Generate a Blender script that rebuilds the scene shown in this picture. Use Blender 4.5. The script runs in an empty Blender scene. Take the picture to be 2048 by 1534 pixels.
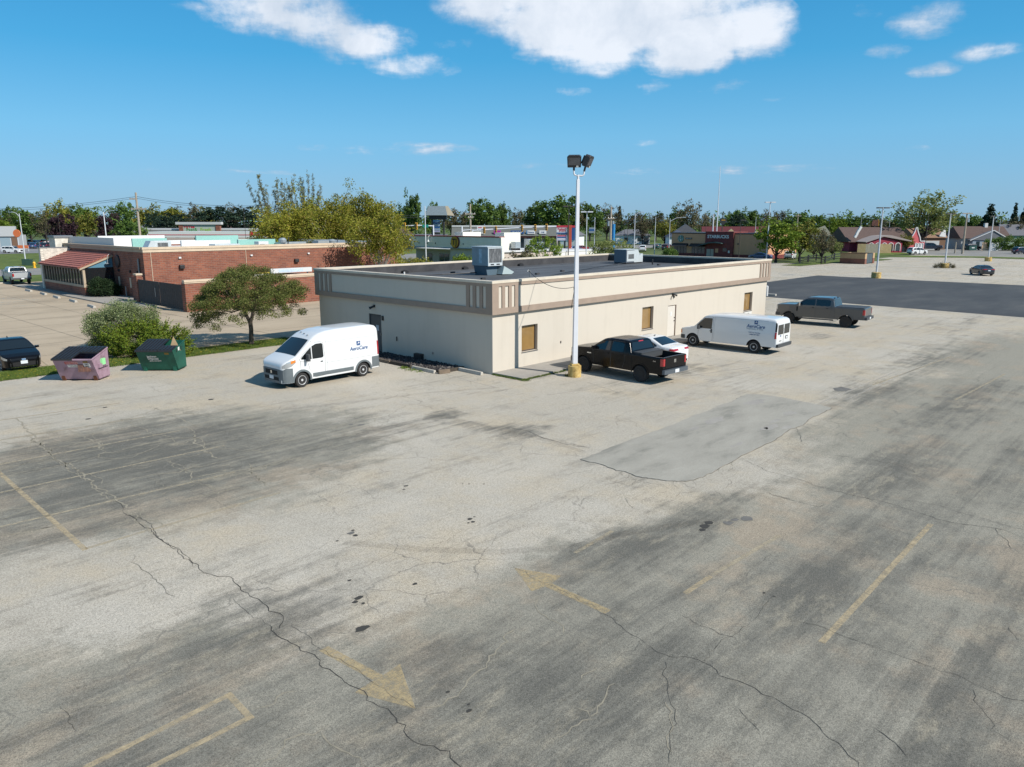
import bpy, bmesh, math, random
import numpy as np
from mathutils import Vector, Matrix

random.seed(11)
R = math.radians
scene = bpy.context.scene
COL = scene.collection

# ------------------------------------------------------------------ camera
CAM_H, FPX, PITCH = 7.5, 1500.0, math.atan(323 / 1500.0)
cam_data = bpy.data.cameras.new('camera')
cam_data.sensor_width = 36.0
cam_data.lens = 36.0 * FPX / 2048.0
cam_data.clip_start, cam_data.clip_end = 0.1, 6000.0
cam = bpy.data.objects.new('camera', cam_data)
COL.objects.link(cam)
cam.location = (0, 0, CAM_H)
cam.rotation_euler = (math.pi / 2 - PITCH, 0, 0)
scene.camera = cam

# ------------------------------------------------------------------ sun, sky, exposure
SUN_AZ, SUN_EL = 121.6, 39.0          # degrees to the right of the view direction, above the horizon
SUN_STRENGTH, SKY_STRENGTH = 4.6, 0.085
sun_data = bpy.data.lights.new('sun', 'SUN')
sun_data.energy = SUN_STRENGTH
sun_data.angle = R(0.53)
sun_data.color = (1.0, 0.95, 0.87)
sun = bpy.data.objects.new('sun', sun_data)
COL.objects.link(sun)
sun_dir = Vector((math.sin(R(SUN_AZ)) * math.cos(R(SUN_EL)), math.cos(R(SUN_AZ)) * math.cos(R(SUN_EL)), math.sin(R(SUN_EL))))
sun.rotation_euler = sun_dir.to_track_quat('Z', 'Y').to_euler()
sun.location = sun_dir * 60

world = bpy.data.worlds.new('World')
scene.world = world
world.use_nodes = True


def build_sky():
    nt = world.node_tree
    N, L = nt.nodes, nt.links
    N.clear()

    def n(t, **kw):
        o = N.new(t)
        for k, v in kw.items():
            setattr(o, k, v)
        return o

    def m(op, a, b=None, c=None, clamp=False):
        o = n('ShaderNodeMath', operation=op)
        o.use_clamp = clamp
        for i, v in enumerate((a, b, c)):
            if v is None:
                continue
            if isinstance(v, (int, float)):
                o.inputs[i].default_value = v
            else:
                L.new(v, o.inputs[i])
        return o.outputs[0]
    out = n('ShaderNodeOutputWorld')
    bg = n('ShaderNodeBackground')
    bg.inputs['Strength'].default_value = SKY_STRENGTH
    sky = n('ShaderNodeTexSky', sky_type='NISHITA')
    sky.sun_disc = False
    sky.sun_elevation = R(SUN_EL)
    sky.sun_rotation = R(SUN_AZ)
    sky.altitude = 200
    sky.air_density = 1.0
    sky.dust_density = 0.35
    sky.ozone_density = 2.6
    hs = n('ShaderNodeHueSaturation')
    hs.inputs['Saturation'].default_value = 1.2
    hs.inputs['Value'].default_value = 1.0
    L.new(sky.outputs[0], hs.inputs['Color'])
    tc = n('ShaderNodeTexCoord')
    sep = n('ShaderNodeSeparateXYZ')
    L.new(tc.outputs['Generated'], sep.inputs[0])
    X, Y, Z = sep.outputs
    az = m('ARCTAN2', X, Y)
    el = m('ARCSINE', Z)
    # cloud texture: noise on a flat deck so that clouds flatten towards the horizon
    zc = m('MAXIMUM', m('ADD', Z, 0.10), 0.03)
    comb = n('ShaderNodeCombineXYZ')
    L.new(m('DIVIDE', X, zc), comb.inputs[0])
    L.new(m('DIVIDE', Y, zc), comb.inputs[1])

    def noise(vec, scale, detail, rough, dist=0.0):
        t = n('ShaderNodeTexNoise')
        t.inputs['Scale'].default_value = scale
        t.inputs['Detail'].default_value = detail
        t.inputs['Roughness'].default_value = rough
        t.inputs['Distortion'].default_value = dist
        L.new(vec, t.inputs['Vector'])
        return t.outputs['Fac']
    n1 = noise(comb.outputs[0], 2.6, 8, 0.60, 0.15)
    n2 = noise(tc.outputs['Generated'], 16.0, 7, 0.62, 0.2)
    nn = m('ADD', m('MULTIPLY', n1, 0.5), m('MULTIPLY', n2, 0.5))
    # individual clouds: azimuth, elevation (deg), half sizes (deg), density gain
    clouds = [(7.5, 14.4, 12.0, 4.6, 1.5), (12.5, 12.4, 5.8, 3.0, 1.4), (6.5, 12.4, 6.0, 2.8, 1.25), (-0.5, 15.2, 7.0, 3.0, 1.1), (16.6, 12.6, 3.6, 2.6, 1.25),
              (8.0, 19.5, 15.0, 4.5, 1.3), (3.0, 14.0, 5.0, 2.0, 0.85),
              (-15.0, 13.8, 7.5, 2.6, 0.95), (-11.0, 12.2, 6.0, 1.9, 0.85), (-7.0, 10.8, 4.4, 1.2, 0.70), (-21.0, 13.6, 2.6, 0.5, 0.5), (-4.5, 12.2, 3.0, 0.9, 0.4),
              (4.3, 9.1, 1.9, 0.5, 0.55), (9.7, 9.3, 2.2, 0.8, 0.5), (14.7, 9.2, 2.8, 0.7, 0.5), (18.7, 8.2, 1.7, 0.35, 0.5),
              (9.7, 5.6, 1.7, 0.40, 0.58), (27.3, 12.3, 3.2, 1.5, 0.72), (25.0, 10.6, 1.9, 0.7, 0.66), (30.4, 10.1, 2.8, 0.8, 0.8),
              (27.8, 9.4, 2.0, 0.7, 0.75), (27.3, 4.7, 1.2, 0.28, 0.45), (-8.5, 5.2, 9.0, 0.8, 0.42), (15.0, 3.6, 14.0, 0.5, 0.36), (-20.0, 3.4, 10.0, 0.4, 0.30), (2.0, 4.1, 8.0, 0.4, 0.32), (24.5, 13.2, 2.5, 0.8, 0.45),
              (-60.0, 24.0, 20.0, 5.0, 0.9), (62.0, 26.0, 18.0, 6.0, 1.0), (0.0, 46.0, 26.0, 9.0, 1.0), (120.0, 30.0, 22.0, 6.0, 0.8),
              (-125.0, 34.0, 26.0, 7.0, 0.9), (175.0, 24.0, 24.0, 5.0, 0.8)]
    mask = None
    for a0, e0, ra, re, g in clouds:
        dx = m('MULTIPLY', m('SUBTRACT', az, R(a0)), 1 / R(ra))
        dy = m('MULTIPLY', m('SUBTRACT', el, R(e0)), 1 / R(re))
        d2 = m('ADD', m('MULTIPLY', dx, dx), m('MULTIPLY', dy, dy))
        f = m('MULTIPLY', m('SUBTRACT', 1.0, d2, clamp=True), g)
        mask = f if mask is None else m('MAXIMUM', mask, f)
    dens = m('ADD', m('MULTIPLY', mask, 0.62), m('MULTIPLY', m('SUBTRACT', nn, 0.5), 1.9))
    cov = n('ShaderNodeMapRange', interpolation_type='SMOOTHSTEP')
    cov.inputs['From Min'].default_value = 0.17
    cov.inputs['From Max'].default_value = 0.66
    L.new(m('MULTIPLY', dens, m('MULTIPLY', mask, 4.0, clamp=True)), cov.inputs['Value'])
    alpha = m('MULTIPLY', cov.outputs[0], 0.96)
    # clear spring air: the hue of the sky by elevation (same all the way round)
    tint = n('ShaderNodeValToRGB')
    els = tint.color_ramp.elements
    stops = [(0.0, (0.50, 0.66, 1.06)), (0.07, (0.56, 0.78, 1.12)), (0.16, (0.50, 0.90, 1.10)), (0.28, (0.40, 0.93, 1.12)), (0.42, (0.36, 0.90, 1.12)), (1.0, (0.62, 0.93, 1.08))]
    while len(els) < len(stops): els.new(0.5)
    for e_, (p_, c_) in zip(els, stops):
        e_.position = p_
        e_.color = (*c_, 1)
    L.new(m('MULTIPLY', el, 1 / R(40.0), clamp=True), tint.inputs['Fac'])
    ccol = n('ShaderNodeValToRGB')
    ccol.color_ramp.elements[0].position = 0.36
    ccol.color_ramp.elements[0].color = (4.9, 5.9, 7.2, 1)
    ccol.color_ramp.elements[1].position = 0.62
    ccol.color_ramp.elements[1].color = (8.3, 8.8, 9.6, 1)
    n3 = noise(tc.outputs['Generated'], 9.0, 6, 0.6, 0.3)
    L.new(m('ADD', m('MULTIPLY', n3, 0.7), m('MULTIPLY', cov.outputs[0], 0.22)), ccol.inputs['Fac'])
    mixv = n('ShaderNodeMixRGB', blend_type='MULTIPLY')
    mixv.inputs['Fac'].default_value = 1.0
    L.new(hs.outputs[0], mixv.inputs['Color1'])
    L.new(tint.outputs[0], mixv.inputs['Color2'])
    even = n('ShaderNodeValToRGB')
    els = even.color_ramp.elements
    stops = [(0.0, (2.75, 4.9, 6.9)), (0.05, (2.55, 5.0, 7.2)), (0.15, (2.0, 5.2, 8.1)), (0.28, (0.80, 4.1, 7.4)), (0.40, (0.52, 3.4, 6.7)), (1.0, (1.0, 2.3, 4.0))]
    while len(els) < len(stops): els.new(0.5)
    for e_, (p_, c_) in zip(els, stops):
        e_.position = p_
        e_.color = (*c_, 1)
    L.new(m('MULTIPLY', el, 1 / R(40.0), clamp=True), even.inputs['Fac'])
    mixe = n('ShaderNodeMixRGB')
    mixe.inputs['Fac'].default_value = 0.72
    L.new(mixv.outputs[0], mixe.inputs['Color1'])
    L.new(even.outputs[0], mixe.inputs['Color2'])
    mixv = mixe
    mix = n('ShaderNodeMixRGB')
    L.new(alpha, mix.inputs['Fac'])
    L.new(mixv.outputs[0], mix.inputs['Color1'])
    L.new(ccol.outputs[0], mix.inputs['Color2'])
    L.new(mix.outputs[0], bg.inputs['Color'])
    L.new(bg.outputs[0], out.inputs[0])


build_sky()
vs = scene.view_settings
vs.view_transform = 'Standard'
vs.look = 'None'
vs.exposure = 0.3
vs.gamma = 1.0
vs.use_curve_mapping = False
scene.cycles.max_bounces = 6
scene.cycles.transparent_max_bounces = 8
scene.cycles.caustics_reflective = False
scene.cycles.caustics_refractive = False

# ------------------------------------------------------------------ survey helpers
CP, SP = math.cos(PITCH), math.sin(PITCH)


def ray(px, py):
    x, y = (px - 1024) / FPX, (767 - py) / FPX
    return Vector((x, CP + y * SP, -SP + y * CP))


def ground_at(px, py, z=0.0):
    """survey: where the sight line through a photo pixel meets the level z"""
    d = ray(px, py)
    t = (z - CAM_H) / d.z
    return Vector((d.x * t, d.y * t, z))


def height_at(px, py, g):
    """height of a point standing above ground point g"""
    d = ray(px, py)
    return CAM_H + g[1] / d.y * d.z


LOT_AZ = R(43.15)                     # the lot, the buildings and the road share one grid: s along the sunlit wall, t away along the shaded wall
LU = Vector((math.sin(LOT_AZ), math.cos(LOT_AZ), 0))
LV = Vector((-math.cos(LOT_AZ), math.sin(LOT_AZ), 0))
CORNER = ground_at(985.4, 749.2)
LOT_ROT = math.pi / 2 - LOT_AZ        # z rotation that turns local x to s


def lot(s, t, z=0.0):
    return CORNER + LU * s + LV * t + Vector((0, 0, z))


def to_lot(p):
    d = Vector(p) - CORNER
    return d.dot(LU), d.dot(LV)


def solve_t(px, s):
    """t at which the plane s = const is seen in pixel column px"""
    k = (px - 1024) / FPX
    # X = k * depth, depth = Y*CP + (H-z)*SP with z ~ 3
    lo, hi = -200.0, 600.0
    for _ in range(60):
        md = (lo + hi) / 2
        p = lot(s, md)
        if p.x - k * (p.y * CP + (CAM_H - 3) * SP) > 0:
            lo = md
        else:
            hi = md
    return lo


# ------------------------------------------------------------------ scene helpers
def tag(o, label=None, cat=None, group=None, kind=None):
    if label: o['label'] = label
    if cat: o['category'] = cat
    if group: o['group'] = group
    if kind: o['kind'] = kind
    return o


def thing(name, label, cat, loc=(0, 0, 0), rz=0.0, group=None):
    o = bpy.data.objects.new(name, None)
    COL.objects.link(o)
    o.empty_display_size = 0.3
    o.location = loc
    o.rotation_euler = (0, 0, rz)
    return tag(o, label, cat, group)


def copy_thing(src, loc=None, rz=None, label=None, scale=None, group=None):
    def cp(o, parent):
        c = o.copy()
        COL.objects.link(c)
        c.parent = parent
        for k in o.children:
            cp(k, c)
        return c
    c = cp(src, None)
    if loc is not None: c.location = loc
    if rz is not None: c.rotation_euler = (0, 0, rz)
    if scale is not None: c.scale = scale if not isinstance(scale, (int, float)) else (scale,) * 3
    if label: c['label'] = label
    if group: c['group'] = group
    return c


class MB:
    """collects faces and links them as one mesh object"""
    def __init__(self):
        self.v, self.f, self.mi = [], [], []

    def add(self, verts, faces, m=0):
        o = len(self.v)
        self.v += [tuple(p) for p in verts]
        self.f += [[i + o for i in f] for f in faces]
        self.mi += [m] * len(faces)
        return self

    def box(self, x0, y0, z0, x1, y1, z1, m=0):
        x0, x1 = min(x0, x1), max(x0, x1)
        y0, y1 = min(y0, y1), max(y0, y1)
        z0, z1 = min(z0, z1), max(z0, z1)
        return self.add([(x0, y0, z0), (x1, y0, z0), (x1, y1, z0), (x0, y1, z0), (x0, y0, z1), (x1, y0, z1), (x1, y1, z1), (x0, y1, z1)],
                        [(0, 3, 2, 1), (4, 5, 6, 7), (0, 1, 5, 4), (1, 2, 6, 5), (2, 3, 7, 6), (3, 0, 4, 7)], m)

    def bar(self, a, b, w, h, m=0, up=(0, 0, 1)):
        """rectangular bar from a to b"""
        a, b = Vector(a), Vector(b)
        d = (b - a).normalized()
        up = Vector(up)
        if abs(d.dot(up)) > 0.99: up = Vector((0, 1, 0))
        sx = d.cross(up).normalized() * w / 2
        sz = sx.cross(d).normalized() * h / 2
        P = [a - sx - sz, a + sx - sz, a + sx + sz, a - sx + sz, b - sx - sz, b + sx - sz, b + sx + sz, b - sx + sz]
        return self.add(P, [(0, 1, 2, 3), (7, 6, 5, 4), (0, 4, 5, 1), (1, 5, 6, 2), (2, 6, 7, 3), (3, 7, 4, 0)], m)

    def tube(self, pts, r, n=8, m=0, cap=True):
        pts = [Vector(p) for p in pts]
        rs = r if isinstance(r, (list, tuple)) else [r] * len(pts)
        V, F = [], []
        d0 = (pts[1] - pts[0]).normalized()
        ref = Vector((0, 0, 1)) if abs(d0.z) < 0.95 else Vector((1, 0, 0))
        sx = d0.cross(ref).normalized()
        for i, p in enumerate(pts):
            d = ((pts[min(i + 1, len(pts) - 1)]) - pts[max(i - 1, 0)]).normalized()
            sx = (sx - d * sx.dot(d)).normalized()
            sy = d.cross(sx)
            for k in range(n):
                a = 2 * math.pi * k / n
                V.append(p + (sx * math.cos(a) + sy * math.sin(a)) * rs[i])
        for i in range(len(pts) - 1):
            for k in range(n):
                F.append((i * n + k, i * n + (k + 1) % n, (i + 1) * n + (k + 1) % n, (i + 1) * n + k))
        if cap:
            F.append(tuple(range(n))[::-1])
            F.append(tuple(range((len(pts) - 1) * n, len(pts) * n)))
        return self.add(V, F, m)

    def cyl(self, x, y, z0, z1, r0, r1=None, n=16, m=0):
        return self.tube([(x, y, z0), (x, y, z1)], [r0, r0 if r1 is None else r1], n, m)

    def prism(self, poly, z0, z1, m=0):
        """vertical prism over an xy polygon (counter-clockwise)"""
        n = len(poly)
        V = [(p[0], p[1], z0) for p in poly] + [(p[0], p[1], z1) for p in poly]
        F = [tuple(range(n))[::-1], tuple(range(n, 2 * n))] + [(i, (i + 1) % n, n + (i + 1) % n, n + i) for i in range(n)]
        return self.add(V, F, m)

    def extrude(self, poly, vec, m=0):
        """solid: any planar polygon pushed along vec"""
        n = len(poly)
        vec = Vector(vec)
        V = [Vector(p) for p in poly] + [Vector(p) + vec for p in poly]
        F = [tuple(range(n))[::-1], tuple(range(n, 2 * n))] + [(i, (i + 1) % n, n + (i + 1) % n, n + i) for i in range(n)]
        return self.add(V, F, m)

    def sheet(self, poly, z, m=0):
        return self.add([(p[0], p[1], z) for p in poly], [tuple(range(len(poly)))], m)

    def lathe(self, prof, axis='z', n=20, m=0, c=(0, 0, 0), caps=True):
        V, F = [], []
        for (r, h) in prof:
            for k in range(n):
                a = 2 * math.pi * k / n
                if axis == 'z': V.append((c[0] + r * math.cos(a), c[1] + r * math.sin(a), c[2] + h))
                elif axis == 'y': V.append((c[0] + r * math.cos(a), c[1] + h, c[2] + r * math.sin(a)))
                else: V.append((c[0] + h, c[1] + r * math.cos(a), c[2] + r * math.sin(a)))
        for i in range(len(prof) - 1):
            for k in range(n):
                F.append((i * n + k, i * n + (k + 1) % n, (i + 1) * n + (k + 1) % n, (i + 1) * n + k))
        if caps:
            F.append(tuple(range(n)))
            F.append(tuple(range((len(prof) - 1) * n, len(prof) * n)))
        return self.add(V, F, m)

    def mesh(self, name, mats, smooth=None):
        me = bpy.data.meshes.new(name)
        me.from_pydata(self.v, [], self.f)
        mats = mats if isinstance(mats, (list, tuple)) else [mats]
        for x in mats: me.materials.append(x)
        if len(mats) > 1: me.polygons.foreach_set('material_index', self.mi)
        bm = bmesh.new()
        bm.from_mesh(me)
        bmesh.ops.recalc_face_normals(bm, faces=bm.faces)
        bm.to_mesh(me)
        bm.free()
        if smooth:
            me.polygons.foreach_set('use_smooth', [True] * len(me.polygons))
            me.set_sharp_from_angle(angle=R(smooth))
        return me

    def build(self, name, mats, parent=None, smooth=None, bevel=None, loc=None, rz=None):
        o = bpy.data.objects.new(name, self.mesh(name, mats, smooth))
        COL.objects.link(o)
        if parent: o.parent = parent
        if loc is not None: o.location = loc
        if rz is not None: o.rotation_euler = (0, 0, rz)
        if bevel:
            b = o.modifiers.new('bevel', 'BEVEL')
            b.width = bevel
            b.segments = 2
            b.limit_method = 'ANGLE'
            b.angle_limit = R(40)
        return o


def text(name, s, size, mat, parent=None, M=None, extrude=0.004, align='CENTER', shear=0.0, bold=0.0, space=1.0):
    c = bpy.data.curves.new(name, 'FONT')
    c.body = s
    c.size = size
    c.extrude = extrude
    c.align_x = align
    c.align_y = 'CENTER'
    c.shear = shear
    c.offset = bold
    c.space_character = space
    c.resolution_u = 3
    c.materials.append(mat)
    tmp = bpy.data.objects.new(name, c)
    me = bpy.data.meshes.new_from_object(tmp)
    bpy.data.objects.remove(tmp)
    if not me.materials: me.materials.append(mat)
    o = bpy.data.objects.new(name, me)
    COL.objects.link(o)
    if parent: o.parent = parent
    if M is not None: o.matrix_local = M
    return o


def frame(origin, xdir, ydir):
    """matrix whose local x runs along xdir and local y along ydir"""
    x = Vector(xdir).normalized()
    z = x.cross(Vector(ydir)).normalized()
    y = z.cross(x)
    M = Matrix((x, y, z)).transposed().to_4x4()
    M.translation = Vector(origin)
    return M


# ------------------------------------------------------------------ materials
MATS = {}


def mat(name, col, rough=0.7, metal=0.0, var=0.0, scale=3.0, bump=0.0, bscale=60.0, coat=0.0, spec=0.5, dirt=None, trans=0.0):
    """plain painted / cast / woven surface; var = tonal noise, bump = fine relief"""
    if name in MATS: return MATS[name]
    m = bpy.data.materials.new(name)
    MATS[name] = m
    m.use_nodes = True
    nt = m.node_tree
    b = nt.nodes['Principled BSDF']
    b.inputs['Base Color'].default_value = (*col, 1)
    b.inputs['Roughness'].default_value = rough
    b.inputs['Metallic'].default_value = metal
    b.inputs['Specular IOR Level'].default_value = spec
    if coat:
        b.inputs['Coat Weight'].default_value = coat
        b.inputs['Coat Roughness'].default_value = 0.04
    tc = nt.nodes.new('ShaderNodeTexCoord')
    if var or dirt:
        no = nt.nodes.new('ShaderNodeTexNoise')
        no.inputs['Scale'].default_value = scale
        no.inputs['Detail'].default_value = 8
        no.inputs['Roughness'].default_value = 0.65
        nt.links.new(tc.outputs['Object'], no.inputs['Vector'])
        rp = nt.nodes.new('ShaderNodeValToRGB')
        rp.color_ramp.elements[0].position = 0.3
        rp.color_ramp.elements[1].position = 0.7
        lo = tuple(max(0, c * (1 - var)) for c in col) if not dirt else dirt
        hi = tuple(min(1, c * (1 + var)) for c in col)
        rp.color_ramp.elements[0].color = (*lo, 1)
        rp.color_ramp.elements[1].color = (*hi, 1)
        nt.links.new(no.outputs['Fac'], rp.inputs['Fac'])
        nt.links.new(rp.outputs['Color'], b.inputs['Base Color'])
    if bump:
        n2 = nt.nodes.new('ShaderNodeTexNoise')
        n2.inputs['Scale'].default_value = bscale
        n2.inputs['Detail'].default_value = 4
        nt.links.new(tc.outputs['Object'], n2.inputs['Vector'])
        bp = nt.nodes.new('ShaderNodeBump')
        bp.inputs['Strength'].default_value = bump
        bp.inputs['Distance'].default_value = 0.02
        nt.links.new(n2.outputs['Fac'], bp.inputs['Height'])
        nt.links.new(bp.outputs['Normal'], b.inputs['Normal'])
    return m
# ================================================================== GROUND
def asphalt_material():
    m = bpy.data.materials.new('bleached_asphalt')
    m.use_nodes = True
    nt = m.node_tree
    N, L = nt.nodes, nt.links
    b = N['Principled BSDF']
    b.inputs['Roughness'].default_value = 0.92
    b.inputs['Specular IOR Level'].default_value = 0.25
    tc = N.new('ShaderNodeTexCoord')

    def noise(scale, detail=5, rough=0.6, sx=1.0, sy=1.0, off=0.0, dist=0.0):
        mp = N.new('ShaderNodeMapping')
        mp.inputs['Scale'].default_value = (sx, sy, 1)
        mp.inputs['Location'].default_value = (off, off * 0.7, off)
        L.new(tc.outputs['Object'], mp.inputs['Vector'])
        t = N.new('ShaderNodeTexNoise')
        t.inputs['Scale'].default_value = scale
        t.inputs['Detail'].default_value = detail
        t.inputs['Roughness'].default_value = rough
        t.inputs['Distortion'].default_value = dist
        L.new(mp.outputs[0], t.inputs['Vector'])
        return t.outputs['Fac']

    def M(op, a, b_=None, clamp=False):
        o = N.new('ShaderNodeMath')
        o.operation = op
        o.use_clamp = clamp
        for i, v in enumerate((a, b_)):
            if v is None: continue
            if isinstance(v, (int, float)): o.inputs[i].default_value = v
            else: L.new(v, o.inputs[i])
        return o.outputs[0]

    def ramp(v, a, b_, lo=0.0, hi=1.0):
        o = N.new('ShaderNodeMapRange')
        o.interpolation_type = 'SMOOTHSTEP'
        for k, x in zip(('From Min', 'From Max', 'To Min', 'To Max'), (a, b_, lo, hi)): o.inputs[k].default_value = x
        L.new(v, o.inputs['Value'])
        return o.outputs[0]

    def mix(f, a, c):
        o = N.new('ShaderNodeMixRGB')
        for i, v in zip((0, 1, 2), (f, a, c)):
            if isinstance(v, tuple): o.inputs[i].default_value = (*v, 1)
            elif isinstance(v, (int, float)): o.inputs[i].default_value = v
            else: L.new(v, o.inputs[i])
        return o.outputs[0]
    sep = N.new('ShaderNodeSeparateXYZ')
    L.new(tc.outputs['Object'], sep.inputs[0])
    S, T = sep.outputs[0], sep.outputs[1]
    # broad wear: dark (old binder) against sun-bleached, sand-washed areas.  (s, t, half s, half t, weight)
    blobs = [(-17.5, -1.5, 7.0, 6.2, 1.15), (-13.0, -3.6, 6.0, 4.2, 0.6), (-20.5, -4.5, 3.6, 3.4, 0.75), (-21.0, -13.8, 4.2, 2.6, 0.75), (-23.5, -15.5, 4.0, 3.0, 0.7),
             (-18.0, -18.0, 9.0, 2.1, 0.85), (-12.0, -16.8, 5.5, 1.3, 0.95), (-17.5, -20.0, 5.0, 1.8, 0.9), (-10.0, -21.0, 9.0, 2.2, 0.8), (-1.5, -19.6, 8.0, 1.9, 0.8),
             (9.0, -19.0, 9.0, 2.0, 0.75), (9.5, -15.4, 7.0, 1.8, 0.7), (0.5, -22.5, 9.0, 2.4, 0.6), (20.0, -15.0, 10.0, 2.2, 0.5), (-14.0, -24.0, 12.0, 3.0, 0.75), (16.0, -22.0, 14.0, 2.2, 0.5),
             (-6.9, -4.4, 1.5, 1.0, 0.9), (-6.9, -8.0, 1.3, 1.1, 0.75), (-7.6, -6.2, 0.7, 2.6, 0.55), (8.0, -6.4, 3.0, 0.9, 0.6), (1.5, -7.4, 5.0, 0.5, 0.40), (24.0, -6.8, 3.0, 0.9, 0.45),
             (33.0, -4.4, 3.0, 0.8, 0.5), (36.5, -11.8, 7.0, 1.6, 0.4), (2.5, -1.8, 3.5, 1.2, 0.55), (11.0, -3.5, 2.5, 0.7, 0.5)]
    mask = None
    wob = noise(0.55, 6, 0.66)
    wob2 = noise(0.55, 6, 0.66, off=17.3)
    Sw = M('ADD', S, M('MULTIPLY', M('SUBTRACT', wob, 0.5), 5.0))
    Tw = M('ADD', T, M('MULTIPLY', M('SUBTRACT', wob2, 0.5), 3.4))
    for s0, t0, rs, rt, w in blobs:
        dx = M('MULTIPLY', M('SUBTRACT', Sw, s0), 1 / rs)
        dy = M('MULTIPLY', M('SUBTRACT', Tw, t0), 1 / rt)
        f = M('MULTIPLY', M('SUBTRACT', 1.0, M('ADD', M('MULTIPLY', dx, dx), M('MULTIPLY', dy, dy)), clamp=True), w)
        mask = f if mask is None else M('MAXIMUM', mask, f)
    streak = noise(1.0, 6, 0.62, 0.10, 0.85, 3.0, 0.3)          # wheel tracks along the aisles
    streak2 = noise(1.0, 6, 0.68, 0.16, 3.4, 9.0, 0.5)
    cross = noise(1.0, 4, 0.6, 0.7, 0.12, 31.0, 0.3)
    blotch = noise(0.28, 7, 0.68)
    blotch2 = noise(1.3, 7, 0.7, off=5.0)
    tot = M('ADD', M('MULTIPLY', mask, 0.72), M('MULTIPLY', M('SUBTRACT', streak, 0.5), 1.15))
    tot = M('ADD', tot, M('MULTIPLY', M('SUBTRACT', streak2, 0.5), 1.15))
    tot = M('ADD', tot, M('MULTIPLY', M('SUBTRACT', cross, 0.5), 0.42))
    tot = M('ADD', tot, M('MULTIPLY', M('SUBTRACT', blotch, 0.5), 0.75))
    tot = M('ADD', tot, M('MULTIPLY', M('SUBTRACT', blotch2, 0.5), 0.95))
    dark = M('MULTIPLY', ramp(tot, -0.02, 0.86), 0.92)
    sand = ramp(noise(0.4, 7, 0.7, off=41.0), 0.42, 0.66)
    light = mix(sand, (0.405, 0.365, 0.300), (0.435, 0.372, 0.280))
    light = mix(M('MULTIPLY', ramp(noise(0.16, 4, 0.6, off=77.0), 0.45, 0.65), 0.6), light, (0.470, 0.430, 0.365))
    # mid-grey ground where traffic and parking keep the surface grey
    mids = [(-17.0, -20.5, 15.0, 6.4, 1.5), (-6.0, -23.0, 16.0, 6.6, 1.4), (8.0, -20.0, 17.0, 6.0, 1.25), (24.0, -19.0, 18.0, 6.5, 1.0), (-24.0, -14.5, 5.5, 3.6, 1.3), (-17.0, -2.0, 9.0, 7.4, 1.3), (-27.0, -3.0, 7.0, 5.0, 1.0), (-14.0, -30.0, 30.0, 9.0, 1.5), (20, -32, 40, 10, 1.3)]
    midm = None
    for s0, t0, rs, rt, w in mids:
        dx = M('MULTIPLY', M('SUBTRACT', Sw, s0), 1 / rs)
        dy = M('MULTIPLY', M('SUBTRACT', Tw, t0), 1 / rt)
        f = M('MULTIPLY', M('SUBTRACT', 1.0, M('ADD', M('MULTIPLY', dx, dx), M('MULTIPLY', dy, dy)), clamp=True), w)
        midm = f if midm is None else M('MAXIMUM', midm, f)
    midt = M('ADD', M('MULTIPLY', midm, 0.9), M('ADD', M('MULTIPLY', M('SUBTRACT', blotch2, 0.5), 1.1), M('MULTIPLY', M('SUBTRACT', streak, 0.5), 1.0)))
    pink = ramp(noise(0.33, 6, 0.66, off=63.0), 0.47, 0.62)
    midc = mix(pink, (0.262, 0.245, 0.198), (0.305, 0.255, 0.190))
    light = mix(M('MULTIPLY', ramp(midt, 0.05, 0.70), 0.92), light, midc)
    # pale sand dusting that lies in patches on the dark surface
    dust = M('MULTIPLY', ramp(noise(1.9, 8, 0.74, 0.5, 1.3, off=12.0), 0.46, 0.68), ramp(noise(0.5, 5, 0.6, off=23.0), 0.38, 0.56))
    darkc = mix(M('MULTIPLY', dust, 0.75), (0.118, 0.113, 0.097), (0.33, 0.29, 0.215))
    c = mix(dark, light, darkc)
    # aggregate: stones and binder at 1-3 cm
    g1 = noise(55, 3, 0.7)
    g2 = noise(17, 4, 0.75, off=2.0)
    g3 = noise(150, 2, 0.6)
    gr = M('ADD', M('MULTIPLY', M('SUBTRACT', g1, 0.5), 1.5), M('ADD', M('MULTIPLY', M('SUBTRACT', g2, 0.5), 0.85), M('MULTIPLY', M('SUBTRACT', g3, 0.5), 1.3)))
    vs_ = N.new('ShaderNodeTexVoronoi')
    vs_.inputs['Scale'].default_value = 62
    L.new(tc.outputs['Object'], vs_.inputs['Vector'])
    sv = N.new('ShaderNodeSeparateColor')
    L.new(vs_.outputs['Color'], sv.inputs[0])
    gr = M('ADD', gr, M('MULTIPLY', M('SUBTRACT', sv.outputs[0], 0.5), 0.46))
    gain = M('ADD', 1.0, M('MULTIPLY', gr, 1.08))
    hv = N.new('ShaderNodeHueSaturation')
    L.new(c, hv.inputs['Color'])
    L.new(gain, hv.inputs['Value'])
    c = hv.outputs[0]
    # hairline crazing
    vo = N.new('ShaderNodeTexVoronoi')
    vo.feature = 'DISTANCE_TO_EDGE'
    vo.inputs['Scale'].default_value = 0.62
    ad = N.new('ShaderNodeMixRGB')
    ad.blend_type = 'ADD'
    ad.inputs[0].default_value = 0.55
    L.new(tc.outputs['Object'], ad.inputs[1])
    nz = N.new('ShaderNodeTexNoise')
    nz.inputs['Scale'].default_value = 1.7
    nz.inputs['Detail'].default_value = 6
    L.new(tc.outputs['Object'], nz.inputs['Vector'])
    L.new(nz.outputs['Color'], ad.inputs[2])
    L.new(ad.outputs[0], vo.inputs['Vector'])
    line = M('SUBTRACT', 1.0, ramp(vo.outputs['Distance'], 0.002, 0.013), clamp=True)
    where = ramp(noise(0.22, 4, 0.6, off=55.0), 0.50, 0.62)
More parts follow.
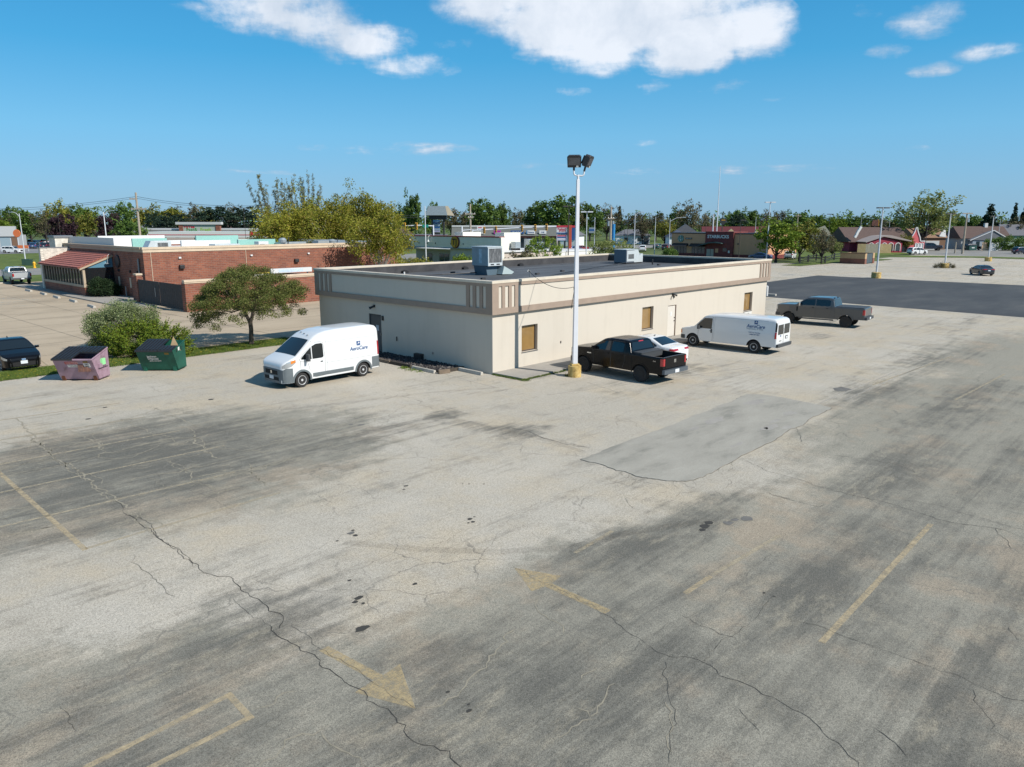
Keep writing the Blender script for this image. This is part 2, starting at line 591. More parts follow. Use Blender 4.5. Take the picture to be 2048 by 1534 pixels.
    line = M('MULTIPLY', M('MULTIPLY', line, where), 0.55)
    linec = mix(dark, (0.10, 0.095, 0.085), (0.26, 0.24, 0.20))
    c = mix(line, c, linec)
    L.new(c, b.inputs['Base Color'])
    bp = N.new('ShaderNodeBump')
    bp.inputs['Strength'].default_value = 0.55
    bp.inputs['Distance'].default_value = 0.012
    L.new(M('ADD', g1, M('MULTIPLY', g2, 0.8)), bp.inputs['Height'])
    L.new(bp.outputs[0], b.inputs['Normal'])
    return m


def noise_mat(name, stops, scale, rough=0.9, detail=8, sx=1, sy=1, grain=0.0, gscale=50, bump=0.0, rn=0.65):
    m = bpy.data.materials.new(name)
    MATS[name] = m
    m.use_nodes = True
    nt = m.node_tree
    N, L = nt.nodes, nt.links
    b = N['Principled BSDF']
    b.inputs['Roughness'].default_value = rough
    b.inputs['Specular IOR Level'].default_value = 0.3
    tc = N.new('ShaderNodeTexCoord')
    mp = N.new('ShaderNodeMapping')
    mp.inputs['Scale'].default_value = (sx, sy, 1)
    L.new(tc.outputs['Object'], mp.inputs['Vector'])
    no = N.new('ShaderNodeTexNoise')
    no.inputs['Scale'].default_value = scale
    no.inputs['Detail'].default_value = detail
    no.inputs['Roughness'].default_value = rn
    L.new(mp.outputs[0], no.inputs['Vector'])
    rp = N.new('ShaderNodeValToRGB')
    els = rp.color_ramp.elements
    while len(els) < len(stops): els.new(0.5)
    for e, (p, c) in zip(els, stops):
        e.position = p
        e.color = (*c, 1)
    L.new(no.outputs['Fac'], rp.inputs['Fac'])
    src = rp.outputs[0]
    g = N.new('ShaderNodeTexNoise')
    g.inputs['Scale'].default_value = gscale
    g.inputs['Detail'].default_value = 3
    L.new(tc.outputs['Object'], g.inputs['Vector'])
    if grain:
        mr = N.new('ShaderNodeMapRange')
        mr.inputs['From Min'].default_value = 0.25
        mr.inputs['From Max'].default_value = 0.75
        mr.inputs['To Min'].default_value = 1 - grain
        mr.inputs['To Max'].default_value = 1 + grain
        L.new(g.outputs['Fac'], mr.inputs['Value'])
        hv = N.new('ShaderNodeHueSaturation')
        L.new(src, hv.inputs['Color'])
        L.new(mr.outputs[0], hv.inputs['Value'])
        src = hv.outputs[0]
    L.new(src, b.inputs['Base Color'])
    if bump:
        bp = N.new('ShaderNodeBump')
        bp.inputs['Strength'].default_value = bump
        bp.inputs['Distance'].default_value = 0.02
        L.new(g.outputs['Fac'], bp.inputs['Height'])
        L.new(bp.outputs[0], b.inputs['Normal'])
    return m


M_asphalt = asphalt_material()
M_grass = noise_mat('mown_grass', [(0.25, (0.05, 0.075, 0.012)), (0.5, (0.095, 0.13, 0.022)), (0.75, (0.16, 0.19, 0.045))], 0.35, grain=0.35, gscale=9)
M_lawn2 = noise_mat('rough_field', [(0.3, (0.05, 0.075, 0.018)), (0.7, (0.11, 0.14, 0.04))], 0.03, grain=0.3, gscale=2)
M_conc_lot = noise_mat('sandy_concrete', [(0.28, (0.29, 0.235, 0.17)), (0.5, (0.41, 0.33, 0.235)), (0.75, (0.46, 0.375, 0.27))], 0.22, sx=0.7, sy=1.4, grain=0.16, gscale=14)
M_road = noise_mat('road_asphalt', [(0.3, (0.20, 0.195, 0.185)), (0.7, (0.28, 0.265, 0.24))], 0.25, sx=0.15, grain=0.12, gscale=10)
M_newasph = noise_mat('fresh_asphalt', [(0.32, (0.047, 0.050, 0.054)), (0.52, (0.064, 0.067, 0.070)), (0.72, (0.095, 0.095, 0.092))], 0.20, sx=0.5, sy=1.4, grain=0.22, gscale=22)
M_patch = noise_mat('patch_asphalt', [(0.3, (0.21, 0.20, 0.17)), (0.46, (0.315, 0.295, 0.25)), (0.7, (0.375, 0.35, 0.298))], 0.9, sx=0.45, sy=1.1, grain=0.42, gscale=55, bump=0.5)
M_crack = mat('crack_dark', (0.045, 0.042, 0.037), 1.0)
M_oil = mat('oil_black', (0.018, 0.018, 0.018), 0.55, var=0.3, scale=20)
M_side = noise_mat('pavement_concrete', [(0.3, (0.27, 0.25, 0.225)), (0.7, (0.36, 0.335, 0.295))], 0.9, grain=0.14, gscale=30)
M_kerb = mat('kerb_concrete', (0.43, 0.40, 0.35), 0.9, var=0.18, scale=2.0, bump=0.3)
M_far_lot = noise_mat('far_asphalt', [(0.3, (0.16, 0.165, 0.175)), (0.7, (0.23, 0.23, 0.235))], 0.1, grain=0.1, gscale=5)


def paint_mat(name, col, keep=0.5, scale=5.0):
    """worn road paint: the paint is missing where the noise says so"""
    m = bpy.data.materials.new(name)
    m.use_nodes = True
    nt = m.node_tree
    N, L = nt.nodes, nt.links
    b = N['Principled BSDF']
    b.inputs['Base Color'].default_value = (*col, 1)
    b.inputs['Roughness'].default_value = 0.9
    tc = N.new('ShaderNodeTexCoord')
    no = N.new('ShaderNodeTexNoise')
    no.inputs['Scale'].default_value = scale
    no.inputs['Detail'].default_value = 9
    no.inputs['Roughness'].default_value = 0.78
    L.new(tc.outputs['Object'], no.inputs['Vector'])
    mr = N.new('ShaderNodeMapRange')
    mr.inputs['From Min'].default_value = 0.62 - keep * 0.42
    mr.inputs['From Max'].default_value = 0.80 - keep * 0.22
    mr.inputs['To Max'].default_value = 0.85
    L.new(no.outputs['Fac'], mr.inputs['Value'])
    L.new(mr.outputs[0], b.inputs['Alpha'])
    return m


M_yellow = paint_mat('worn_yellow_paint', (0.50, 0.40, 0.25), 0.80)
M_yellow2 = paint_mat('faded_yellow_paint', (0.46, 0.39, 0.27), 0.72)
M_orange = paint_mat('worn_amber_paint', (0.50, 0.385, 0.21), 0.70, 7)
M_pale = paint_mat('faded_white_paint', (0.52, 0.48, 0.41), 0.60)
M_crack_sand = mat('crack_sand', (0.275, 0.245, 0.185), 1.0, var=0.2, scale=6)
M_bluep = paint_mat('faded_blue_paint', (0.42, 0.50, 0.54), 0.38)


def st_sheet(name, poly, z, m, parent=None, kind='structure'):
    """flat surface given by lot coordinates"""
    o = MB().sheet(poly, z).build(name, m, parent, loc=None if parent else CORNER, rz=None if parent else LOT_ROT)
    if kind and not parent: o['kind'] = kind
    return o


ground = MB().sheet([(2200 * math.cos(i * math.pi / 24), 2200 * math.sin(i * math.pi / 24)) for i in range(48)], -0.03).build('ground', M_lawn2)
ground['kind'] = 'structure'
rect = lambda a, b, c, d: [(a, c), (b, c), (b, d), (a, d)]
parking_lot = st_sheet('parking_lot', [(-110, -120), (170, -120), (170, 27), (112, 27), (112, 34), (34, 34), (34, 16.2), (-110, 16.2)], 0.0, M_asphalt)
concrete_lot = st_sheet('concrete_lot', rect(-75, 33, 18.35, 85.2), -0.004, M_conc_lot)
st_sheet('verge', rect(-120, 60, 85.2, 99.4), 0.01, M_grass)
road = st_sheet('road', rect(-300, 900, 99.4, 117.5), 0.004, M_road)
far_grass = st_sheet('roadside_grass', rect(-300, 900, 117.5, 187), 0.006, M_grass)
far_lot = st_sheet('far_lot', rect(-60, 150, 188, 262), 0.008, M_far_lot)
st_sheet('fresh_asphalt_field', [(48, 8.6), (47.6, 7.7), (45.6, -14.9), (43.5, -60), (84, -60), (82.6, -9), (82.5, 4), (83, 16.2), (76, 16.3), (50, 16.0)], 0.004, M_newasph)
grass_strip = st_sheet('grass_strip', rect(-75, -0.9, 16.2, 18.35), 0.03, M_grass)
st_sheet('grass_island', [(104, 27.5), (117.5, 27.0), (126, 24.0), (140, 23.2), (140, 29.5), (104, 31)], 0.05, M_grass)
st_sheet('grass_bank', [(137, 32), (175, 29), (205, 60), (205, 95), (138, 60)], 0.03, M_grass)
st_sheet('lawn_strip', [(150.5, 27), (160, 13.5), (158, -60), (166, -60), (168, 13), (162, 27)], 0.05, M_grass)
st_sheet('side_street', [(170, -140), (230, -140), (230, 70), (176, 30), (170, 30)], 0.0, M_road)
# a grass skirt behind the shop
st_sheet('garden_strip', rect(18, 60, 50, 85), 0.02, M_grass)
st_sheet('shop_forecourt', rect(34, 112, 34.0, 99.4), 0.0, M_road)

# concrete joints on the left lot
jm = mat('joint_sealant', (0.10, 0.09, 0.075), 1.0)
for k, s in enumerate([-34, -29.2, -24.4, -19.6, -14.8, -10.0, -5.2, -0.4]):
    MB().box(s - 0.018, 18.4, 0, s + 0.018, 84, 0.0012).build('joint', jm, concrete_lot)
for k, t in enumerate([22.6, 27.4, 32.2, 37.0, 41.8, 46.6, 51.4, 56.2, 61, 65.8, 70.6, 75.4]):
    MB().box(-60, t - 0.018, 0, (33 if t < 36 else 0), t + 0.018, 0.0012).build('joint', jm, concrete_lot)

# ---- kerbs along the road and the islands
kb = MB()
kb.box(-75, 84.95, 0, 0.4, 85.2, 0.13)
kb.build('kerb', M_kerb, concrete_lot)
# ---- painted markings (children of the lot they are painted on)
_mz = [0.004]


def ribbon(pts, w, z=None, jitter=0.0, rnd=random):
    """flat strip along lot-coordinate points"""
    if z is None:
        z = _mz[0]
    P = [Vector((p[0], p[1], 0)) for p in pts]
    V, F = [], []
    for i, p in enumerate(P):
        d = (P[min(i + 1, len(P) - 1)] - P[max(i - 1, 0)]).normalized()
        n = Vector((-d.y, d.x, 0))
        ww = w[i] if isinstance(w, (list, tuple)) else w
        ww *= 1 + rnd.uniform(-jitter, jitter)
        V += [(p.x + n.x * ww / 2, p.y + n.y * ww / 2, z), (p.x - n.x * ww / 2, p.y - n.y * ww / 2, z)]
    for i in range(len(P) - 1):
        F.append((2 * i, 2 * i + 1, 2 * i + 3, 2 * i + 2))
    return MB().add(V, F)


def px_st(*pp):
    return [to_lot(ground_at(*p)) for p in pp]


def straight(name, a, b, w, m):
    p = px_st(a, b)
    ribbon(p, w).build(name, m, parking_lot)


for a, b, m in [((171, 1097), (560, 985), M_yellow2), ((-60, 1068), (470, 944), M_yellow2), ((-60, 998), (450, 891), M_yellow2), ((-60, 940), (360, 861), M_yellow2), ((-60, 890), (290, 834), M_yellow2), ((-30, 845), (240, 806), M_yellow2)]:
    straight('stall_line', a, b, 0.115, m)
straight('stall_line', (-60, 893), (171, 1100), 0.13, M_yellow)
straight('lane_line', (1643, 1285), (1862, 1048), 0.125, M_yellow)
straight('lane_line', (1370, 1187), (1422, 1152), 0.12, M_yellow)
straight('lane_line', (1425, 1150), (1560, 1070), 0.11, M_yellow2)
straight('lane_line', (1150, 1106), (1225, 1062), 0.11, M_yellow2)
straight('stall_line', (1690, 800), (1850, 730), 0.11, M_pale)
straight('stall_line', (1640, 806), (1790, 744), 0.11, M_pale)
straight('stall_line', (1910, 800), (2010, 748), 0.11, M_yellow2)
straight('stall_line', (1745, 770), (1905, 712), 0.11, M_yellow2)
straight('stall_line', (878, 745), (990, 775), 0.09, M_pale)
for a, b in [((1095, 790), (1500, 735)), ((1175, 765), (1255, 790)), ((1420, 735), (1560, 712))]:
    straight('stall_line', a, b, 0.09, M_pale)
# the outlined box at the bottom left
q = px_st((150, 1546), (458, 1390), (500, 1435), (280, 1546))
for a, b in zip(q[:-1], q[1:]):
    d = (Vector((*b, 0)) - Vector((*a, 0))).normalized() * 0.055
    ribbon([(a[0] - d.x, a[1] - d.y), (b[0] + d.x, b[1] + d.y)], 0.11, z=0.004 + 0.002 * len(parking_lot.children) / 40).build('box_line', M_yellow, parking_lot)


def arrow(tip, w1, w2, tail, base):
    T, A, B, E, Bs = px_st(tip, w1, w2, tail, base)
    T, A, B, E, Bs = (Vector((*p, 0)) for p in (T, A, B, E, Bs))
    d = (T - E).normalized()
    n = Vector((-d.y, d.x, 0))
    if (A - T).dot(n) < 0: A, B = B, A
    w = 0.10
    poly = [E - n * w, Bs - n * w, B, T, A, Bs + n * w, E + n * w]
    MB().sheet(poly, 0.0044).build('arrow_marking', M_orange, parking_lot)


arrow((1029, 1136), (1122, 1152), (1063, 1183), (1216, 1224), (1097, 1170))
arrow((831, 1418), (800, 1328), (709, 1385), (647, 1297), (757, 1356))
# accessible-bay markings on the left lot
for p in ([(0, 597), (75, 600)], [(0, 605), (46, 603)], [(25, 613), (72, 610)], [(-20, 612), (22, 608)]):
    a, b = px_st(*p)
    ribbon([a, b], 0.5, z=0.006).build('bay_marking', M_bluep, concrete_lot)
for p in ([(60, 705), (105, 738)], [(0, 640), (60, 626)], [(60, 665), (30, 672)]):
    a, b = px_st(*p)
    ribbon([a, b], 0.1, z=0.006).build('bay_line', M_yellow2, concrete_lot)

# ---- asphalt patch
z7 = lambda x, y: (1140 + x * 0.27344, 760 + y * 0.27344)
patch_px = [(75, 583), (250, 625), (340, 665), (390, 668), (480, 705), (600, 722), (700, 738), (840, 742), (900, 735), (985, 705), (1100, 640), (1230, 570), (1380, 495), (1500, 440), (1600, 365), (1700, 335),
            (1760, 280), (1860, 235), (1910, 205), (1850, 190), (1700, 160), (1560, 130), (1400, 108), (1290, 105), (1230, 130), (1190, 160), (1080, 190), (1000, 230), (900, 260), (780, 320), (640, 370), (500, 420), (330, 480), (180, 545)]
poly = px_st(*[z7(*p) for p in patch_px])
rp_ = random.Random(4)
fine = []
for i, p in enumerate(poly):
    q2 = poly[(i + 1) % len(poly)]
    for k in range(5):
        f = k / 5
        j = 0.035 if k else 0.0
        fine.append((p[0] + (q2[0] - p[0]) * f + rp_.uniform(-j, j), p[1] + (q2[1] - p[1]) * f + rp_.uniform(-j, j)))
if sum(fine[i][0] * fine[(i + 1) % len(fine)][1] - fine[(i + 1) % len(fine)][0] * fine[i][1] for i in range(len(fine))) < 0: fine = fine[::-1]
patch = MB().prism(fine, 0.0, 0.016).build('asphalt_patch', M_patch, parking_lot)
ribbon(fine + fine[:1], [0.015 + 0.035 * rp_.random() for _ in range(len(fine) + 1)], z=0.0045).build('patch_seam', M_crack, parking_lot)


def blob(cx, cy, rx, ry, n=14, rnd=random, rough=0.3):
    return [(cx + rx * (1 + rnd.uniform(-rough, rough)) * math.cos(2 * math.pi * i / n), cy + ry * (1 + rnd.uniform(-rough, rough)) * math.sin(2 * math.pi * i / n)) for i in range(n)]


for (x, y, rx, ry) in [(1050, 297, 0.65, 0.26), (1350, 165, 0.7, 0.3), (905, 358, 0.35, 0.12), (1470, 345, 0.5, 0.2), (1610, 245, 0.4, 0.2), (1420, 360, 0.25, 0.1), (1500, 300, 0.4, 0.12), (1240, 470, 0.30, 0.10), (1190, 488, 0.15, 0.07), (1580, 350, 0.3, 0.15), (1210, 246, 0.25, 0.07)]:
    c = px_st(z7(x, y))[0]
    MB().sheet(blob(c[0], c[1], rx, ry, rnd=rp_), 0.0185).build('flaked_spot', M_side, parking_lot)

# ---- cracks
rc = random.Random(8)


def crack(px_pts, w, m=M_crack, z=0.0048, wander=0.06, name='crack', st=False):
    P = px_pts if st else px_st(*px_pts)
    out = []
    for a, b in zip(P[:-1], P[1:]):
        L_ = math.dist(a, b)
        n = max(2, int(L_ / 0.11))
        o = 0.0
        for k in range(n):
            f = k / n
            o = o * 0.7 + rc.gauss(0, wander * 0.5)
            e = o * math.sin(math.pi * f) ** 0.5 if f > 0 else 0
            nx, ny = -(b[1] - a[1]) / max(L_, 1e-6), (b[0] - a[0]) / max(L_, 1e-6)
            out.append((a[0] + (b[0] - a[0]) * f + nx * e, a[1] + (b[1] - a[1]) * f + ny * e))
    out.append(P[-1])
    w = w * (0.55 if m is M_crack else 0.75)
    ws = [w * rc.uniform(0.45, 1.4) for _ in out]
    ws[0] = ws[-1] = w * 0.15
    ribbon(out, ws, z=z).build(name, m, parking_lot)


za = lambda *p: [(x * 0.5177, 740 + y * 0.5177) for x, y in p]
zb = lambda *p: [(1024 + x * 0.5177, 740 + y * 0.5177) for x, y in p]
crack(za((440, 505), (490, 560), (560, 610), (600, 640), (660, 685), (700, 715), (740, 745), (770, 770), (830, 795), (900, 805), (930, 850), (980, 880), (1030, 910), (1080, 940), (1095, 965), (1080, 1000)), 0.030)
crack(za((490, 560), (540, 570), (600, 625), (690, 690), (735, 730), (745, 760)), 0.022)
crack(za((1040, 985), (1060, 1015), (1110, 1045), (1160, 1085), (1215, 1100), (1245, 1150), (1290, 1170), (1330, 1205), (1380, 1230), (1420, 1260), (1440, 1285), (1500, 1310), (1530, 1345), (1560, 1395), (1590, 1430), (1640, 1450), (1700, 1470), (1740, 1500), (1810, 1545)), 0.026)
crack(za((515, 715), (525, 750), (580, 790), (640, 850), (690, 880)), 0.014)
crack(za((690, 750), (640, 765), (560, 785)), 0.012)
crack(za((900, 880), (960, 940), (1040, 985)), 0.012)
crack(za((1130, 975), (1180, 1020), (1260, 1085), (1330, 1130), (1430, 1200), (1530, 1270), (1610, 1310)), 0.012)
crack(za((230, 1290), (270, 1340), (300, 1400)), 0.010)
for p in [((180, 300), (240, 370), (300, 385), (370, 460), (450, 510)), ((430, 500), (560, 480), (740, 430), (900, 400), (1050, 365), (1150, 330)), ((700, 215), (740, 230), (790, 290), (820, 330)), ((250, 365), (300, 405), (330, 390)),
          ((640, 350), (700, 370), (720, 400)), ((960, 360), (990, 410), (1000, 430)), ((0, 640), (220, 605), (470, 545)), ((300, 385), (500, 330), (640, 300)), ((360, 240), (400, 300), (380, 340)), ((1610, 1310), (1730, 1270), (1800, 1220), (1880, 1150), (1960, 1050), (1990, 1000)),
          ((980, 1310), (1060, 1290), (1140, 1240)), ((1000, 1534), (1100, 1430), (1240, 1390)), ((1240, 1400), (1320, 1470), (1420, 1534)), ((780, 440), (830, 460), (880, 440)), ((100, 250), (170, 290), (200, 330))]:
    crack(za(*p), 0.035, M_crack_sand, wander=0.09)
for p in [((100, 880), (130, 950), (200, 1020)), ((270, 1200), (290, 1170), (330, 1150)), ((240, 1300), (300, 1340), (330, 1300), (400, 1210)), ((170, 1440), (230, 1380), (330, 1350)), ((590, 1280), (610, 1400), (620, 1480))]:
    crack(zb(*p), 0.030, M_crack_sand, wander=0.09)
for p, w in [(((520, 1060), (560, 1090), (640, 1110), (740, 1130), (800, 1180), (870, 1200), (940, 1230), (1010, 1265), (1080, 1310), (1150, 1345), (1200, 1400), (1260, 1440), (1300, 1490), (1340, 1545)), 0.02),
             (((900, 350), (1000, 395), (1100, 420), (1180, 450), (1300, 480), (1420, 505), (1540, 540), (1700, 590), (1860, 610), (1990, 650)), 0.02),
             (((1000, 480), (1070, 500), (1190, 530), (1200, 515)), 0.02), (((990, 470), (1010, 485), (1100, 500)), 0.016), (((1500, 500), (1640, 520), (1760, 560), (1880, 590), (1990, 625)), 0.014),
             (((640, 945), (720, 985), (800, 1020), (870, 1040)), 0.014), (((1870, 610), (1900, 650), (1930, 690)), 0.016), (((1100, 225), (1115, 280)), 0.03), (((1240, 330), (1400, 350), (1500, 370), (1560, 400)), 0.02),
             (((0, 760), (70, 800), (170, 840), (250, 880), (330, 930), (430, 1000), (520, 1060)), 0.014), (((1430, 640), (1560, 680), (1640, 720)), 0.014), (((1350, 580), (1450, 610), (1560, 640)), 0.014),
             (((1390, 1380), (1440, 1410), (1480, 1440), (1530, 1500)), 0.02), (((1780, 1230), (1830, 1330), (1850, 1390), (1940, 1440)), 0.014), (((1920, 990), (1950, 1040), (1990, 1060)), 0.014), (((870, 1300), (910, 1350), (960, 1400)), 0.012),
             (((200, 280), (300, 300)), 0.03), (((0, 225), (60, 235), (130, 265), (200, 285), (290, 300)), 0.04), (((0, 260), (80, 250), (160, 275)), 0.03), (((450, 190), (520, 240)), 0.014),
             (((740, 1130), (760, 1090), (850, 1030), (940, 960), (1010, 870)), 0.012), (((590, 1120), (600, 1240), (630, 1330), (610, 1420), (600, 1534)), 0.012)]:
    crack(zb(*p), w)
# sand-filled cracks that criss-cross the old stalls on the left
zl = lambda *p: [(x * 0.5508, 780 + y * 0.5508) for x, y in p]
for p in [((20, 305), (130, 290), (240, 265), (300, 250)), ((230, 262), (300, 300), (350, 350), (420, 400), (460, 430)), ((350, 235), (450, 215), (560, 190), (640, 175), (740, 180)), ((120, 160), (250, 150), (400, 115), (480, 100), (570, 65)), ((260, 150), (330, 180), (370, 215)),
          ((350, 240), (420, 250), (480, 245), (560, 210), (620, 195)), ((440, 105), (520, 140), (600, 165), (640, 190)), ((700, 160), (740, 205), (770, 240), (810, 250)), ((750, 212), (850, 215), (930, 220), (970, 235)), ((980, 190), (1080, 170)), ((620, 255), (665, 290), (690, 325), (760, 345), (790, 380)),
          ((470, 330), (540, 310), (650, 300), (760, 270), (900, 240)), ((700, 320), (820, 300), (1000, 270), (1100, 240)), ((910, 275), (935, 320), (965, 350)), ((0, 470), (90, 440), (160, 415)), ((0, 530), (140, 505), (240, 480)), ((500, 425), (540, 460), (580, 500)), ((455, 440), (520, 490), (570, 520)),
          ((150, 180), (160, 215), (190, 240), (250, 290)), ((60, 100), (120, 160), (150, 200)), ((0, 190), (60, 200), (130, 190)), ((100, 105), (230, 85)), ((640, 200), (700, 180), (760, 160)), ((560, 65), (640, 100), (720, 130))]:
    crack(zl(*p), rc.uniform(0.035, 0.075), M_crack_sand, wander=0.10)
for k in range(46):
    s0, t0 = rc.uniform(-23, -10), rc.uniform(-6.5, 4.0)
    pts = [(s0, t0)]
    al = rc.random() < 0.7
    for i in range(rc.randint(2, 5)):
        pts.append((pts[-1][0] + (rc.uniform(0.4, 1.0) if al else rc.uniform(-0.25, 0.25)), pts[-1][1] + (rc.uniform(-0.18, 0.18) if al else rc.uniform(0.3, 0.7))))
    crack(pts, rc.choice([0.02, 0.03, 0.045]), M_crack_sand, st=True, wander=0.10)
# faint brown tyre marks that sweep across the aisle
M_tyremark = paint_mat('tyre_mark', (0.10, 0.08, 0.06), 0.75, 2.0)
M_tyremark.node_tree.nodes['Map Range'].inputs['To Max'].default_value = 0.15
for p, w in ((((690, 1085), (850, 1099), (1000, 1104), (1150, 1094), (1260, 1065), (1420, 1040)), 0.30), (((900, 835), (960, 850), (1040, 868), (1110, 885), (1170, 905)), 0.25), (((560, 820), (700, 805), (860, 785), (1000, 775)), 0.30)):
    ribbon(px_st(*p), w, z=0.0042).build('tyre_mark', M_tyremark, parking_lot)
# net of fine cracks below the patch
for k in range(26):
    x, y = rc.uniform(150, 1150), rc.uniform(640, 860)
    pts = [(x, y)]
    a = rc.uniform(0, 6.28)
    for i in range(rc.randint(2, 4)):
        a += rc.uniform(-0.9, 0.9)
        pts.append((pts[-1][0] + 75 * math.cos(a), pts[-1][1] + 34 * math.sin(a)))
    crack([z7(*p) for p in pts], 0.012, wander=0.05)
# long hairline cracks that run across the aisles
for k in range(18):
    along = rc.random() < 0.45
    s0, t0 = rc.uniform(-22, 34), rc.uniform(-25, -2)
    pts = [(s0, t0)]
    for i in range(rc.randint(4, 9)):
        pts.append((pts[-1][0] + (rc.uniform(0.8, 1.7) if along else rc.uniform(-0.3, 0.3)), pts[-1][1] - (rc.uniform(-0.3, 0.3) if along else rc.uniform(0.7, 1.5))))
    crack(pts, rc.choice([0.006, 0.008, 0.010, 0.013]), st=True, wander=0.07)

# ---- oil stains
for px, py, r in [(724, 1257, 0.105), (830, 1168, 0.05), (702, 1066, 0.07), (711, 1071, 0.06), (706, 1061, 0.04), (674, 1082, 0.03), (717, 1196, 0.07), (710, 1204, 0.05), (727, 1207, 0.04), (699, 1161, 0.035), (940, 1038, 0.06), (946, 1044, 0.05), (937, 1046, 0.03), (949, 1034, 0.03),
                  (812, 972, 0.05), (808, 979, 0.04), (938, 968, 0.03), (968, 968, 0.03), (925, 968, 0.025), (938, 1422, 0.04), (896, 1384, 0.03), (937, 1409, 0.025), (1410, 1053, 0.12), (1418, 1046, 0.10), (1404, 1060, 0.08), (1458, 1046, 0.12), (1495, 1037, 0.14), (1470, 1040, 0.08), (1528, 1186, 0.03), (1548, 1193, 0.025), (422, 799, 0.10), (210, 815, 0.08), (176, 838, 0.08), (1683, 778, 0.35), (722, 850, 0.1), (702, 849, 0.08)]:
    c = px_st((px, py))[0]
    light = r > 0.3 or (px in (722, 702, 1495, 1458, 1470))
    MB().sheet(blob(c[0], c[1], r * rc.uniform(1.0, 1.5), r, 11, rc, 0.28), 0.0052).build('oil_stain', M_crack if not light else noise_mat('stain%d%d' % (px, py), [(0.3, (0.11, 0.105, 0.095)), (0.7, (0.19, 0.18, 0.165))], 6), parking_lot)

# ---- wheel stops along the left lot
proto = None
for i, (a, b) in enumerate([((44, 579), (72, 586)), ((78, 586), (97, 592)), ((104, 592.5), (124, 599)), ((136, 600), (158, 607)), ((168, 609), (200, 620))]):
    p, q3 = ground_at(*a), ground_at(*b)
    mid, ln = (p + q3) / 2, (q3 - p).length
    if proto is None:
        w = MB()
        w.extrude([(-1.1, -0.15, 0), (-1.1, 0.15, 0), (-1.1, 0.09, 0.2), (-1.1, -0.09, 0.2)], (2.2, 0, 0))
        proto = w.build('wheel_stop', M_kerb, bevel=0.015)
        proto.location = mid
        proto.rotation_euler = (0, 0, math.atan2(q3.y - p.y, q3.x - p.x))
        tag(proto, 'concrete wheel stop at the far end of the row beside the brick restaurant', 'wheel stop', 'wheel stops in front of the brick restaurant')
    else:
        copy_thing(proto, mid, math.atan2(q3.y - p.y, q3.x - p.x), ['', 'concrete wheel stop second from the far end of the row', 'concrete wheel stop in the middle of the row by the brick restaurant', 'concrete wheel stop second from the round bush in the row', 'concrete wheel stop nearest the round bush beside the brick restaurant'][i])
# raised pavement between the wheel stops and the brick restaurant
o = MB().prism([(-1.2, 44), (2.9, 44), (2.9, 57.5), (0.2, 57.5), (0.2, 80), (-1.2, 80)], 0.0, 0.10).build('restaurant_pavement', M_side, loc=CORNER, rz=LOT_ROT)
o['kind'] = 'structure'
# pavement along the sunlit wall of the beige building
side = MB().prism([(0.0, -2.0), (31.5, -2.0), (31.5, -0.004), (0.0, -0.004)], -0.05, 0.10)
side = side.build('pavement', M_side, loc=CORNER, rz=LOT_ROT)
side['kind'] = 'structure'
for s in (4.0, 8.0, 12.0, 16.0, 20.0, 24.0, 28.0):
    MB().box(s - 0.012, -2.0, 0.09, s + 0.012, -0.01, 0.1015).build('joint', jm, side)
# ---- grass blades, tufts and dandelions
def leaf_color_mat(name, cols, rough=0.7, transl=0.25, spec=0.3):
    """foliage: each leaf takes its own tone; some light passes through"""
    if name in MATS: return MATS[name]
    m = bpy.data.materials.new(name)
    MATS[name] = m
    m.use_nodes = True
    nt = m.node_tree
    N, L = nt.nodes, nt.links
    b = N['Principled BSDF']
    b.inputs['Roughness'].default_value = rough
    b.inputs['Specular IOR Level'].default_value = spec
    g = N.new('ShaderNodeNewGeometry')
    rp = N.new('ShaderNodeValToRGB')
    els = rp.color_ramp.elements
    while len(els) < len(cols): els.new(0.5)
    for i, (e, c) in enumerate(zip(els, cols)):
        e.position = i / max(1, len(cols) - 1)
        e.color = (*c, 1)
    L.new(g.outputs['Random Per Island'], rp.inputs['Fac'])
    oi = N.new('ShaderNodeObjectInfo')
    hv = N.new('ShaderNodeHueSaturation')
    mr = N.new('ShaderNodeMapRange')
    mr.inputs['To Min'].default_value = 0.8
    mr.inputs['To Max'].default_value = 1.2
    L.new(oi.outputs['Random'], mr.inputs['Value'])
    L.new(mr.outputs[0], hv.inputs['Value'])
    L.new(rp.outputs[0], hv.inputs['Color'])
    L.new(hv.outputs[0], b.inputs['Base Color'])
    tr = N.new('ShaderNodeBsdfTranslucent')
    L.new(hv.outputs[0], tr.inputs['Color'])
    mx = N.new('ShaderNodeMixShader')
    mx.inputs[0].default_value = transl
    L.new(b.outputs[0], mx.inputs[1])
    L.new(tr.outputs[0], mx.inputs[2])
    L.new(mx.outputs[0], N['Material Output'].inputs['Surface'])
    return m


def np_mesh(name, V, F, mats, mi=None, smooth=False):
    """fast mesh from arrays; F is (n,3) or (n,4)"""
    me = bpy.data.meshes.new(name)
    n, k = F.shape
    me.vertices.add(len(V))
    me.vertices.foreach_set('co', np.asarray(V, np.float32).ravel())
    me.loops.add(n * k)
    me.loops.foreach_set('vertex_index', F.astype(np.int32).ravel())
    me.polygons.add(n)
    me.polygons.foreach_set('loop_start', np.arange(0, n * k, k, dtype=np.int32))
    me.polygons.foreach_set('loop_total', np.full(n, k, np.int32))
    for x in (mats if isinstance(mats, (list, tuple)) else [mats]): me.materials.append(x)
    if mi is not None: me.polygons.foreach_set('material_index', np.asarray(mi, np.int32))
    me.update()
    me.validate()
    return me


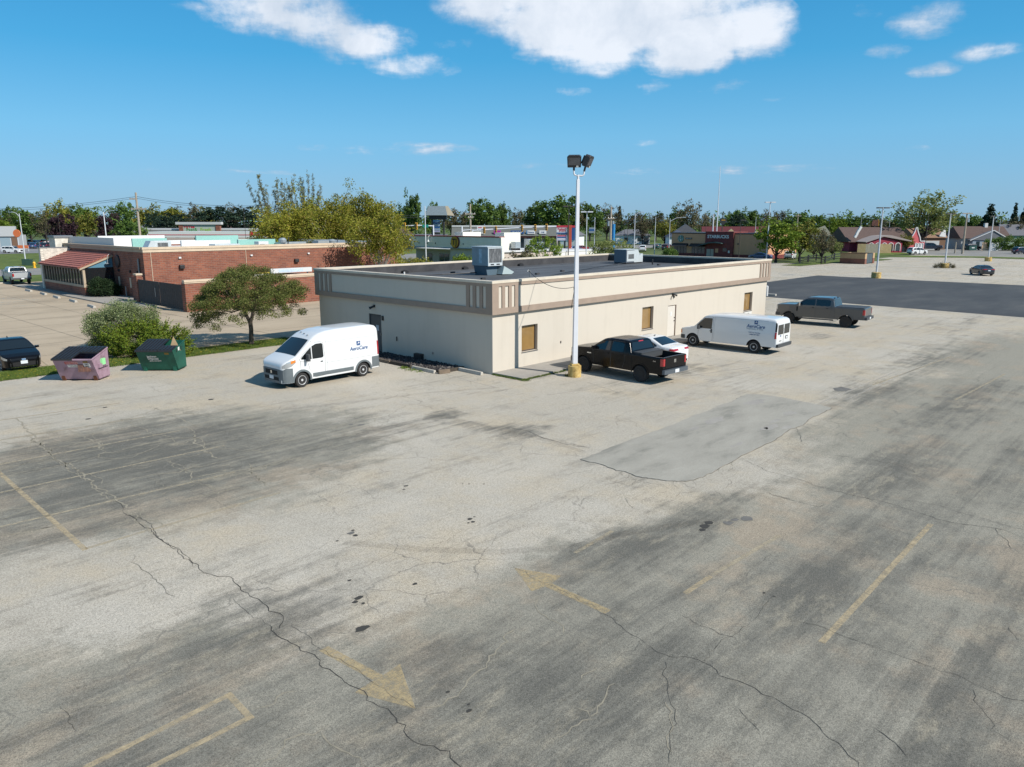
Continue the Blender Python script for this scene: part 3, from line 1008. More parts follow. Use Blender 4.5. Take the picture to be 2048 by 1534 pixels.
def blades(pts, h, w, rng, lean=0.5):
    """one curved blade (two-face strip) per point"""
    n = len(pts)
    a = rng.uniform(0, 2 * np.pi, n)
    hh = h * rng.uniform(0.5, 1.4, n)
    ww = w * rng.uniform(0.6, 1.4, n)
    side = np.stack([np.cos(a), np.sin(a), np.zeros(n)], 1) * ww[:, None]
    b = a + np.pi / 2
    ln = np.stack([np.cos(b), np.sin(b), np.zeros(n)], 1) * (hh * lean * rng.uniform(0.1, 1.2, n))[:, None]
    up = np.stack([np.zeros(n), np.zeros(n), hh], 1)
    V = np.stack([pts - side, pts + side, pts + ln + up], 1).reshape(-1, 3)
    F = np.arange(3 * n).reshape(-1, 3)
    return V, F


M_blade = leaf_color_mat('grass_blades', [(0.05, 0.09, 0.012), (0.10, 0.165, 0.022), (0.15, 0.21, 0.04), (0.20, 0.21, 0.07)], transl=0.3)
M_dand = leaf_color_mat('dandelion_yellow', [(0.75, 0.52, 0.03), (0.85, 0.65, 0.05)], transl=0.1)
rng = np.random.default_rng(5)


def lot_pts(n, s0, s1, t0, t1, z=0.03, edge=0.25):
    s = rng.uniform(s0, s1, n)
    t = rng.uniform(t0, t1, n) + rng.normal(0, edge, n) * 0.5
    return np.stack([CORNER.x + LU.x * s + LV.x * t, CORNER.y + LU.y * s + LV.y * t, np.full(n, z)], 1)


pts = np.concatenate([lot_pts(60000, -18.5, -0.8, 16.1, 18.45)])
V, F = blades(pts, 0.075, 0.012, rng)
o = bpy.data.objects.new('lawn_grass', np_mesh('lawn_grass', V, F, M_blade))
COL.objects.link(o)
tag(o, 'long grass on the narrow strip between the asphalt and the concrete lot', 'grass', kind='stuff')
# dandelions: small discs
dp = lot_pts(420, -18.5, -1.0, 16.25, 18.3, 0.09, 0.1)
kk = np.arange(6) * np.pi / 3
disc = np.stack([np.cos(kk), np.sin(kk), np.zeros(6)], 1) * 0.026
V = (dp[:, None, :] + disc[None] * rng.uniform(0.7, 1.5, (len(dp), 1, 1))).reshape(-1, 3)
F4 = np.array([[0, 1, 2, 3], [0, 3, 4, 5]])
F = (F4[None] + (np.arange(len(dp)) * 6)[:, None, None]).reshape(-1, 4)
o = bpy.data.objects.new('dandelions', np_mesh('dandelions', V, F, M_dand))
COL.objects.link(o)
tag(o, 'yellow dandelion heads dotted through the grass strip', 'dandelions', kind='stuff')
# weeds in the joints of the pavement, the pole base and the gravel bed edge


def weeds(name, label, clumps):
    P = []
    for (s, t, r, n, z) in clumps:
        q_ = rng.normal(0, 1, (n, 2)) * r
        P.append(np.stack([CORNER.x + LU.x * (s + q_[:, 0]) + LV.x * (t + q_[:, 1]), CORNER.y + LU.y * (s + q_[:, 0]) + LV.y * (t + q_[:, 1]), np.full(n, z)], 1))
    V, F = blades(np.concatenate(P), 0.085, 0.012, rng, 0.8)
    o = bpy.data.objects.new(name, np_mesh(name, V, F, M_blade))
    COL.objects.link(o)
    tag(o, label, 'weeds', kind='stuff')


weeds('weeds', 'green weeds along the edge of the pavement slab and kerb line', [(i * 0.09, -2.06, 0.045, 26 if rng.random() < 0.75 else 4, 0) for i in range(36)] + [(-0.05, -0.1 - i * 0.1, 0.04, 26, 0) for i in range(20)] + [(0.05, -2.15, 0.12, 160, 0)])
weeds('tall_weed', 'leafy weed growing at the foot of the yellow pole base', [(to_lot(ground_at(1136, 752))[0], to_lot(ground_at(1136, 752))[1], 0.10, 200, 0)])
weeds('kerb_weeds', 'small green weeds beside the broken kerb of the gravel bed', [(-1.95, 4.6, 0.14, 220, 0), (-1.95, 3.9, 0.18, 160, 0), (-1.9, 3.3, 0.2, 90, 0)])
# ================================================================== BEIGE BUILDING
def brick_mat(name, c1, c2, mortar, bw=0.40, bh=0.135, axis='x'):
    """running-bond brick, laid in the plane of the wall"""
    m = bpy.data.materials.new(name)
    MATS[name] = m
    m.use_nodes = True
    nt = m.node_tree
    N, L = nt.nodes, nt.links
    b = N['Principled BSDF']
    b.inputs['Roughness'].default_value = 0.9
    tc = N.new('ShaderNodeTexCoord')
    sp = N.new('ShaderNodeSeparateXYZ')
    cb = N.new('ShaderNodeCombineXYZ')
    L.new(tc.outputs['Object'], sp.inputs[0])
    ad = N.new('ShaderNodeMath')
    L.new(sp.outputs[0], ad.inputs[0])
    L.new(sp.outputs[1], ad.inputs[1])
    L.new(ad.outputs[0], cb.inputs[0])
    L.new(sp.outputs[2], cb.inputs[1])
    br = N.new('ShaderNodeTexBrick')
    br.inputs['Color1'].default_value = (*c1, 1)
    br.inputs['Color2'].default_value = (*c2, 1)
    br.inputs['Mortar'].default_value = (*mortar, 1)
    br.inputs['Scale'].default_value = 1.0
    br.inputs['Mortar Size'].default_value = 0.014
    br.inputs['Brick Width'].default_value = bw
    br.inputs['Row Height'].default_value = bh
    L.new(cb.outputs[0], br.inputs['Vector'])
    no = N.new('ShaderNodeTexNoise')
    no.inputs['Scale'].default_value = 0.8
    no.inputs['Detail'].default_value = 7
    L.new(tc.outputs['Object'], no.inputs['Vector'])
    mr = N.new('ShaderNodeMapRange')
    mr.inputs['From Min'].default_value = 0.3
    mr.inputs['From Max'].default_value = 0.7
    mr.inputs['To Min'].default_value = 0.82
    mr.inputs['To Max'].default_value = 1.14
    L.new(no.outputs['Fac'], mr.inputs['Value'])
    hv = N.new('ShaderNodeHueSaturation')
    L.new(br.outputs['Color'], hv.inputs['Color'])
    L.new(mr.outputs[0], hv.inputs['Value'])
    L.new(hv.outputs[0], b.inputs['Base Color'])
    bp = N.new('ShaderNodeBump')
    bp.invert = True
    bp.inputs['Strength'].default_value = 0.6
    bp.inputs['Distance'].default_value = 0.012
    L.new(br.outputs['Fac'], bp.inputs['Height'])
    L.new(bp.outputs[0], b.inputs['Normal'])
    return m


def stucco_mat(name, col, stain):
    """sand-finish render with rain streaks running down from the band and splash dirt"""
    m = bpy.data.materials.new(name)
    MATS[name] = m
    m.use_nodes = True
    nt = m.node_tree
    N, L = nt.nodes, nt.links
    b = N['Principled BSDF']
    b.inputs['Roughness'].default_value = 0.93
    b.inputs['Specular IOR Level'].default_value = 0.2
    tc = N.new('ShaderNodeTexCoord')
    mp = N.new('ShaderNodeMapping')
    mp.inputs['Scale'].default_value = (1.6, 1.6, 0.12)
    L.new(tc.outputs['Object'], mp.inputs['Vector'])
    n1 = N.new('ShaderNodeTexNoise')
    n1.inputs['Scale'].default_value = 1.5
    n1.inputs['Detail'].default_value = 7
    L.new(mp.outputs[0], n1.inputs['Vector'])
    n2 = N.new('ShaderNodeTexNoise')
    n2.inputs['Scale'].default_value = 0.7
    n2.inputs['Detail'].default_value = 8
    n2.inputs['Roughness'].default_value = 0.7
    L.new(tc.outputs['Object'], n2.inputs['Vector'])
    ad = N.new('ShaderNodeMath')
    L.new(n1.outputs['Fac'], ad.inputs[0])
    L.new(n2.outputs['Fac'], ad.inputs[1])
    rp = N.new('ShaderNodeMapRange')
    rp.inputs['From Min'].default_value = 0.98
    rp.inputs['From Max'].default_value = 1.36
    rp.inputs['To Max'].default_value = 0.30
    L.new(ad.outputs[0], rp.inputs['Value'])
    mx = N.new('ShaderNodeMixRGB')
    mx.inputs['Color1'].default_value = (*col, 1)
    mx.inputs['Color2'].default_value = (*stain, 1)
    L.new(rp.outputs[0], mx.inputs['Fac'])
    L.new(mx.outputs[0], b.inputs['Base Color'])
    n3 = N.new('ShaderNodeTexNoise')
    n3.inputs['Scale'].default_value = 45
    n3.inputs['Detail'].default_value = 4
    L.new(tc.outputs['Object'], n3.inputs['Vector'])
    bp = N.new('ShaderNodeBump')
    bp.inputs['Strength'].default_value = 0.35
    bp.inputs['Distance'].default_value = 0.01
    L.new(n3.outputs['Fac'], bp.inputs['Height'])
    L.new(bp.outputs[0], b.inputs['Normal'])
    return m


M_stucco = stucco_mat('cream_stucco', (0.535, 0.485, 0.412), (0.43, 0.385, 0.32))
M_panel = stucco_mat('cream_panel', (0.55, 0.50, 0.425), (0.48, 0.43, 0.36))
M_tan = mat('tan_trim', (0.30, 0.23, 0.18), 0.9, var=0.08, scale=2.0, bump=0.2, bscale=50)
M_coping = mat('coping_cap', (0.58, 0.51, 0.41), 0.6, var=0.1, scale=1.5)
M_roof = noise_mat('roof_membrane', [(0.3, (0.058, 0.062, 0.068)), (0.5, (0.085, 0.09, 0.098)), (0.72, (0.135, 0.14, 0.148))], 0.5, sx=0.35, sy=1.6, rough=0.75, grain=0.1)
M_parapet_in = noise_mat('parapet_membrane', [(0.3, (0.030, 0.030, 0.033)), (0.7, (0.075, 0.073, 0.075))], 0.9, rough=0.7)
M_blind = mat('amber_blind', (0.27, 0.165, 0.06), 0.12, var=0.12, scale=1.2, coat=1.0)
M_wframe = mat('bronze_frame', (0.065, 0.048, 0.042), 0.5)
M_greydoor = mat('grey_steel_door', (0.070, 0.075, 0.080), 0.5)
M_creamdoor = mat('cream_door', (0.60, 0.555, 0.49), 0.5, var=0.03)
M_white = mat('white_plastic', (0.64, 0.63, 0.60), 0.45)
M_black = mat('black_metal', (0.020, 0.020, 0.022), 0.5)
M_grey = mat('grey_metal', (0.23, 0.235, 0.24), 0.45, 0.6)
M_galv = mat('galvanised', (0.42, 0.46, 0.48), 0.4, 0.55, var=0.15, scale=3)

LB, DB = 30.75, 15.35
BH, FZ = 4.68, 3.02
OV = 0.14
bld = thing('commercial_building', 'long low beige stucco building with flat dark roof and tan banded parapet', 'building', CORNER, LOT_ROT)
W_S = [(2.15, 3.40, 0.86, 2.25), (13.30, 14.57, 0.86, 2.29), (27.05, 28.40, 0.86, 2.27)]      # windows of the sunlit wall
DOOR_S = (16.30, 17.33, 0.10, 2.16)
# sunlit wall with real openings: pieces butt end to end
cols = sorted([(a, b, z0, z1) for a, b, z0, z1 in W_S] + [DOOR_S])
w = MB()
x = 0.0
TH = 0.28
for a, b, z0, z1 in cols:
    w.box(x, 0, 0, a, TH, FZ)
    if z0 > 0.2: w.box(a, 0, 0, b, TH, z0)
    w.box(a, 0, z1, b, TH, FZ)
    x = b
w.box(x, 0, 0, LB, TH, FZ)
# shaded wall (plane x = 0)
D_T = (9.03, 10.20, 0.10, 2.26)
w.box(0, TH, 0, TH, D_T[0], FZ)
w.box(0, D_T[0], D_T[3], TH, D_T[1], FZ)
w.box(0, D_T[1], 0, TH, DB, FZ)
w.box(LB - TH, TH, 0, LB, DB - TH, FZ)
w.box(TH, DB - TH, 0, LB, DB, FZ)
w.build('wall', M_stucco, bld)
# fascia core, overhanging
f = MB()
f.box(-OV, -OV, FZ, LB + OV, 0.12, BH - 0.12)
f.box(-OV, 0.12, FZ, 0.12, DB + OV, BH - 0.12)
f.box(LB - 0.12, 0.12, FZ, LB + OV, DB + OV, BH - 0.12)
f.box(0.12, DB - 0.12, FZ, LB - 0.12, DB + OV, BH - 0.12)
f.build('fascia_panel', M_panel, bld)
# tan trims proud of the fascia
PT = 0.055


def trims(axis, length):
    """axis 0: sunlit side, axis 1: shaded side"""
    def strip(a, b, z0, z1, nm, d=PT, d0=0.0):
        mb = MB()
        if axis == 0: mb.box(a, -OV - d, z0, b, -OV - d0 + 0.002, z1)
        else: mb.box(-OV - d, a, z0, -OV - d0 + 0.002, b, z1)
        mb.build(nm, M_tan, bld)
    e0 = -OV - PT if axis == 0 else -OV
    e1 = length + OV
    strip(e0, e1, 4.40, 4.55, 'trim_band')
    strip(e0, e1, 3.02, 3.32, 'trim_band', PT + 0.003)
    k = 0.262 + OV
    w_ = 0.243
    for end in (0, 1):
        segs = [(e0, 0.262), (0.505, 0.719), (0.986, 1.203), (1.441, 1.678)]
        for a, b in segs:
            if end: a, b = length - b, (e1 if a == e0 else length - a)
            strip(a, b, 3.32, 4.40, 'trim_post')


trims(0, LB)
trims(1, DB)
# far sides get plain bands
mb = MB()
mb.box(LB + OV, -OV, 3.02, LB + OV + PT, DB + OV, 3.32).box(LB + OV, -OV, 4.40, LB + OV + PT, DB + OV, 4.55)
mb.box(-OV, DB + OV, 3.02, LB + OV + PT, DB + OV + PT, 3.32).box(-OV, DB + OV, 4.40, LB + OV + PT, DB + OV + PT, 4.55)
mb.build('trim_band', M_tan, bld)
# coping: four lengths, mitred plainly
cp_ = OV + PT + 0.02
for k, (x0, y0, x1, y1) in enumerate([(-cp_, -cp_, LB + cp_, 0.14), (-cp_, 0.14, 0.14, DB - 0.14), (-cp_, DB - 0.14, LB + cp_, DB + cp_), (LB - 0.14, 0.14, LB + cp_, DB - 0.14)]):
    MB().box(x0, y0, 4.55, x1, y1, 4.68).build('coping', M_coping, bld, bevel=0.012)
MB().box(0.1, 0.1, 3.6, LB - 0.1, DB - 0.1, 4.05).build('roof', M_roof, bld)
pi_ = MB()
pi_.box(0.119, 0.121, 4.04, LB - 0.121, 0.135, 4.56).box(0.119, DB - 0.135, 4.04, LB - 0.121, DB - 0.121, 4.56)
pi_.box(0.121, 0.14, 4.04, 0.135, DB - 0.14, 4.56).box(LB - 0.135, 0.14, 4.04, LB - 0.121, DB - 0.14, 4.56)
pi_.build('parapet_lining', M_parapet_in, bld)
# membrane laps on the roof, as shallow raised seams
for t in (2.2, 4.2, 6.2, 8.2, 10.2, 12.2, 14.0):
    MB().box(0.2, t, 4.05, LB - 0.2, t + 0.10, 4.054).build('roof_seam', M_parapet_in, bld)


def window(axis, a, b, z0, z1):
    d = 0.17
    fr = MB()
    t = 0.055

    def bx(mb, u0, u1, v0, v1, za, zb):
        if axis == 0: mb.box(u0, v0, za, u1, v1, zb)
        else: mb.box(v0, u0, za, v1, u1, zb)
    bx(fr, a, a + t, d, d + 0.06, z0, z1)
    bx(fr, b - t, b, d, d + 0.06, z0, z1)
    bx(fr, a + t, b - t, d, d + 0.06, z1 - t, z1)
    bx(fr, a + t, b - t, d, d + 0.06, z0, z0 + t)
    o = fr.build('window', M_wframe, bld)
    pn = MB()
    bx(pn, a + t, b - t, d + 0.025, d + 0.04, z0 + t, z1 - t)
    pn.build('pane', M_blind, o)
    sl = MB()
    bx(sl, a - 0.02, b + 0.02, -0.03, d, z0 - 0.035, z0 - 0.001)
    sl.build('sill', M_grey, o)


for ww in W_S: window(0, *ww)
# doors
o = MB().box(DOOR_S[0] + 0.05, 0.06, 0.10, DOOR_S[1] - 0.05, 0.10, 2.11).build('door', M_creamdoor, bld)
MB().box(DOOR_S[0], 0.05, 0.10, DOOR_S[0] + 0.05, 0.14, 2.16).box(DOOR_S[1] - 0.05, 0.03, 0.10, DOOR_S[1], 0.14, 2.16).box(DOOR_S[0] + 0.05, 0.05, 2.11, DOOR_S[1] - 0.05, 0.14, 2.16).build('door_frame', mat('brown_frame', (0.16, 0.10, 0.065), 0.6), o)
MB().box(DOOR_S[1] - 0.17, -0.005, 1.08, DOOR_S[1] - 0.11, 0.06, 1.13).build('handle', M_black, o)
MB().box(DOOR_S[1] - 0.16, 0.02, 1.28, DOOR_S[1] - 0.11, 0.06, 1.34).build('lock', M_black, o)
MB().box(DOOR_S[0] + 0.38, 0.05, 1.45, DOOR_S[0] + 0.60, 0.059, 1.73).build('notice', M_white, o)
o = MB().box(0.08, D_T[0] + 0.05, 0.10, 0.13, D_T[1] - 0.05, 2.20).build('door', M_greydoor, bld)
MB().box(0.04, D_T[0], 0.10, 0.16, D_T[0] + 0.05, 2.26).box(0.04, D_T[1] - 0.05, 0.10, 0.16, D_T[1], 2.26).box(0.04, D_T[0] + 0.05, 2.20, 0.16, D_T[1] - 0.05, 2.26).build('door_frame', mat('charcoal_frame', (0.05, 0.053, 0.058), 0.5), o)
MB().box(0.02, D_T[0] + 0.12, 1.05, 0.08, D_T[0] + 0.17, 1.20).build('handle', M_grey, o)
MB().box(0.065, D_T[0] + 0.35, 1.30, 0.08, D_T[0] + 0.60, 1.62).build('notice', mat('faded_notice', (0.42, 0.46, 0.50), 0.7), o)
# small wall fittings
wl = MB().box(16.72, -0.10, 2.80, 16.86, 0.0, 2.93).build('flood_light', M_black, bld)
MB().tube([(16.75, -0.08, 2.86), (16.62, -0.22, 2.72)], [0.035, 0.07], 8).tube([(16.83, -0.08, 2.86), (16.98, -0.22, 2.80)], [0.035, 0.07], 8).build('lamp_head', M_black, wl)
wl = MB().box(-0.08, 9.55, 2.66, 0, 9.68, 2.80).build('flood_light', M_black, bld)
MB().tube([(-0.05, 9.6, 2.72), (-0.30, 9.72, 2.62)], [0.04, 0.085], 8).build('lamp_head', M_black, wl)
MB().box(-0.06, 8.78, 1.96, 0, 8.92, 2.22).build('alarm_box', M_black, bld)
MB().tube([(-0.04, 7.6, 0.9), (-0.04, 7.6, 1.15)], 0.03, 6).build('tap', M_black, bld)
MB().box(-0.05, 4.5, 0.5, 0, 4.55, 0.62).build('outlet', M_grey, bld)
MB().box(5.3, -0.03, 0.98, 5.36, 0, 1.10).build('outlet', M_black, bld)
sg = MB().box(27.12, -0.05, 0.44, 28.34, -0.001, 0.80).build('number_plate', M_white, bld)
text('house_number', '607', 0.20, M_black, sg, frame((27.75, -0.055, 0.62), (1, 0, 0), (0, 0, 1)))
# vent at the foot of the shaded wall
MB().box(-0.22, 5.32, 0.10, 0, 5.92, 0.42).build('vent_box', M_black, bld)
# downpipe line and cable that hangs from the mast on the roof edge
# cable mast and roof fittings
mst = MB().tube([(3.35, 0.5, 4.04), (3.35, 0.5, 5.02)], 0.03, 8).tube([(3.35, 0.5, 4.95), (3.20, 0.5, 5.05), (3.12, 0.5, 4.95)], 0.025, 8)
mst.build('cable_mast', M_grey, bld)
for (s, t) in ((1.6, 11.2), (3.2, 4.0), (6.4, 7.0), (12, 7.5), (15.5, 8.2), (22.5, 4.5), (27.0, 7.5), (9.0, 12.6)):
    MB().box(s - 0.25, t - 0.08, 4.054, s + 0.05, t + 0.08, 4.16).build('pipe_block', M_parapet_in, bld)
MB().tube([(1.0, 11.2, 4.17), (6.5, 11.0, 4.17), (9.2, 10.3, 4.2)], 0.035, 6).build('gas_pipe', M_black, bld)
MB().tube([(1.4, 4.0, 4.17), (8.0, 4.05, 4.17), (14.0, 6.5, 4.17), (26.6, 10.6, 4.17)], 0.03, 6).build('gas_pipe', M_black, bld)
for x_, y_ in ((4.5, 12.4), (2.2, 9.9), (1.2, 6.8)): MB().tube([(x_, y_, 4.05), (x_, y_, 4.36)], 0.055, 8).build('vent_pipe', M_white, bld)
MB().tube([(27.5, 8.5, 4.05), (27.5, 8.5, 4.5)], 0.06, 8).build('vent_pipe', M_black, bld)
for s in (6.5, 12.2, 18.3):
    MB().extrude([(s, DB - 0.136, 4.055), (s + 0.45, DB - 0.136, 4.055), (s + 0.45, DB - 0.136, 4.20), (s + 0.25, DB - 0.136, 4.27), (s, DB - 0.136, 4.20)], (0, -0.25, 0)).build('scupper', M_black, bld)

# ---- rooftop air handlers: things that stand on the roof
M_unit = mat('unit_grey', (0.30, 0.33, 0.345), 0.5, 0.2, var=0.12, scale=2.5)
M_unit_l = mat('unit_pale', (0.55, 0.59, 0.60), 0.45, 0.2, var=0.08, scale=2.5)
M_coil = noise_mat('coil_fins', [(0.3, (0.055, 0.058, 0.06)), (0.55, (0.13, 0.135, 0.14)), (0.75, (0.30, 0.30, 0.30))], 3.0, sx=3, sy=0.3, rough=0.5)
u1 = thing('rooftop_air_unit', 'tall grey air handling unit on a pedestal on the flat roof, nearer the shaded wall', 'air conditioner', lot(9.46, 9.84, 4.054), LOT_ROT, 'air units on the beige building')
b1 = MB().box(-0.67, -0.73, 0.62, 0.67, 0.73, 1.82).build('cabinet', M_unit, u1, bevel=0.02)
MB().box(-0.71, -0.78, 1.82, 0.71, 0.77, 1.88).build('lid', M_unit_l, u1)
fr = MB()
fr.box(-0.67, -0.80, 0.62, -0.60, -0.732, 1.80).box(0.60, -0.80, 0.62, 0.67, -0.732, 1.80).box(-0.60, -0.80, 1.74, 0.60, -0.732, 1.80).box(-0.60, -0.80, 0.62, 0.60, -0.732, 0.82)
fo = fr.build('coil_frame', M_unit_l, u1)
MB().box(-0.60, -0.77, 0.82, 0.60, -0.733, 1.74).build('coil', M_coil, fo)
for x_ in (-0.45, 0.1): MB().box(x_, -0.803, 0.67, x_ + 0.32, -0.799, 0.75).build('louvre', M_black, fo)
MB().box(-0.675, -0.20, 0.78, -0.671, 0.05, 1.72).build('drip_stain', mat('pale_stain', (0.45, 0.52, 0.56), 0.6, var=0.3, scale=5), b1)
MB().extrude([(-0.45, -0.50, 0.0), (0.40, -0.50, 0.0), (0.60, -0.50, 0.62), (-0.60, -0.50, 0.62)], (0, 1.15, 0)).build('pedestal', mat('blue_grey_curb', (0.10, 0.15, 0.19), 0.5, 0.2), u1)
MB().extrude([(0.45, -1.0, 0.05), (1.35, -1.0, 0.02), (1.60, -1.0, 0.15), (0.64, -1.0, 0.58)], (0, 1.35, 0)).build('duct_cover', mat('pale_flashing', (0.46, 0.54, 0.54), 0.4, 0.2), u1)
u2 = thing('rooftop_air_unit', 'squat grey air unit with a pale slanted hood further back on the flat roof', 'air conditioner', lot(27.2, 11.14, 4.054), LOT_ROT, 'air units on the beige building')
MB().box(-0.59, -0.62, 0.10, 0.59, 0.62, 1.16).build('cabinet', mat('unit_shade_grey', (0.13, 0.15, 0.18), 0.5, 0.2), u2, bevel=0.02)  # shade of the side turned from the sun is put into this dark colour
MB().box(-0.62, -0.65, 1.16, 1.2, 0.65, 1.20).build('lid', M_unit_l, u2)
MB().extrude([(0.592, -0.62, 0.10), (1.5, -0.62, 0.10), (1.5, -0.62, 0.60), (1.15, -0.62, 1.155), (0.592, -0.62, 1.155)], (0, 1.24, 0)).build('hood', M_unit_l, u2)
MB().box(-0.5, -0.645, 0.2, 0.55, -0.622, 1.1).build('side_panel', M_unit_l, u2)  # paints the sunlit face of the cabinet paler than its shaded side
MB().box(-0.30, -0.66, 0.42, 0.5, -0.646, 0.80).build('hood_opening', M_coil, u2)
MB().box(1.5, -0.62, 0.10, 1.9, -0.57, 0.8).box(1.5, -0.57, 0.75, 1.9, 0.57, 0.8).box(1.86, -0.57, 0.10, 1.9, 0.57, 0.75).build('guard_frame', M_unit_l, u2)
MB().box(-0.55, -0.58, 0.0, 1.8, 0.58, 0.10).build('curb', M_black, u2)

# ---- gravel bed, timbers, kerb pieces along the shaded wall
bed = MB().prism([(-1.55, 2.2), (-0.01, 2.2), (-0.01, 8.8), (-1.55, 8.8)], 0.0, 0.09).build('gravel_bed', mat('bed_soil', (0.03, 0.028, 0.03), 1.0, var=0.4, scale=6), loc=CORNER, rz=LOT_ROT)
bed['kind'] = 'structure'
rs = np.random.default_rng(3)
n = 2600
base = np.array([[1, 0, -.4], [-.5, .87, -.4], [-.5, -.87, -.4], [0.15, 0.1, .75], [.6, .6, .3], [-.7, .2, .35]])
fc = np.array([[0, 1, 4], [1, 5, 4], [1, 2, 5], [2, 0, 3], [0, 4, 3], [4, 5, 3], [5, 2, 3]])
sz = rs.uniform(0.025, 0.075, n)
an = rs.uniform(0, 6.28, n)
cs, sn = np.cos(an), np.sin(an)
Vv = base[None] * sz[:, None, None] * rs.uniform(0.7, 1.3, (n, 1, 3))
Vr = np.stack([Vv[..., 0] * cs[:, None] - Vv[..., 1] * sn[:, None], Vv[..., 0] * sn[:, None] + Vv[..., 1] * cs[:, None], Vv[..., 2]], -1)
Vr += np.stack([rs.uniform(-1.5, -0.06, n), rs.uniform(2.26, 8.75, n), 0.095 + rs.uniform(0, 0.05, n)], 1)[:, None]
me = np_mesh('gravel', Vr.reshape(-1, 3), (fc[None] + (np.arange(n) * 6)[:, None, None]).reshape(-1, 3), leaf_color_mat('dark_rock', [(0.025, 0.022, 0.025), (0.05, 0.045, 0.05), (0.035, 0.03, 0.03), (0.22, 0.20, 0.18)], transl=0.0, rough=0.9))
o = bpy.data.objects.new('gravel', me)
COL.objects.link(o)
o.location, o.rotation_euler = CORNER, (0, 0, LOT_ROT)
tag(o, 'dark broken rock filling the bed along the shaded wall', 'gravel', kind='stuff')
M_timber = mat('weathered_timber', (0.16, 0.12, 0.085), 0.9, var=0.3, scale=4, bump=0.5, bscale=25)
M_timber_d = mat('dark_timber', (0.05, 0.04, 0.03), 0.9, var=0.3, scale=4, bump=0.5, bscale=25)


def kerb_piece(name, label, cat, a, b, w, h, m, group=None, z0=0.0, bev=0.02):
    a, b = lot(*a), lot(*b)
    d = b - a
    L_ = d.length
    o = MB().extrude([(-L_ / 2, -w / 2, z0), (-L_ / 2, w / 2, z0), (-L_ / 2, w * 0.36, z0 + h), (-L_ / 2, -w * 0.36, z0 + h)], (L_, 0, 0)).build(name, m, bevel=bev)
    o.location = (a + b) / 2
    o.rotation_euler = (0, 0, math.atan2(d.y, d.x))
    return tag(o, label, cat, group)


kerb_piece('landscape_timber', 'dark landscape timber edging the rock bed right behind the tall white van', 'timber', (-1.68, 6.15), (-1.66, 8.7), 0.16, 0.17, M_timber)
kerb_piece('landscape_timber', 'almost black landscape timber in the middle of the rock bed edge', 'timber', (-1.69, 4.35), (-1.67, 6.08), 0.16, 0.17, M_timber_d)
kerb_piece('landscape_timber', 'short timber closing the near end of the rock bed', 'timber', (-1.45, 2.12), (-0.05, 2.08), 0.14, 0.17, M_timber_d)
kerb_piece('timber_block', 'short sawn timber block lying between two concrete kerbs', 'timber', (-1.75, 2.12), (-1.15, 1.95), 0.22, 0.2, M_timber)
kerb_piece('concrete_kerb', 'pale concrete parking kerb at the near edge of the rock bed', 'kerb', (-1.78, 2.35), (-1.72, 4.2), 0.18, 0.16, M_kerb)
kerb_piece('concrete_wheel_stop', 'concrete wheel stop lying along the shaded wall beside the building corner', 'wheel stop', (-0.5, 0.25), (-0.42, 2.0), 0.2, 0.17, M_kerb)

# ---- tall light pole in front of the sunlit wall
M_polew = mat('white_pole_paint', (0.64, 0.65, 0.68), 0.45, var=0.05, scale=1.5)
M_ybase = noise_mat('peeling_yellow', [(0.36, (0.15, 0.105, 0.05)), (0.44, (0.42, 0.28, 0.09)), (0.58, (0.54, 0.39, 0.15)), (0.72, (0.56, 0.49, 0.32))], 3.2, rough=0.85, grain=0.15, bump=0.4)
M_lamp = mat('bronze_lamp_housing', (0.028, 0.026, 0.027), 0.45)
M_lens = mat('grey_lens', (0.09, 0.09, 0.095), 0.15, var=0.25, scale=3)


def flood_head(parent, at, yaw, tilt):
    """shoebox floodlight: bevelled housing, visor lip, glass, knuckle"""
    M_ = Matrix.Translation(at) @ Matrix.Rotation(yaw, 4, 'Z') @ Matrix.Rotation(tilt, 4, 'X')
    h = MB()
    h.extrude([(-0.31, -0.13, -0.26), (0.31, -0.13, -0.26), (0.33, -0.13, 0.22), (0.24, -0.13, 0.29), (-0.24, -0.13, 0.29), (-0.33, -0.13, 0.22)], (0, 0.24, 0))
    h.extrude([(-0.24, 0.11, -0.2), (0.24, 0.11, -0.2), (0.24, 0.11, 0.2), (-0.24, 0.11, 0.2)], (0, 0.10, 0))
    o = h.build('lamp_head', M_lamp, parent, bevel=0.015)
    o.matrix_local = M_
    MB().box(-0.27, -0.145, -0.15, 0.27, -0.131, 0.19).build('lens', M_lens, o)
    MB().box(0.10, -0.15, -0.25, 0.20, -0.131, -0.17).build('sticker', M_white, o)
    return o


pole_at = ground_at(1149, 753)
pl = thing('light_pole', 'tall white square light pole with two floodlights on a peeling yellow concrete base', 'light pole', pole_at, R(12))
MB().lathe([(0.325, 0), (0.325, 0.55), (0.30, 0.57)], n=28).build('pole_base', M_ybase, pl, smooth=40)
MB().box(-0.2, -0.2, 0.57, 0.2, 0.2, 0.66).build('base_cap', M_ybase, pl, bevel=0.02)
V = []
for z, r in ((0.66, 0.118), (9.45, 0.070)):
    V += [(-r, -r, z), (r, -r, z), (r, r, z), (-r, r, z)]
MB().add(V, [(0, 3, 2, 1), (4, 5, 6, 7), (0, 1, 5, 4), (1, 2, 6, 5), (2, 3, 7, 6), (3, 0, 4, 7)]).build('pole', M_polew, pl, bevel=0.012)
arm = MB()
cr, sr = math.cos(R(-12)), math.sin(R(-12))
rot = lambda x, y, z: (x * cr - y * sr, x * sr + y * cr, z)
arm.tube([(0, 0, 9.44), (0, 0, 9.62)], 0.055, 10)
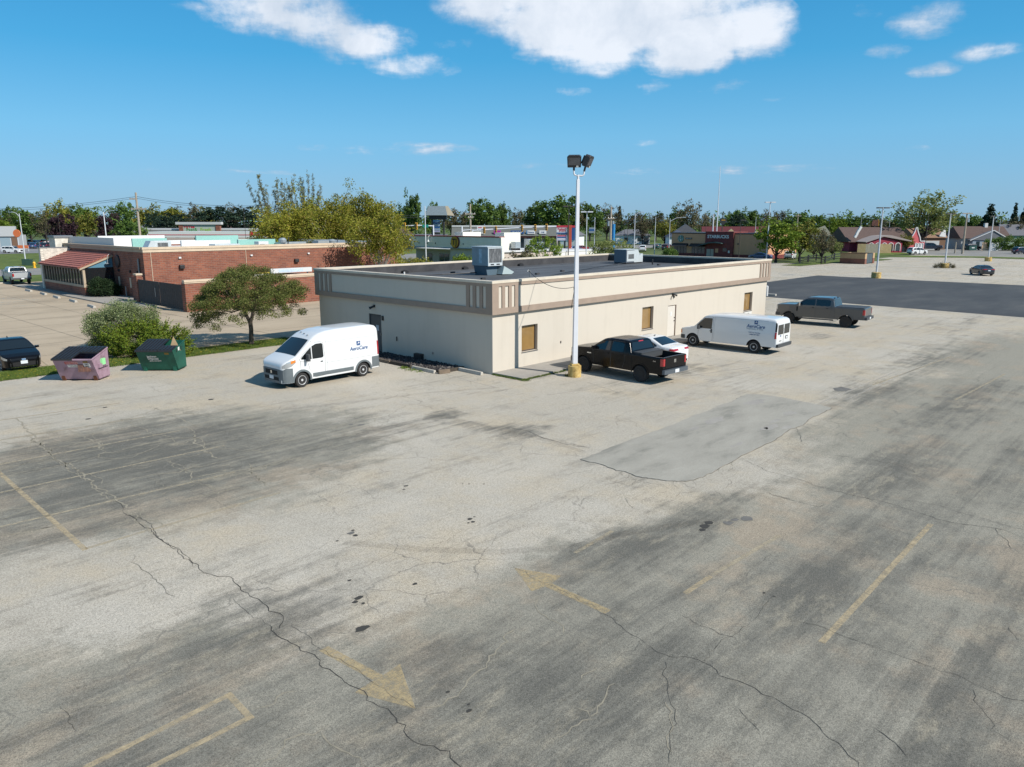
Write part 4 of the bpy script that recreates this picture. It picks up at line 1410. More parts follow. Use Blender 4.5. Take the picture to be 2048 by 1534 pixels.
arm.tube([rot(-0.20, 0, 9.88), rot(-0.20, 0, 9.76), rot(-0.17, 0, 9.67), rot(-0.09, 0, 9.64), rot(0.17, 0, 9.62), rot(0.25, 0, 9.65), rot(0.28, 0, 9.74), rot(0.28, 0, 9.84)], 0.038, 10)
arm.build('bracket_arm', M_polew, pl, smooth=40)
MB().tube([rot(-0.20, 0, 9.86), rot(-0.20, 0, 10.02)], 0.05, 8).build('knuckle', M_black, pl)
MB().tube([rot(0.28, 0, 9.82), rot(0.33, 0, 10.02)], 0.05, 8).build('knuckle', M_black, pl)
flood_head(pl, rot(-0.19, -0.02, 10.27), R(-20), R(14))
flood_head(pl, rot(0.44, 0.02, 10.28), R(55), R(24))
# cable from the roof mast to the pole
a = Vector(lot(3.25, 0.5, 4.98))
b = pole_at + Vector((-0.12, 0.0, 4.42))
pts = [a.lerp(b, i / 14) - Vector((0, 0, 0.36 * 4 * (i / 14) * (1 - i / 14))) for i in range(15)]
o = MB().tube(pts + [b + Vector((0.03, 0, -0.2)), b + Vector((-0.05, 0, -0.7)), b + Vector((-0.10, 0, -1.05))], 0.014, 6).build('service_cable', M_black)
tag(o, 'thin black cable sagging from the roof edge to the white light pole', 'cable')
# ================================================================== VEHICLES
def interp(tab, x):
    """tab: points with descending x"""
    if x >= tab[0][0]: return tab[0][1]
    for a, b in zip(tab[:-1], tab[1:]):
        if x >= b[0]:
            return a[1] + (b[1] - a[1]) * (a[0] - x) / max(1e-9, a[0] - b[0])
    return tab[-1][1]


M_paint0 = mat('paint_slot', (0.5, 0.5, 0.5))
M_tyre = mat('tyre_rubber', (0.022, 0.021, 0.021), 0.85)
M_glass = mat('car_glass', (0.010, 0.014, 0.016), 0.03, coat=0.4, spec=0.5)
M_under = mat('underbody_black', (0.012, 0.012, 0.012), 0.9)
M_plastic = mat('dark_trim_plastic', (0.050, 0.054, 0.058), 0.6)
M_gplastic = mat('grey_bumper_plastic', (0.115, 0.135, 0.145), 0.6, var=0.06, scale=4)
M_chrome = mat('chrome', (0.62, 0.63, 0.64), 0.12, 1.0)
M_alloy = mat('silver_wheel', (0.60, 0.61, 0.62), 0.4, 0.15)
M_dark_alloy = mat('black_wheel', (0.018, 0.018, 0.019), 0.35, 0.3)
M_tail = mat('tail_lamp_red', (0.36, 0.012, 0.016), 0.15, coat=1.0)
M_head = mat('head_lamp', (0.45, 0.47, 0.48), 0.08, 0.4, coat=1.0)
M_amber = mat('amber_lens', (0.62, 0.20, 0.03), 0.2)
M_plate = mat('licence_plate', (0.62, 0.65, 0.68), 0.5)
M_navy = mat('navy_print', (0.015, 0.075, 0.22), 0.5)
M_greyprint = mat('grey_print', (0.30, 0.34, 0.38), 0.5)


def paint(name, col, rough=0.28, metal=0.0, coat=0.7, spec=0.5):
    return mat('paint_' + name, col, rough, metal, coat=coat, spec=spec)


P_white = paint('white', (0.68, 0.69, 0.69))
P_black = paint('black', (0.004, 0.004, 0.005), 0.22, 0.0, 0.10, 0.22)
P_gunmetal = paint('gunmetal', (0.085, 0.088, 0.092), 0.35, 0.5)
P_silver = paint('silver', (0.50, 0.52, 0.53), 0.35, 0.4)
P_navy = paint('navy', (0.014, 0.022, 0.045), 0.25, 0.2)
P_red = paint('red', (0.22, 0.018, 0.025))
P_maroon = paint('maroon', (0.06, 0.012, 0.014))
P_teal = paint('teal', (0.02, 0.085, 0.085), 0.3, 0.2)
P_blue = paint('blue', (0.03, 0.09, 0.22), 0.3, 0.2)
P_charcoal = paint('charcoal', (0.03, 0.032, 0.036), 0.3, 0.3)
P_grey = paint('grey', (0.22, 0.225, 0.23), 0.35, 0.4)


class Car:
    """a vehicle kind: one lofted shell plus conforming panels; instances share the meshes"""
    def __init__(self, sp):
        self.sp = sp
        self.parts = []          # (name, mesh, parent index or None, matrix)
        self.body()

    def zt(self, x): return interp(self.sp['top'], x)

    def hw(self, x, z):
        sp = self.sp
        w = interp(sp['plan'], x)
        zb = sp['belt']
        if z > zb: w -= (z - zb) * sp['tumble']
        if z < 0.55: w -= (0.55 - z) * 0.10
        r = interp(sp['r'], x)
        d = self.zt(x) - z
        if d < r: w -= r - math.sqrt(max(0.0, r * r - (r - max(d, 0)) ** 2))
        return max(w, 0.03)

    def zb(self, x):
        sp = self.sp
        z = sp['sill']
        if x > sp['xf'] + 0.3: z = sp.get('sill_f', z)
        if x < sp['xr'] - 0.3: z = sp.get('sill_r', z)
        A = sp['arch']
        for xw in (sp['xf'], sp['xr']):
            if abs(x - xw) < A: z = max(z, sp['R'] + math.sqrt(A * A - (x - xw) ** 2))
        return min(z, self.zt(x) - 0.02)

    def add(self, name, mb, mats, parent=None, smooth=30, mtx=None):
        self.parts.append((name, mb.mesh(name, mats, smooth), parent, mtx))
        return len(self.parts) - 1

    def body(self):
        sp = self.sp
        xs = set(round(p[0], 4) for p in sp['top']) | set(round(p[0], 4) for p in sp['plan'])
        x1, x0 = sp['top'][0][0], sp['top'][-1][0]
        xs |= set(round(float(v), 4) for v in np.arange(x0, x1, 0.16))
        for xw in (sp['xf'], sp['xr']):
            for k in range(13):
                xs.add(round(xw + sp['arch'] * math.cos(math.pi * k / 12) * 0.9999, 4))
            xs.add(round(xw + sp['arch'] + 0.001, 4))
            xs.add(round(xw - sp['arch'] - 0.001, 4))
        bed = sp.get('bed')
        if bed: xs |= {bed[0], bed[0] - 0.004, bed[1], bed[1] + 0.004}
        xs = sorted((v for v in xs if x0 <= v <= x1), reverse=True)
        NS, NA = 10, 5
        V, F, MI = [], [], []
        fr = [0.93, 0.91, 0.5, 0.0, -0.5, -0.91, -0.93]
        for x in xs:
            zb, zt, r = self.zb(x), self.zt(x), interp(sp['r'], x)
            zs = [zb + (max(zb, zt - r) - zb) * k / NS for k in range(NS + 1)]
            lo = zs[-1]
            zs += [lo + (zt - lo) * (math.sin(math.pi / 2 * k / NA)) for k in range(1, NA + 1)]
            L_ = [(x, self.hw(x, z), z) for z in zs]
            e = L_[-1][1]
            inbed = bed and bed[1] < x < bed[0]
            A = []
            for f in fr:
                if inbed: A.append((x, f * e, zt if abs(f) > 0.92 else bed[2]))
                else: A.append((x, f * e, zt + sp.get('crown', 0.02) * (1 - f * f) * min(1, e)))
            Rr = [(x, -y, z) for (x, y, z) in reversed(L_)]
            V += L_ + A + Rr
        n = len(zs) * 2 + len(fr)
        m1, m2 = len(zs), len(zs) + len(fr)
        for i in range(len(xs) - 1):
            xm = (xs[i] + xs[i + 1]) / 2
            inb = bed and bed[1] - 0.002 < xm < bed[0] + 0.002
            for k in range(n):
                k2 = (k + 1) % n
                F.append((i * n + k, i * n + k2, (i + 1) * n + k2, (i + 1) * n + k))
                MI.append(1 if k == n - 1 or (inb and m1 <= k < m2 - 1) else 0)
        F.append(tuple(range(n)))
        F.append(tuple(range((len(xs) - 1) * n, len(xs) * n)))
        MI += [0, 0]
        mb = MB()
        mb.v, mb.f, mb.mi = V, F, MI
        self.add('body', mb, [M_paint0, M_under], smooth=32)

    def side(self, name, cols, m, off=0.006, n=10, rows=6, parent=0, sides=(1, -1)):
        tab_lo = [(c[0], c[1]) for c in cols]
        tab_hi = [(c[0], c[2]) for c in cols]
        xs = sorted(set([c[0] for c in cols] + [cols[0][0] + (cols[-1][0] - cols[0][0]) * k / n for k in range(n + 1)]), reverse=True)
        for s in sides:
            V, F = [], []
            for x in xs:
                a, b = interp(tab_lo, x), interp(tab_hi, x)
                for k in range(rows + 1):
                    z = a + (b - a) * k / rows
                    V.append((x, s * (self.hw(x, z) + off), z))
            q = rows + 1
            for i in range(len(xs) - 1):
                for k in range(rows):
                    F.append((i * q + k, i * q + k + 1, (i + 1) * q + k + 1, (i + 1) * q + k))
            # skirt back to the shell
            rim = [k for k in range(q)] + [i * q + rows for i in range(1, len(xs))] + [(len(xs) - 1) * q + k for k in range(rows - 1, -1, -1)] + [i * q for i in range(len(xs) - 2, 0, -1)]
            o = len(V)
            for idx in rim:
                x, y, z = V[idx]
                V.append((x, y - s * (off + 0.012), z))
            for j in range(len(rim)):
                j2 = (j + 1) % len(rim)
                F.append((rim[j], rim[j2], o + j2, o + j))
            self.add(name, MB().add(V, F), m, parent)

    def over(self, name, xa, xb, fa, fb, m, off=0.008, n=6, parent=0):
        """glass lying on the top profile between two stations (windscreen, rear window)"""
        V, F = [], []
        for i in range(n + 1):
            x = xa + (xb - xa) * i / n
            f = fa + (fb - fa) * i / n
            z = self.zt(x)
            d = 0.01
            sl = Vector((2 * d, 0, self.zt(x + d) - self.zt(x - d)))
            nrm = Vector((-sl.z, 0, sl.x)).normalized()
            if nrm.z < 0: nrm = -nrm
            e = self.hw(x, z)
            for k in range(7):
                y = e * f * (1 - k / 3)
                V.append((x + nrm.x * off, y, z + self.sp.get('crown', 0.02) * (1 - (y / e) ** 2) * min(1, e) + nrm.z * off))
        for i in range(n):
            for k in range(6):
                F.append((i * 7 + k, i * 7 + k + 1, (i + 1) * 7 + k + 1, (i + 1) * 7 + k))
        self.add(name, MB().add(V, F), m, parent)

    def xs_(self, sgn, y, z):
        x = self.sp['top'][0][0] if sgn > 0 else self.sp['top'][-1][0]
        for _ in range(140):
            if abs(y) <= self.hw(x, z) and z <= self.zt(x) + 1e-6: return x
            x -= sgn * 0.008
        return x

    def end(self, name, sgn, cols, m, off=0.012, n=8, rows=3, parent=0):
        """panel on the nose (+1) or the tail (-1); cols: (y, zlo, zhi) with descending y"""
        lo, hi = [(c[0], c[1]) for c in cols], [(c[0], c[2]) for c in cols]
        V, F = [], []
        for i in range(n + 1):
            y = cols[0][0] + (cols[-1][0] - cols[0][0]) * i / n
            a, b = interp(lo, y), interp(hi, y)
            for k in range(rows + 1):
                z = a + (b - a) * k / rows
                V.append((self.xs_(sgn, y, z) + sgn * off, y, z))
        q = rows + 1
        for i in range(n):
            for k in range(rows):
                F.append((i * q + k, i * q + k + 1, (i + 1) * q + k + 1, (i + 1) * q + k))
        rim = [k for k in range(q)] + [i * q + rows for i in range(1, n + 1)] + [n * q + k for k in range(rows - 1, -1, -1)] + [i * q for i in range(n - 1, 0, -1)]
        o = len(V)
        for idx in rim:
            x, y, z = V[idx]
            V.append((x - sgn * (off + 0.02), y, z))
        for j in range(len(rim)):
            j2 = (j + 1) % len(rim)
            F.append((rim[j], rim[j2], o + j2, o + j))
        return self.add(name, MB().add(V, F), m, parent)

    def seam(self, pts, parent=0, w=0.013, m=None):
        for s in (1, -1):
            V, F = [], []
            fine = []
            for a, b in zip(pts[:-1], pts[1:]):
                for k in range(6): fine.append((a[0] + (b[0] - a[0]) * k / 6, a[1] + (b[1] - a[1]) * k / 6))
            fine.append(pts[-1])
            for i, p in enumerate(fine):
                a, b = fine[max(0, i - 1)], fine[min(len(fine) - 1, i + 1)]
                d = Vector((b[0] - a[0], b[1] - a[1])).normalized()
                for sg in (1, -1):
                    x, z = p[0] - d.y * w / 2 * sg, p[1] + d.x * w / 2 * sg
                    V.append((x, s * (self.hw(x, z) + 0.003), z))
            for i in range(len(fine) - 1): F.append((2 * i, 2 * i + 1, 2 * i + 3, 2 * i + 2))
            self.add('door_seam', MB().add(V, F), m or M_plastic, parent)

    def handle(self, x, z, m, L_=0.15):
        for s in (1, -1):
            y = self.hw(x, z)
            self.add('door_handle', MB().box(x - L_ / 2, s * (y - 0.01), z - 0.02, x + L_ / 2, s * (y + 0.03), z + 0.02), m, 0)

    def mirror(self, x, z, m, w=0.20, h=0.17, out=0.16):
        for s in (1, -1):
            y = self.hw(x, z)
            mb = MB()
            mb.extrude([(x - 0.05, s * (y + out - w / 2), z - h / 2), (x - 0.05, s * (y + out + w / 2), z - h / 2 + 0.02), (x - 0.05, s * (y + out + w / 2), z + h / 2), (x - 0.05, s * (y + out - w / 2), z + h / 2)], (0.10, 0, 0))
            mb.bar((x, s * (y - 0.02), z - 0.04), (x, s * (y + out), z - 0.03), 0.06, 0.05)
            self.add('mirror', mb, m, 0)

    def wheels(self, rim_m, style='spoke', n=5, hub=None):
        sp = self.sp
        R_, w = sp['R'], sp.get('tw', 0.23)
        rr = R_ * sp.get('rimf', 0.66)
        prof = [(rr * 0.96, -w * 0.42), (R_ * 0.90, -w / 2), (R_ * 0.975, -w * 0.43), (R_, -w * 0.30), (R_, w * 0.30), (R_ * 0.975, w * 0.43), (R_ * 0.90, w / 2), (rr * 0.96, w * 0.42)]
        tm = MB().lathe(prof, 'y', 28).mesh('wheel', M_tyre, 40)
        rb = MB()
        rb.lathe([(rr, w * 0.40), (rr * 0.97, w * 0.47), (rr * 0.90, w * 0.44), (rr * 0.88, w * 0.20)], 'y', 28, 0, caps=False)
        rb.lathe([(rr * 0.90, w * 0.18), (0.01, w * 0.18)], 'y', 20, 1, caps=False)
        if style == 'spoke':
            for k in range(n):
                a = 2 * math.pi * k / n
                c, s_ = math.cos(a), math.sin(a)
                hwid = rr * 0.85 / n
                px, pz = -s_, c
                pts = [(c * rr * 0.15 + px * hwid * 0.8, w * 0.36, s_ * rr * 0.15 + pz * hwid * 0.8), (c * rr * 0.15 - px * hwid * 0.8, w * 0.36, s_ * rr * 0.15 - pz * hwid * 0.8),
                       (c * rr * 0.92 - px * hwid, w * 0.43, s_ * rr * 0.92 - pz * hwid), (c * rr * 0.92 + px * hwid, w * 0.43, s_ * rr * 0.92 + pz * hwid)]
                rb.extrude(pts, (0, -0.04, 0), 0)
            rb.lathe([(rr * 0.24, w * 0.30), (rr * 0.22, w * 0.42), (0.01, w * 0.43)], 'y', 14, 0, caps=False)
        else:
            rb.lathe([(rr * 0.93, w * 0.36), (rr * 0.62, w * 0.40), (rr * 0.42, w * 0.40), (rr * 0.32, w * 0.34), (rr * 0.22, w * 0.46), (0.01, w * 0.46)], 'y', 28, 0, caps=False)
            for k in range(n):
                a = 2 * math.pi * (k + 0.5) / n
                c, s_ = math.cos(a), math.sin(a)
                rb.lathe([(rr * 0.085, w * 0.408), (0.005, w * 0.41)], 'y', 8, 1, c=(c * rr * 0.74, 0, s_ * rr * 0.74), caps=False)
        rm = rb.mesh('rim', [rim_m, M_under], 30)
        for xw in (sp['xf'], sp['xr']):
            for s in (1, -1):
                y = interp(sp['plan'], xw) - w / 2 - sp.get('inset', 0.03)
                mt = Matrix.Translation((xw, s * y, R_)) @ (Matrix.Rotation(math.pi, 4, 'Z') if s < 0 else Matrix.Identity(4))
                self.parts.append(('wheel', tm, None, mt))
                self.parts.append(('rim', rm, len(self.parts) - 1, None))

    def lips(self, m, wdt=0.06, off=0.018):
        """flared wheel-arch lips"""
        sp = self.sp
        for xw in (sp['xf'], sp['xr']):
            for s in (1, -1):
                V, F = [], []
                N_ = 18
                for k in range(N_ + 1):
                    a = math.pi * (-0.06 + 1.12 * k / N_)
                    for rr, oo in ((sp['arch'] - 0.005, 0.0), (sp['arch'] - 0.005, off), (sp['arch'] + wdt, off), (sp['arch'] + wdt, -0.01)):
                        x, z = xw + rr * math.cos(a), sp['R'] + rr * math.sin(a)
                        z = max(z, sp['sill'] - 0.03)
                        V.append((x, s * (self.hw(x, z) + oo), z))
                for k in range(N_):
                    for j in range(3):
                        F.append((k * 4 + j, k * 4 + j + 1, (k + 1) * 4 + j + 1, (k + 1) * 4 + j))
                self.add('arch_lip', MB().add(V, F), m, 0)

    def place(self, name, label, pnt, loc, heading, group=None, extra=None, cat=None, override=None):
        """heading: azimuth in degrees to the right of the view direction"""
        root = thing(name, label, cat or self.sp['cat'], loc, math.pi / 2 - R(heading), group)
        objs = []
        for nm, me, par, mt in self.parts:
            o = bpy.data.objects.new(nm, me)
            COL.objects.link(o)
            o.parent = root if par is None else objs[par]
            if mt is not None: o.matrix_local = mt
            for i, ms in enumerate(me.materials):
                if ms is M_paint0:
                    o.material_slots[i].link = 'OBJECT'
                    o.material_slots[i].material = pnt
                elif override and ms.name in override:
                    o.material_slots[i].link = 'OBJECT'
                    o.material_slots[i].material = override[ms.name]
            objs.append(o)
        return root, objs


# ---- kinds
def kind_high_van():
    c = Car(dict(cat='van', xf=1.725, xr=-1.725, R=0.345, arch=0.42, tw=0.215, rimf=0.64, sill=0.33, sill_f=0.28, sill_r=0.36, belt=1.25, tumble=0.075, crown=0.03,
                 top=[(2.675, 0.98), (2.66, 1.10), (2.60, 1.20), (2.46, 1.28), (2.06, 1.44), (1.98, 1.47), (1.12, 2.13), (1.05, 2.18), (0.85, 2.30), (0.62, 2.39), (0.25, 2.465), (-0.3, 2.50), (-2.0, 2.515), (-2.40, 2.50), (-2.58, 2.45), (-2.67, 2.36), (-2.715, 2.22), (-2.735, 2.05)],
                 plan=[(2.675, 0.66), (2.66, 0.75), (2.60, 0.86), (2.50, 0.93), (2.36, 0.98), (2.0, 1.015), (1.4, 1.025), (-2.45, 1.02), (-2.64, 1.0), (-2.71, 0.96), (-2.735, 0.92)],
                 r=[(2.675, 0.06), (2.0, 0.10), (1.5, 0.16), (1.0, 0.24), (-2.3, 0.26), (-2.735, 0.10)]))
    c.over('windshield', 1.955, 1.13, 0.985, 0.965, M_glass, 0.012)
    c.side('side_window', [(1.74, 1.31, 1.38), (1.42, 1.28, 1.66), (1.20, 1.27, 1.83)], M_glass, 0.008)
    c.side('side_window', [(1.15, 1.27, 1.86), (0.92, 1.27, 1.95), (0.62, 1.27, 1.95), (0.55, 1.32, 1.90)], M_glass, 0.008)
    c.seam([(1.80, 1.25), (1.78, 0.86)])
    c.seam([(1.05, 0.40), (0.50, 0.42), (0.47, 1.25), (0.52, 1.98), (0.75, 2.03), (1.02, 2.02), (1.62, 1.56), (1.84, 1.32), (1.80, 1.22), (1.42, 1.16), (1.30, 0.75)])
    light = mat('panel_gap', (0.30, 0.31, 0.32), 0.6)
    c.seam([(0.45, 1.97), (-2.45, 1.97)], m=light)
    c.seam([(0.42, 1.0), (-1.2, 1.0), (-2.6, 1.02)], m=light)
    c.seam([(-2.50, 1.0), (-2.50, 2.28)], m=light)
    c.seam([(0.36, 0.45), (0.36, 2.2)], m=light)
    c.side('side_moulding', [(1.16, 0.43, 0.60), (-1.12, 0.43, 0.60)], M_gplastic, 0.022)
    c.side('rear_cladding', [(-2.24, 0.42, 0.94), (-2.735, 0.42, 0.94)], M_gplastic, 0.015)
    c.side('bumper_corner', [(2.672, 0.30, 0.86), (2.5, 0.30, 0.98), (2.2, 0.30, 0.96)], M_gplastic, 0.018)
    c.end('front_bumper', 1, [(0.86, 0.30, 0.90), (0.6, 0.28, 0.93), (-0.6, 0.28, 0.93), (-0.86, 0.30, 0.90)], M_gplastic, 0.03)
    g = c.end('grille', 1, [(0.52, 0.66, 0.86), (-0.52, 0.66, 0.86)], M_under, 0.036)
    c.end('badge', 1, [(0.06, 0.70, 0.83), (-0.06, 0.70, 0.83)], M_chrome, 0.045, n=2, parent=g)
    c.end('lower_grille', 1, [(0.60, 0.40, 0.56), (-0.60, 0.40, 0.56)], M_under, 0.036)
    c.end('license_plate', 1, [(0.17, 0.44, 0.60), (-0.17, 0.44, 0.60)], M_plate, 0.05, n=2)
    c.side('headlight', [(2.63, 0.98, 1.10), (2.46, 1.0, 1.24), (2.24, 1.06, 1.32), (2.04, 1.20, 1.34)], M_head, 0.016)
    c.side('turn_signal', [(2.28, 1.16, 1.30), (2.05, 1.22, 1.33)], M_amber, 0.021)
    c.side('taillight', [(-2.60, 1.02, 1.70), (-2.73, 1.02, 1.70)], M_tail, 0.018)
    c.end('rear_bumper', -1, [(0.92, 0.36, 0.62), (-0.92, 0.36, 0.62)], M_gplastic, 0.05)
    c.lips(M_gplastic, 0.085, 0.02)
    c.handle(0.66, 1.10, M_plastic, 0.12)
    c.mirror(1.50, 1.38, M_plastic, 0.24, 0.34, 0.20)
    for x in (0.80, 0.86, 0.92):
        c.add('roof_marker', MB().box(x - 0.0, (x - 0.86) * 6 - 0.03, c.zt(x) + 0.03, x + 0.05, (x - 0.86) * 6 + 0.03, c.zt(x) + 0.055), M_plastic, 0)
    c.wheels(M_alloy, 'steel', 8)
    return c


def kind_cargo_van():
    c = Car(dict(cat='van', xf=1.97, xr=-1.97, R=0.375, arch=0.45, tw=0.245, rimf=0.60, sill=0.40, sill_f=0.42, sill_r=0.46, belt=1.15, tumble=0.115, crown=0.03,
                 top=[(2.84, 0.92), (2.82, 1.02), (2.74, 1.08), (2.40, 1.15), (1.98, 1.22), (1.93, 1.24), (1.30, 1.88), (1.22, 1.93), (1.0, 2.00), (0.6, 2.05), (0.0, 2.075), (-2.85, 2.085), (-3.10, 2.06), (-3.22, 1.99), (-3.285, 1.86), (-3.30, 1.78)],
                 plan=[(2.84, 0.86), (2.80, 0.92), (2.70, 0.96), (2.4, 0.985), (1.9, 1.0), (-3.1, 1.0), (-3.25, 0.985), (-3.30, 0.96)],
                 r=[(2.84, 0.05), (2.0, 0.08), (1.4, 0.12), (0.9, 0.17), (-3.0, 0.18), (-3.30, 0.08)]))
    c.over('windshield', 1.925, 1.31, 0.97, 0.95, M_glass, 0.012)
    c.side('side_window', [(1.70, 1.20, 1.34), (1.48, 1.19, 1.58), (1.24, 1.18, 1.80), (0.76, 1.18, 1.82), (0.72, 1.22, 1.80)], M_glass, 0.008)
    c.seam([(1.62, 0.45), (1.60, 1.18), (1.72, 1.36), (1.32, 1.84), (1.05, 1.90), (0.66, 1.90), (0.64, 1.1), (0.66, 0.45)])
    c.seam([(0.62, 1.92), (-3.2, 1.93)], m=mat('panel_gap', (0.30, 0.31, 0.32)))
    c.seam([(0.56, 0.46), (0.56, 1.9)], m=mat('panel_gap', (0.30, 0.31, 0.32)))
    c.end('front_bumper', 1, [(0.95, 0.44, 0.68), (-0.95, 0.44, 0.68)], M_plastic, 0.05)
    c.side('bumper_corner', [(2.83, 0.44, 0.68), (2.52, 0.44, 0.68)], M_plastic, 0.03)
    c.end('grille', 1, [(0.55, 0.72, 0.96), (-0.55, 0.72, 0.96)], M_plastic, 0.015)
    c.end('headlight', 1, [(0.88, 0.74, 0.95), (0.58, 0.74, 0.95)], M_head, 0.016, n=4)
    c.end('headlight', 1, [(-0.58, 0.74, 0.95), (-0.88, 0.74, 0.95)], M_head, 0.016, n=4)
    c.side('turn_signal', [(2.82, 0.76, 0.99), (2.72, 0.76, 0.97)], M_amber, 0.014)
    for s in (1, -1):
        a, b = (0.80, 0.07) if s > 0 else (-0.07, -0.80)
        c.end('rear_window', -1, [(a, 1.18, 1.74), (b, 1.18, 1.74)], M_glass, 0.012)
    c.end('door_gap', -1, [(0.012, 0.60, 1.88), (-0.012, 0.60, 1.88)], M_plastic, 0.006, n=1)
    c.side('corner_trim', [(-3.20, 1.36, 1.88), (-3.295, 1.36, 1.84)], M_under, 0.010)
    c.side('taillight', [(-3.19, 0.96, 1.34), (-3.295, 0.96, 1.34)], M_tail, 0.014)
    c.end('license_plate', -1, [(-0.28, 0.86, 1.04), (-0.60, 0.86, 1.04)], M_under, 0.015, n=2)
    c.end('plate_face', -1, [(-0.33, 0.89, 1.0), (-0.55, 0.89, 1.0)], M_plate, 0.022, n=2)
    c.end('rear_bumper', -1, [(0.96, 0.46, 0.64), (-0.96, 0.46, 0.64)], M_plastic, 0.13)
    c.end('badge', -1, [(0.55, 0.78, 0.82), (0.28, 0.78, 0.82)], M_plastic, 0.012, n=2)
    c.end('rear_logo', -1, [(0.46, 1.04, 1.14), (0.36, 1.04, 1.14)], M_navy, 0.012, n=2)
    c.handle(0.80, 1.06, M_plastic, 0.07)
    c.side('handle_recess', [(0.78, 0.94, 1.18), (0.70, 0.94, 1.18)], M_under, 0.012)
    c.mirror(1.52, 1.22, M_plastic, 0.18, 0.22, 0.16)
    c.wheels(M_alloy, 'steel', 8)
    return c


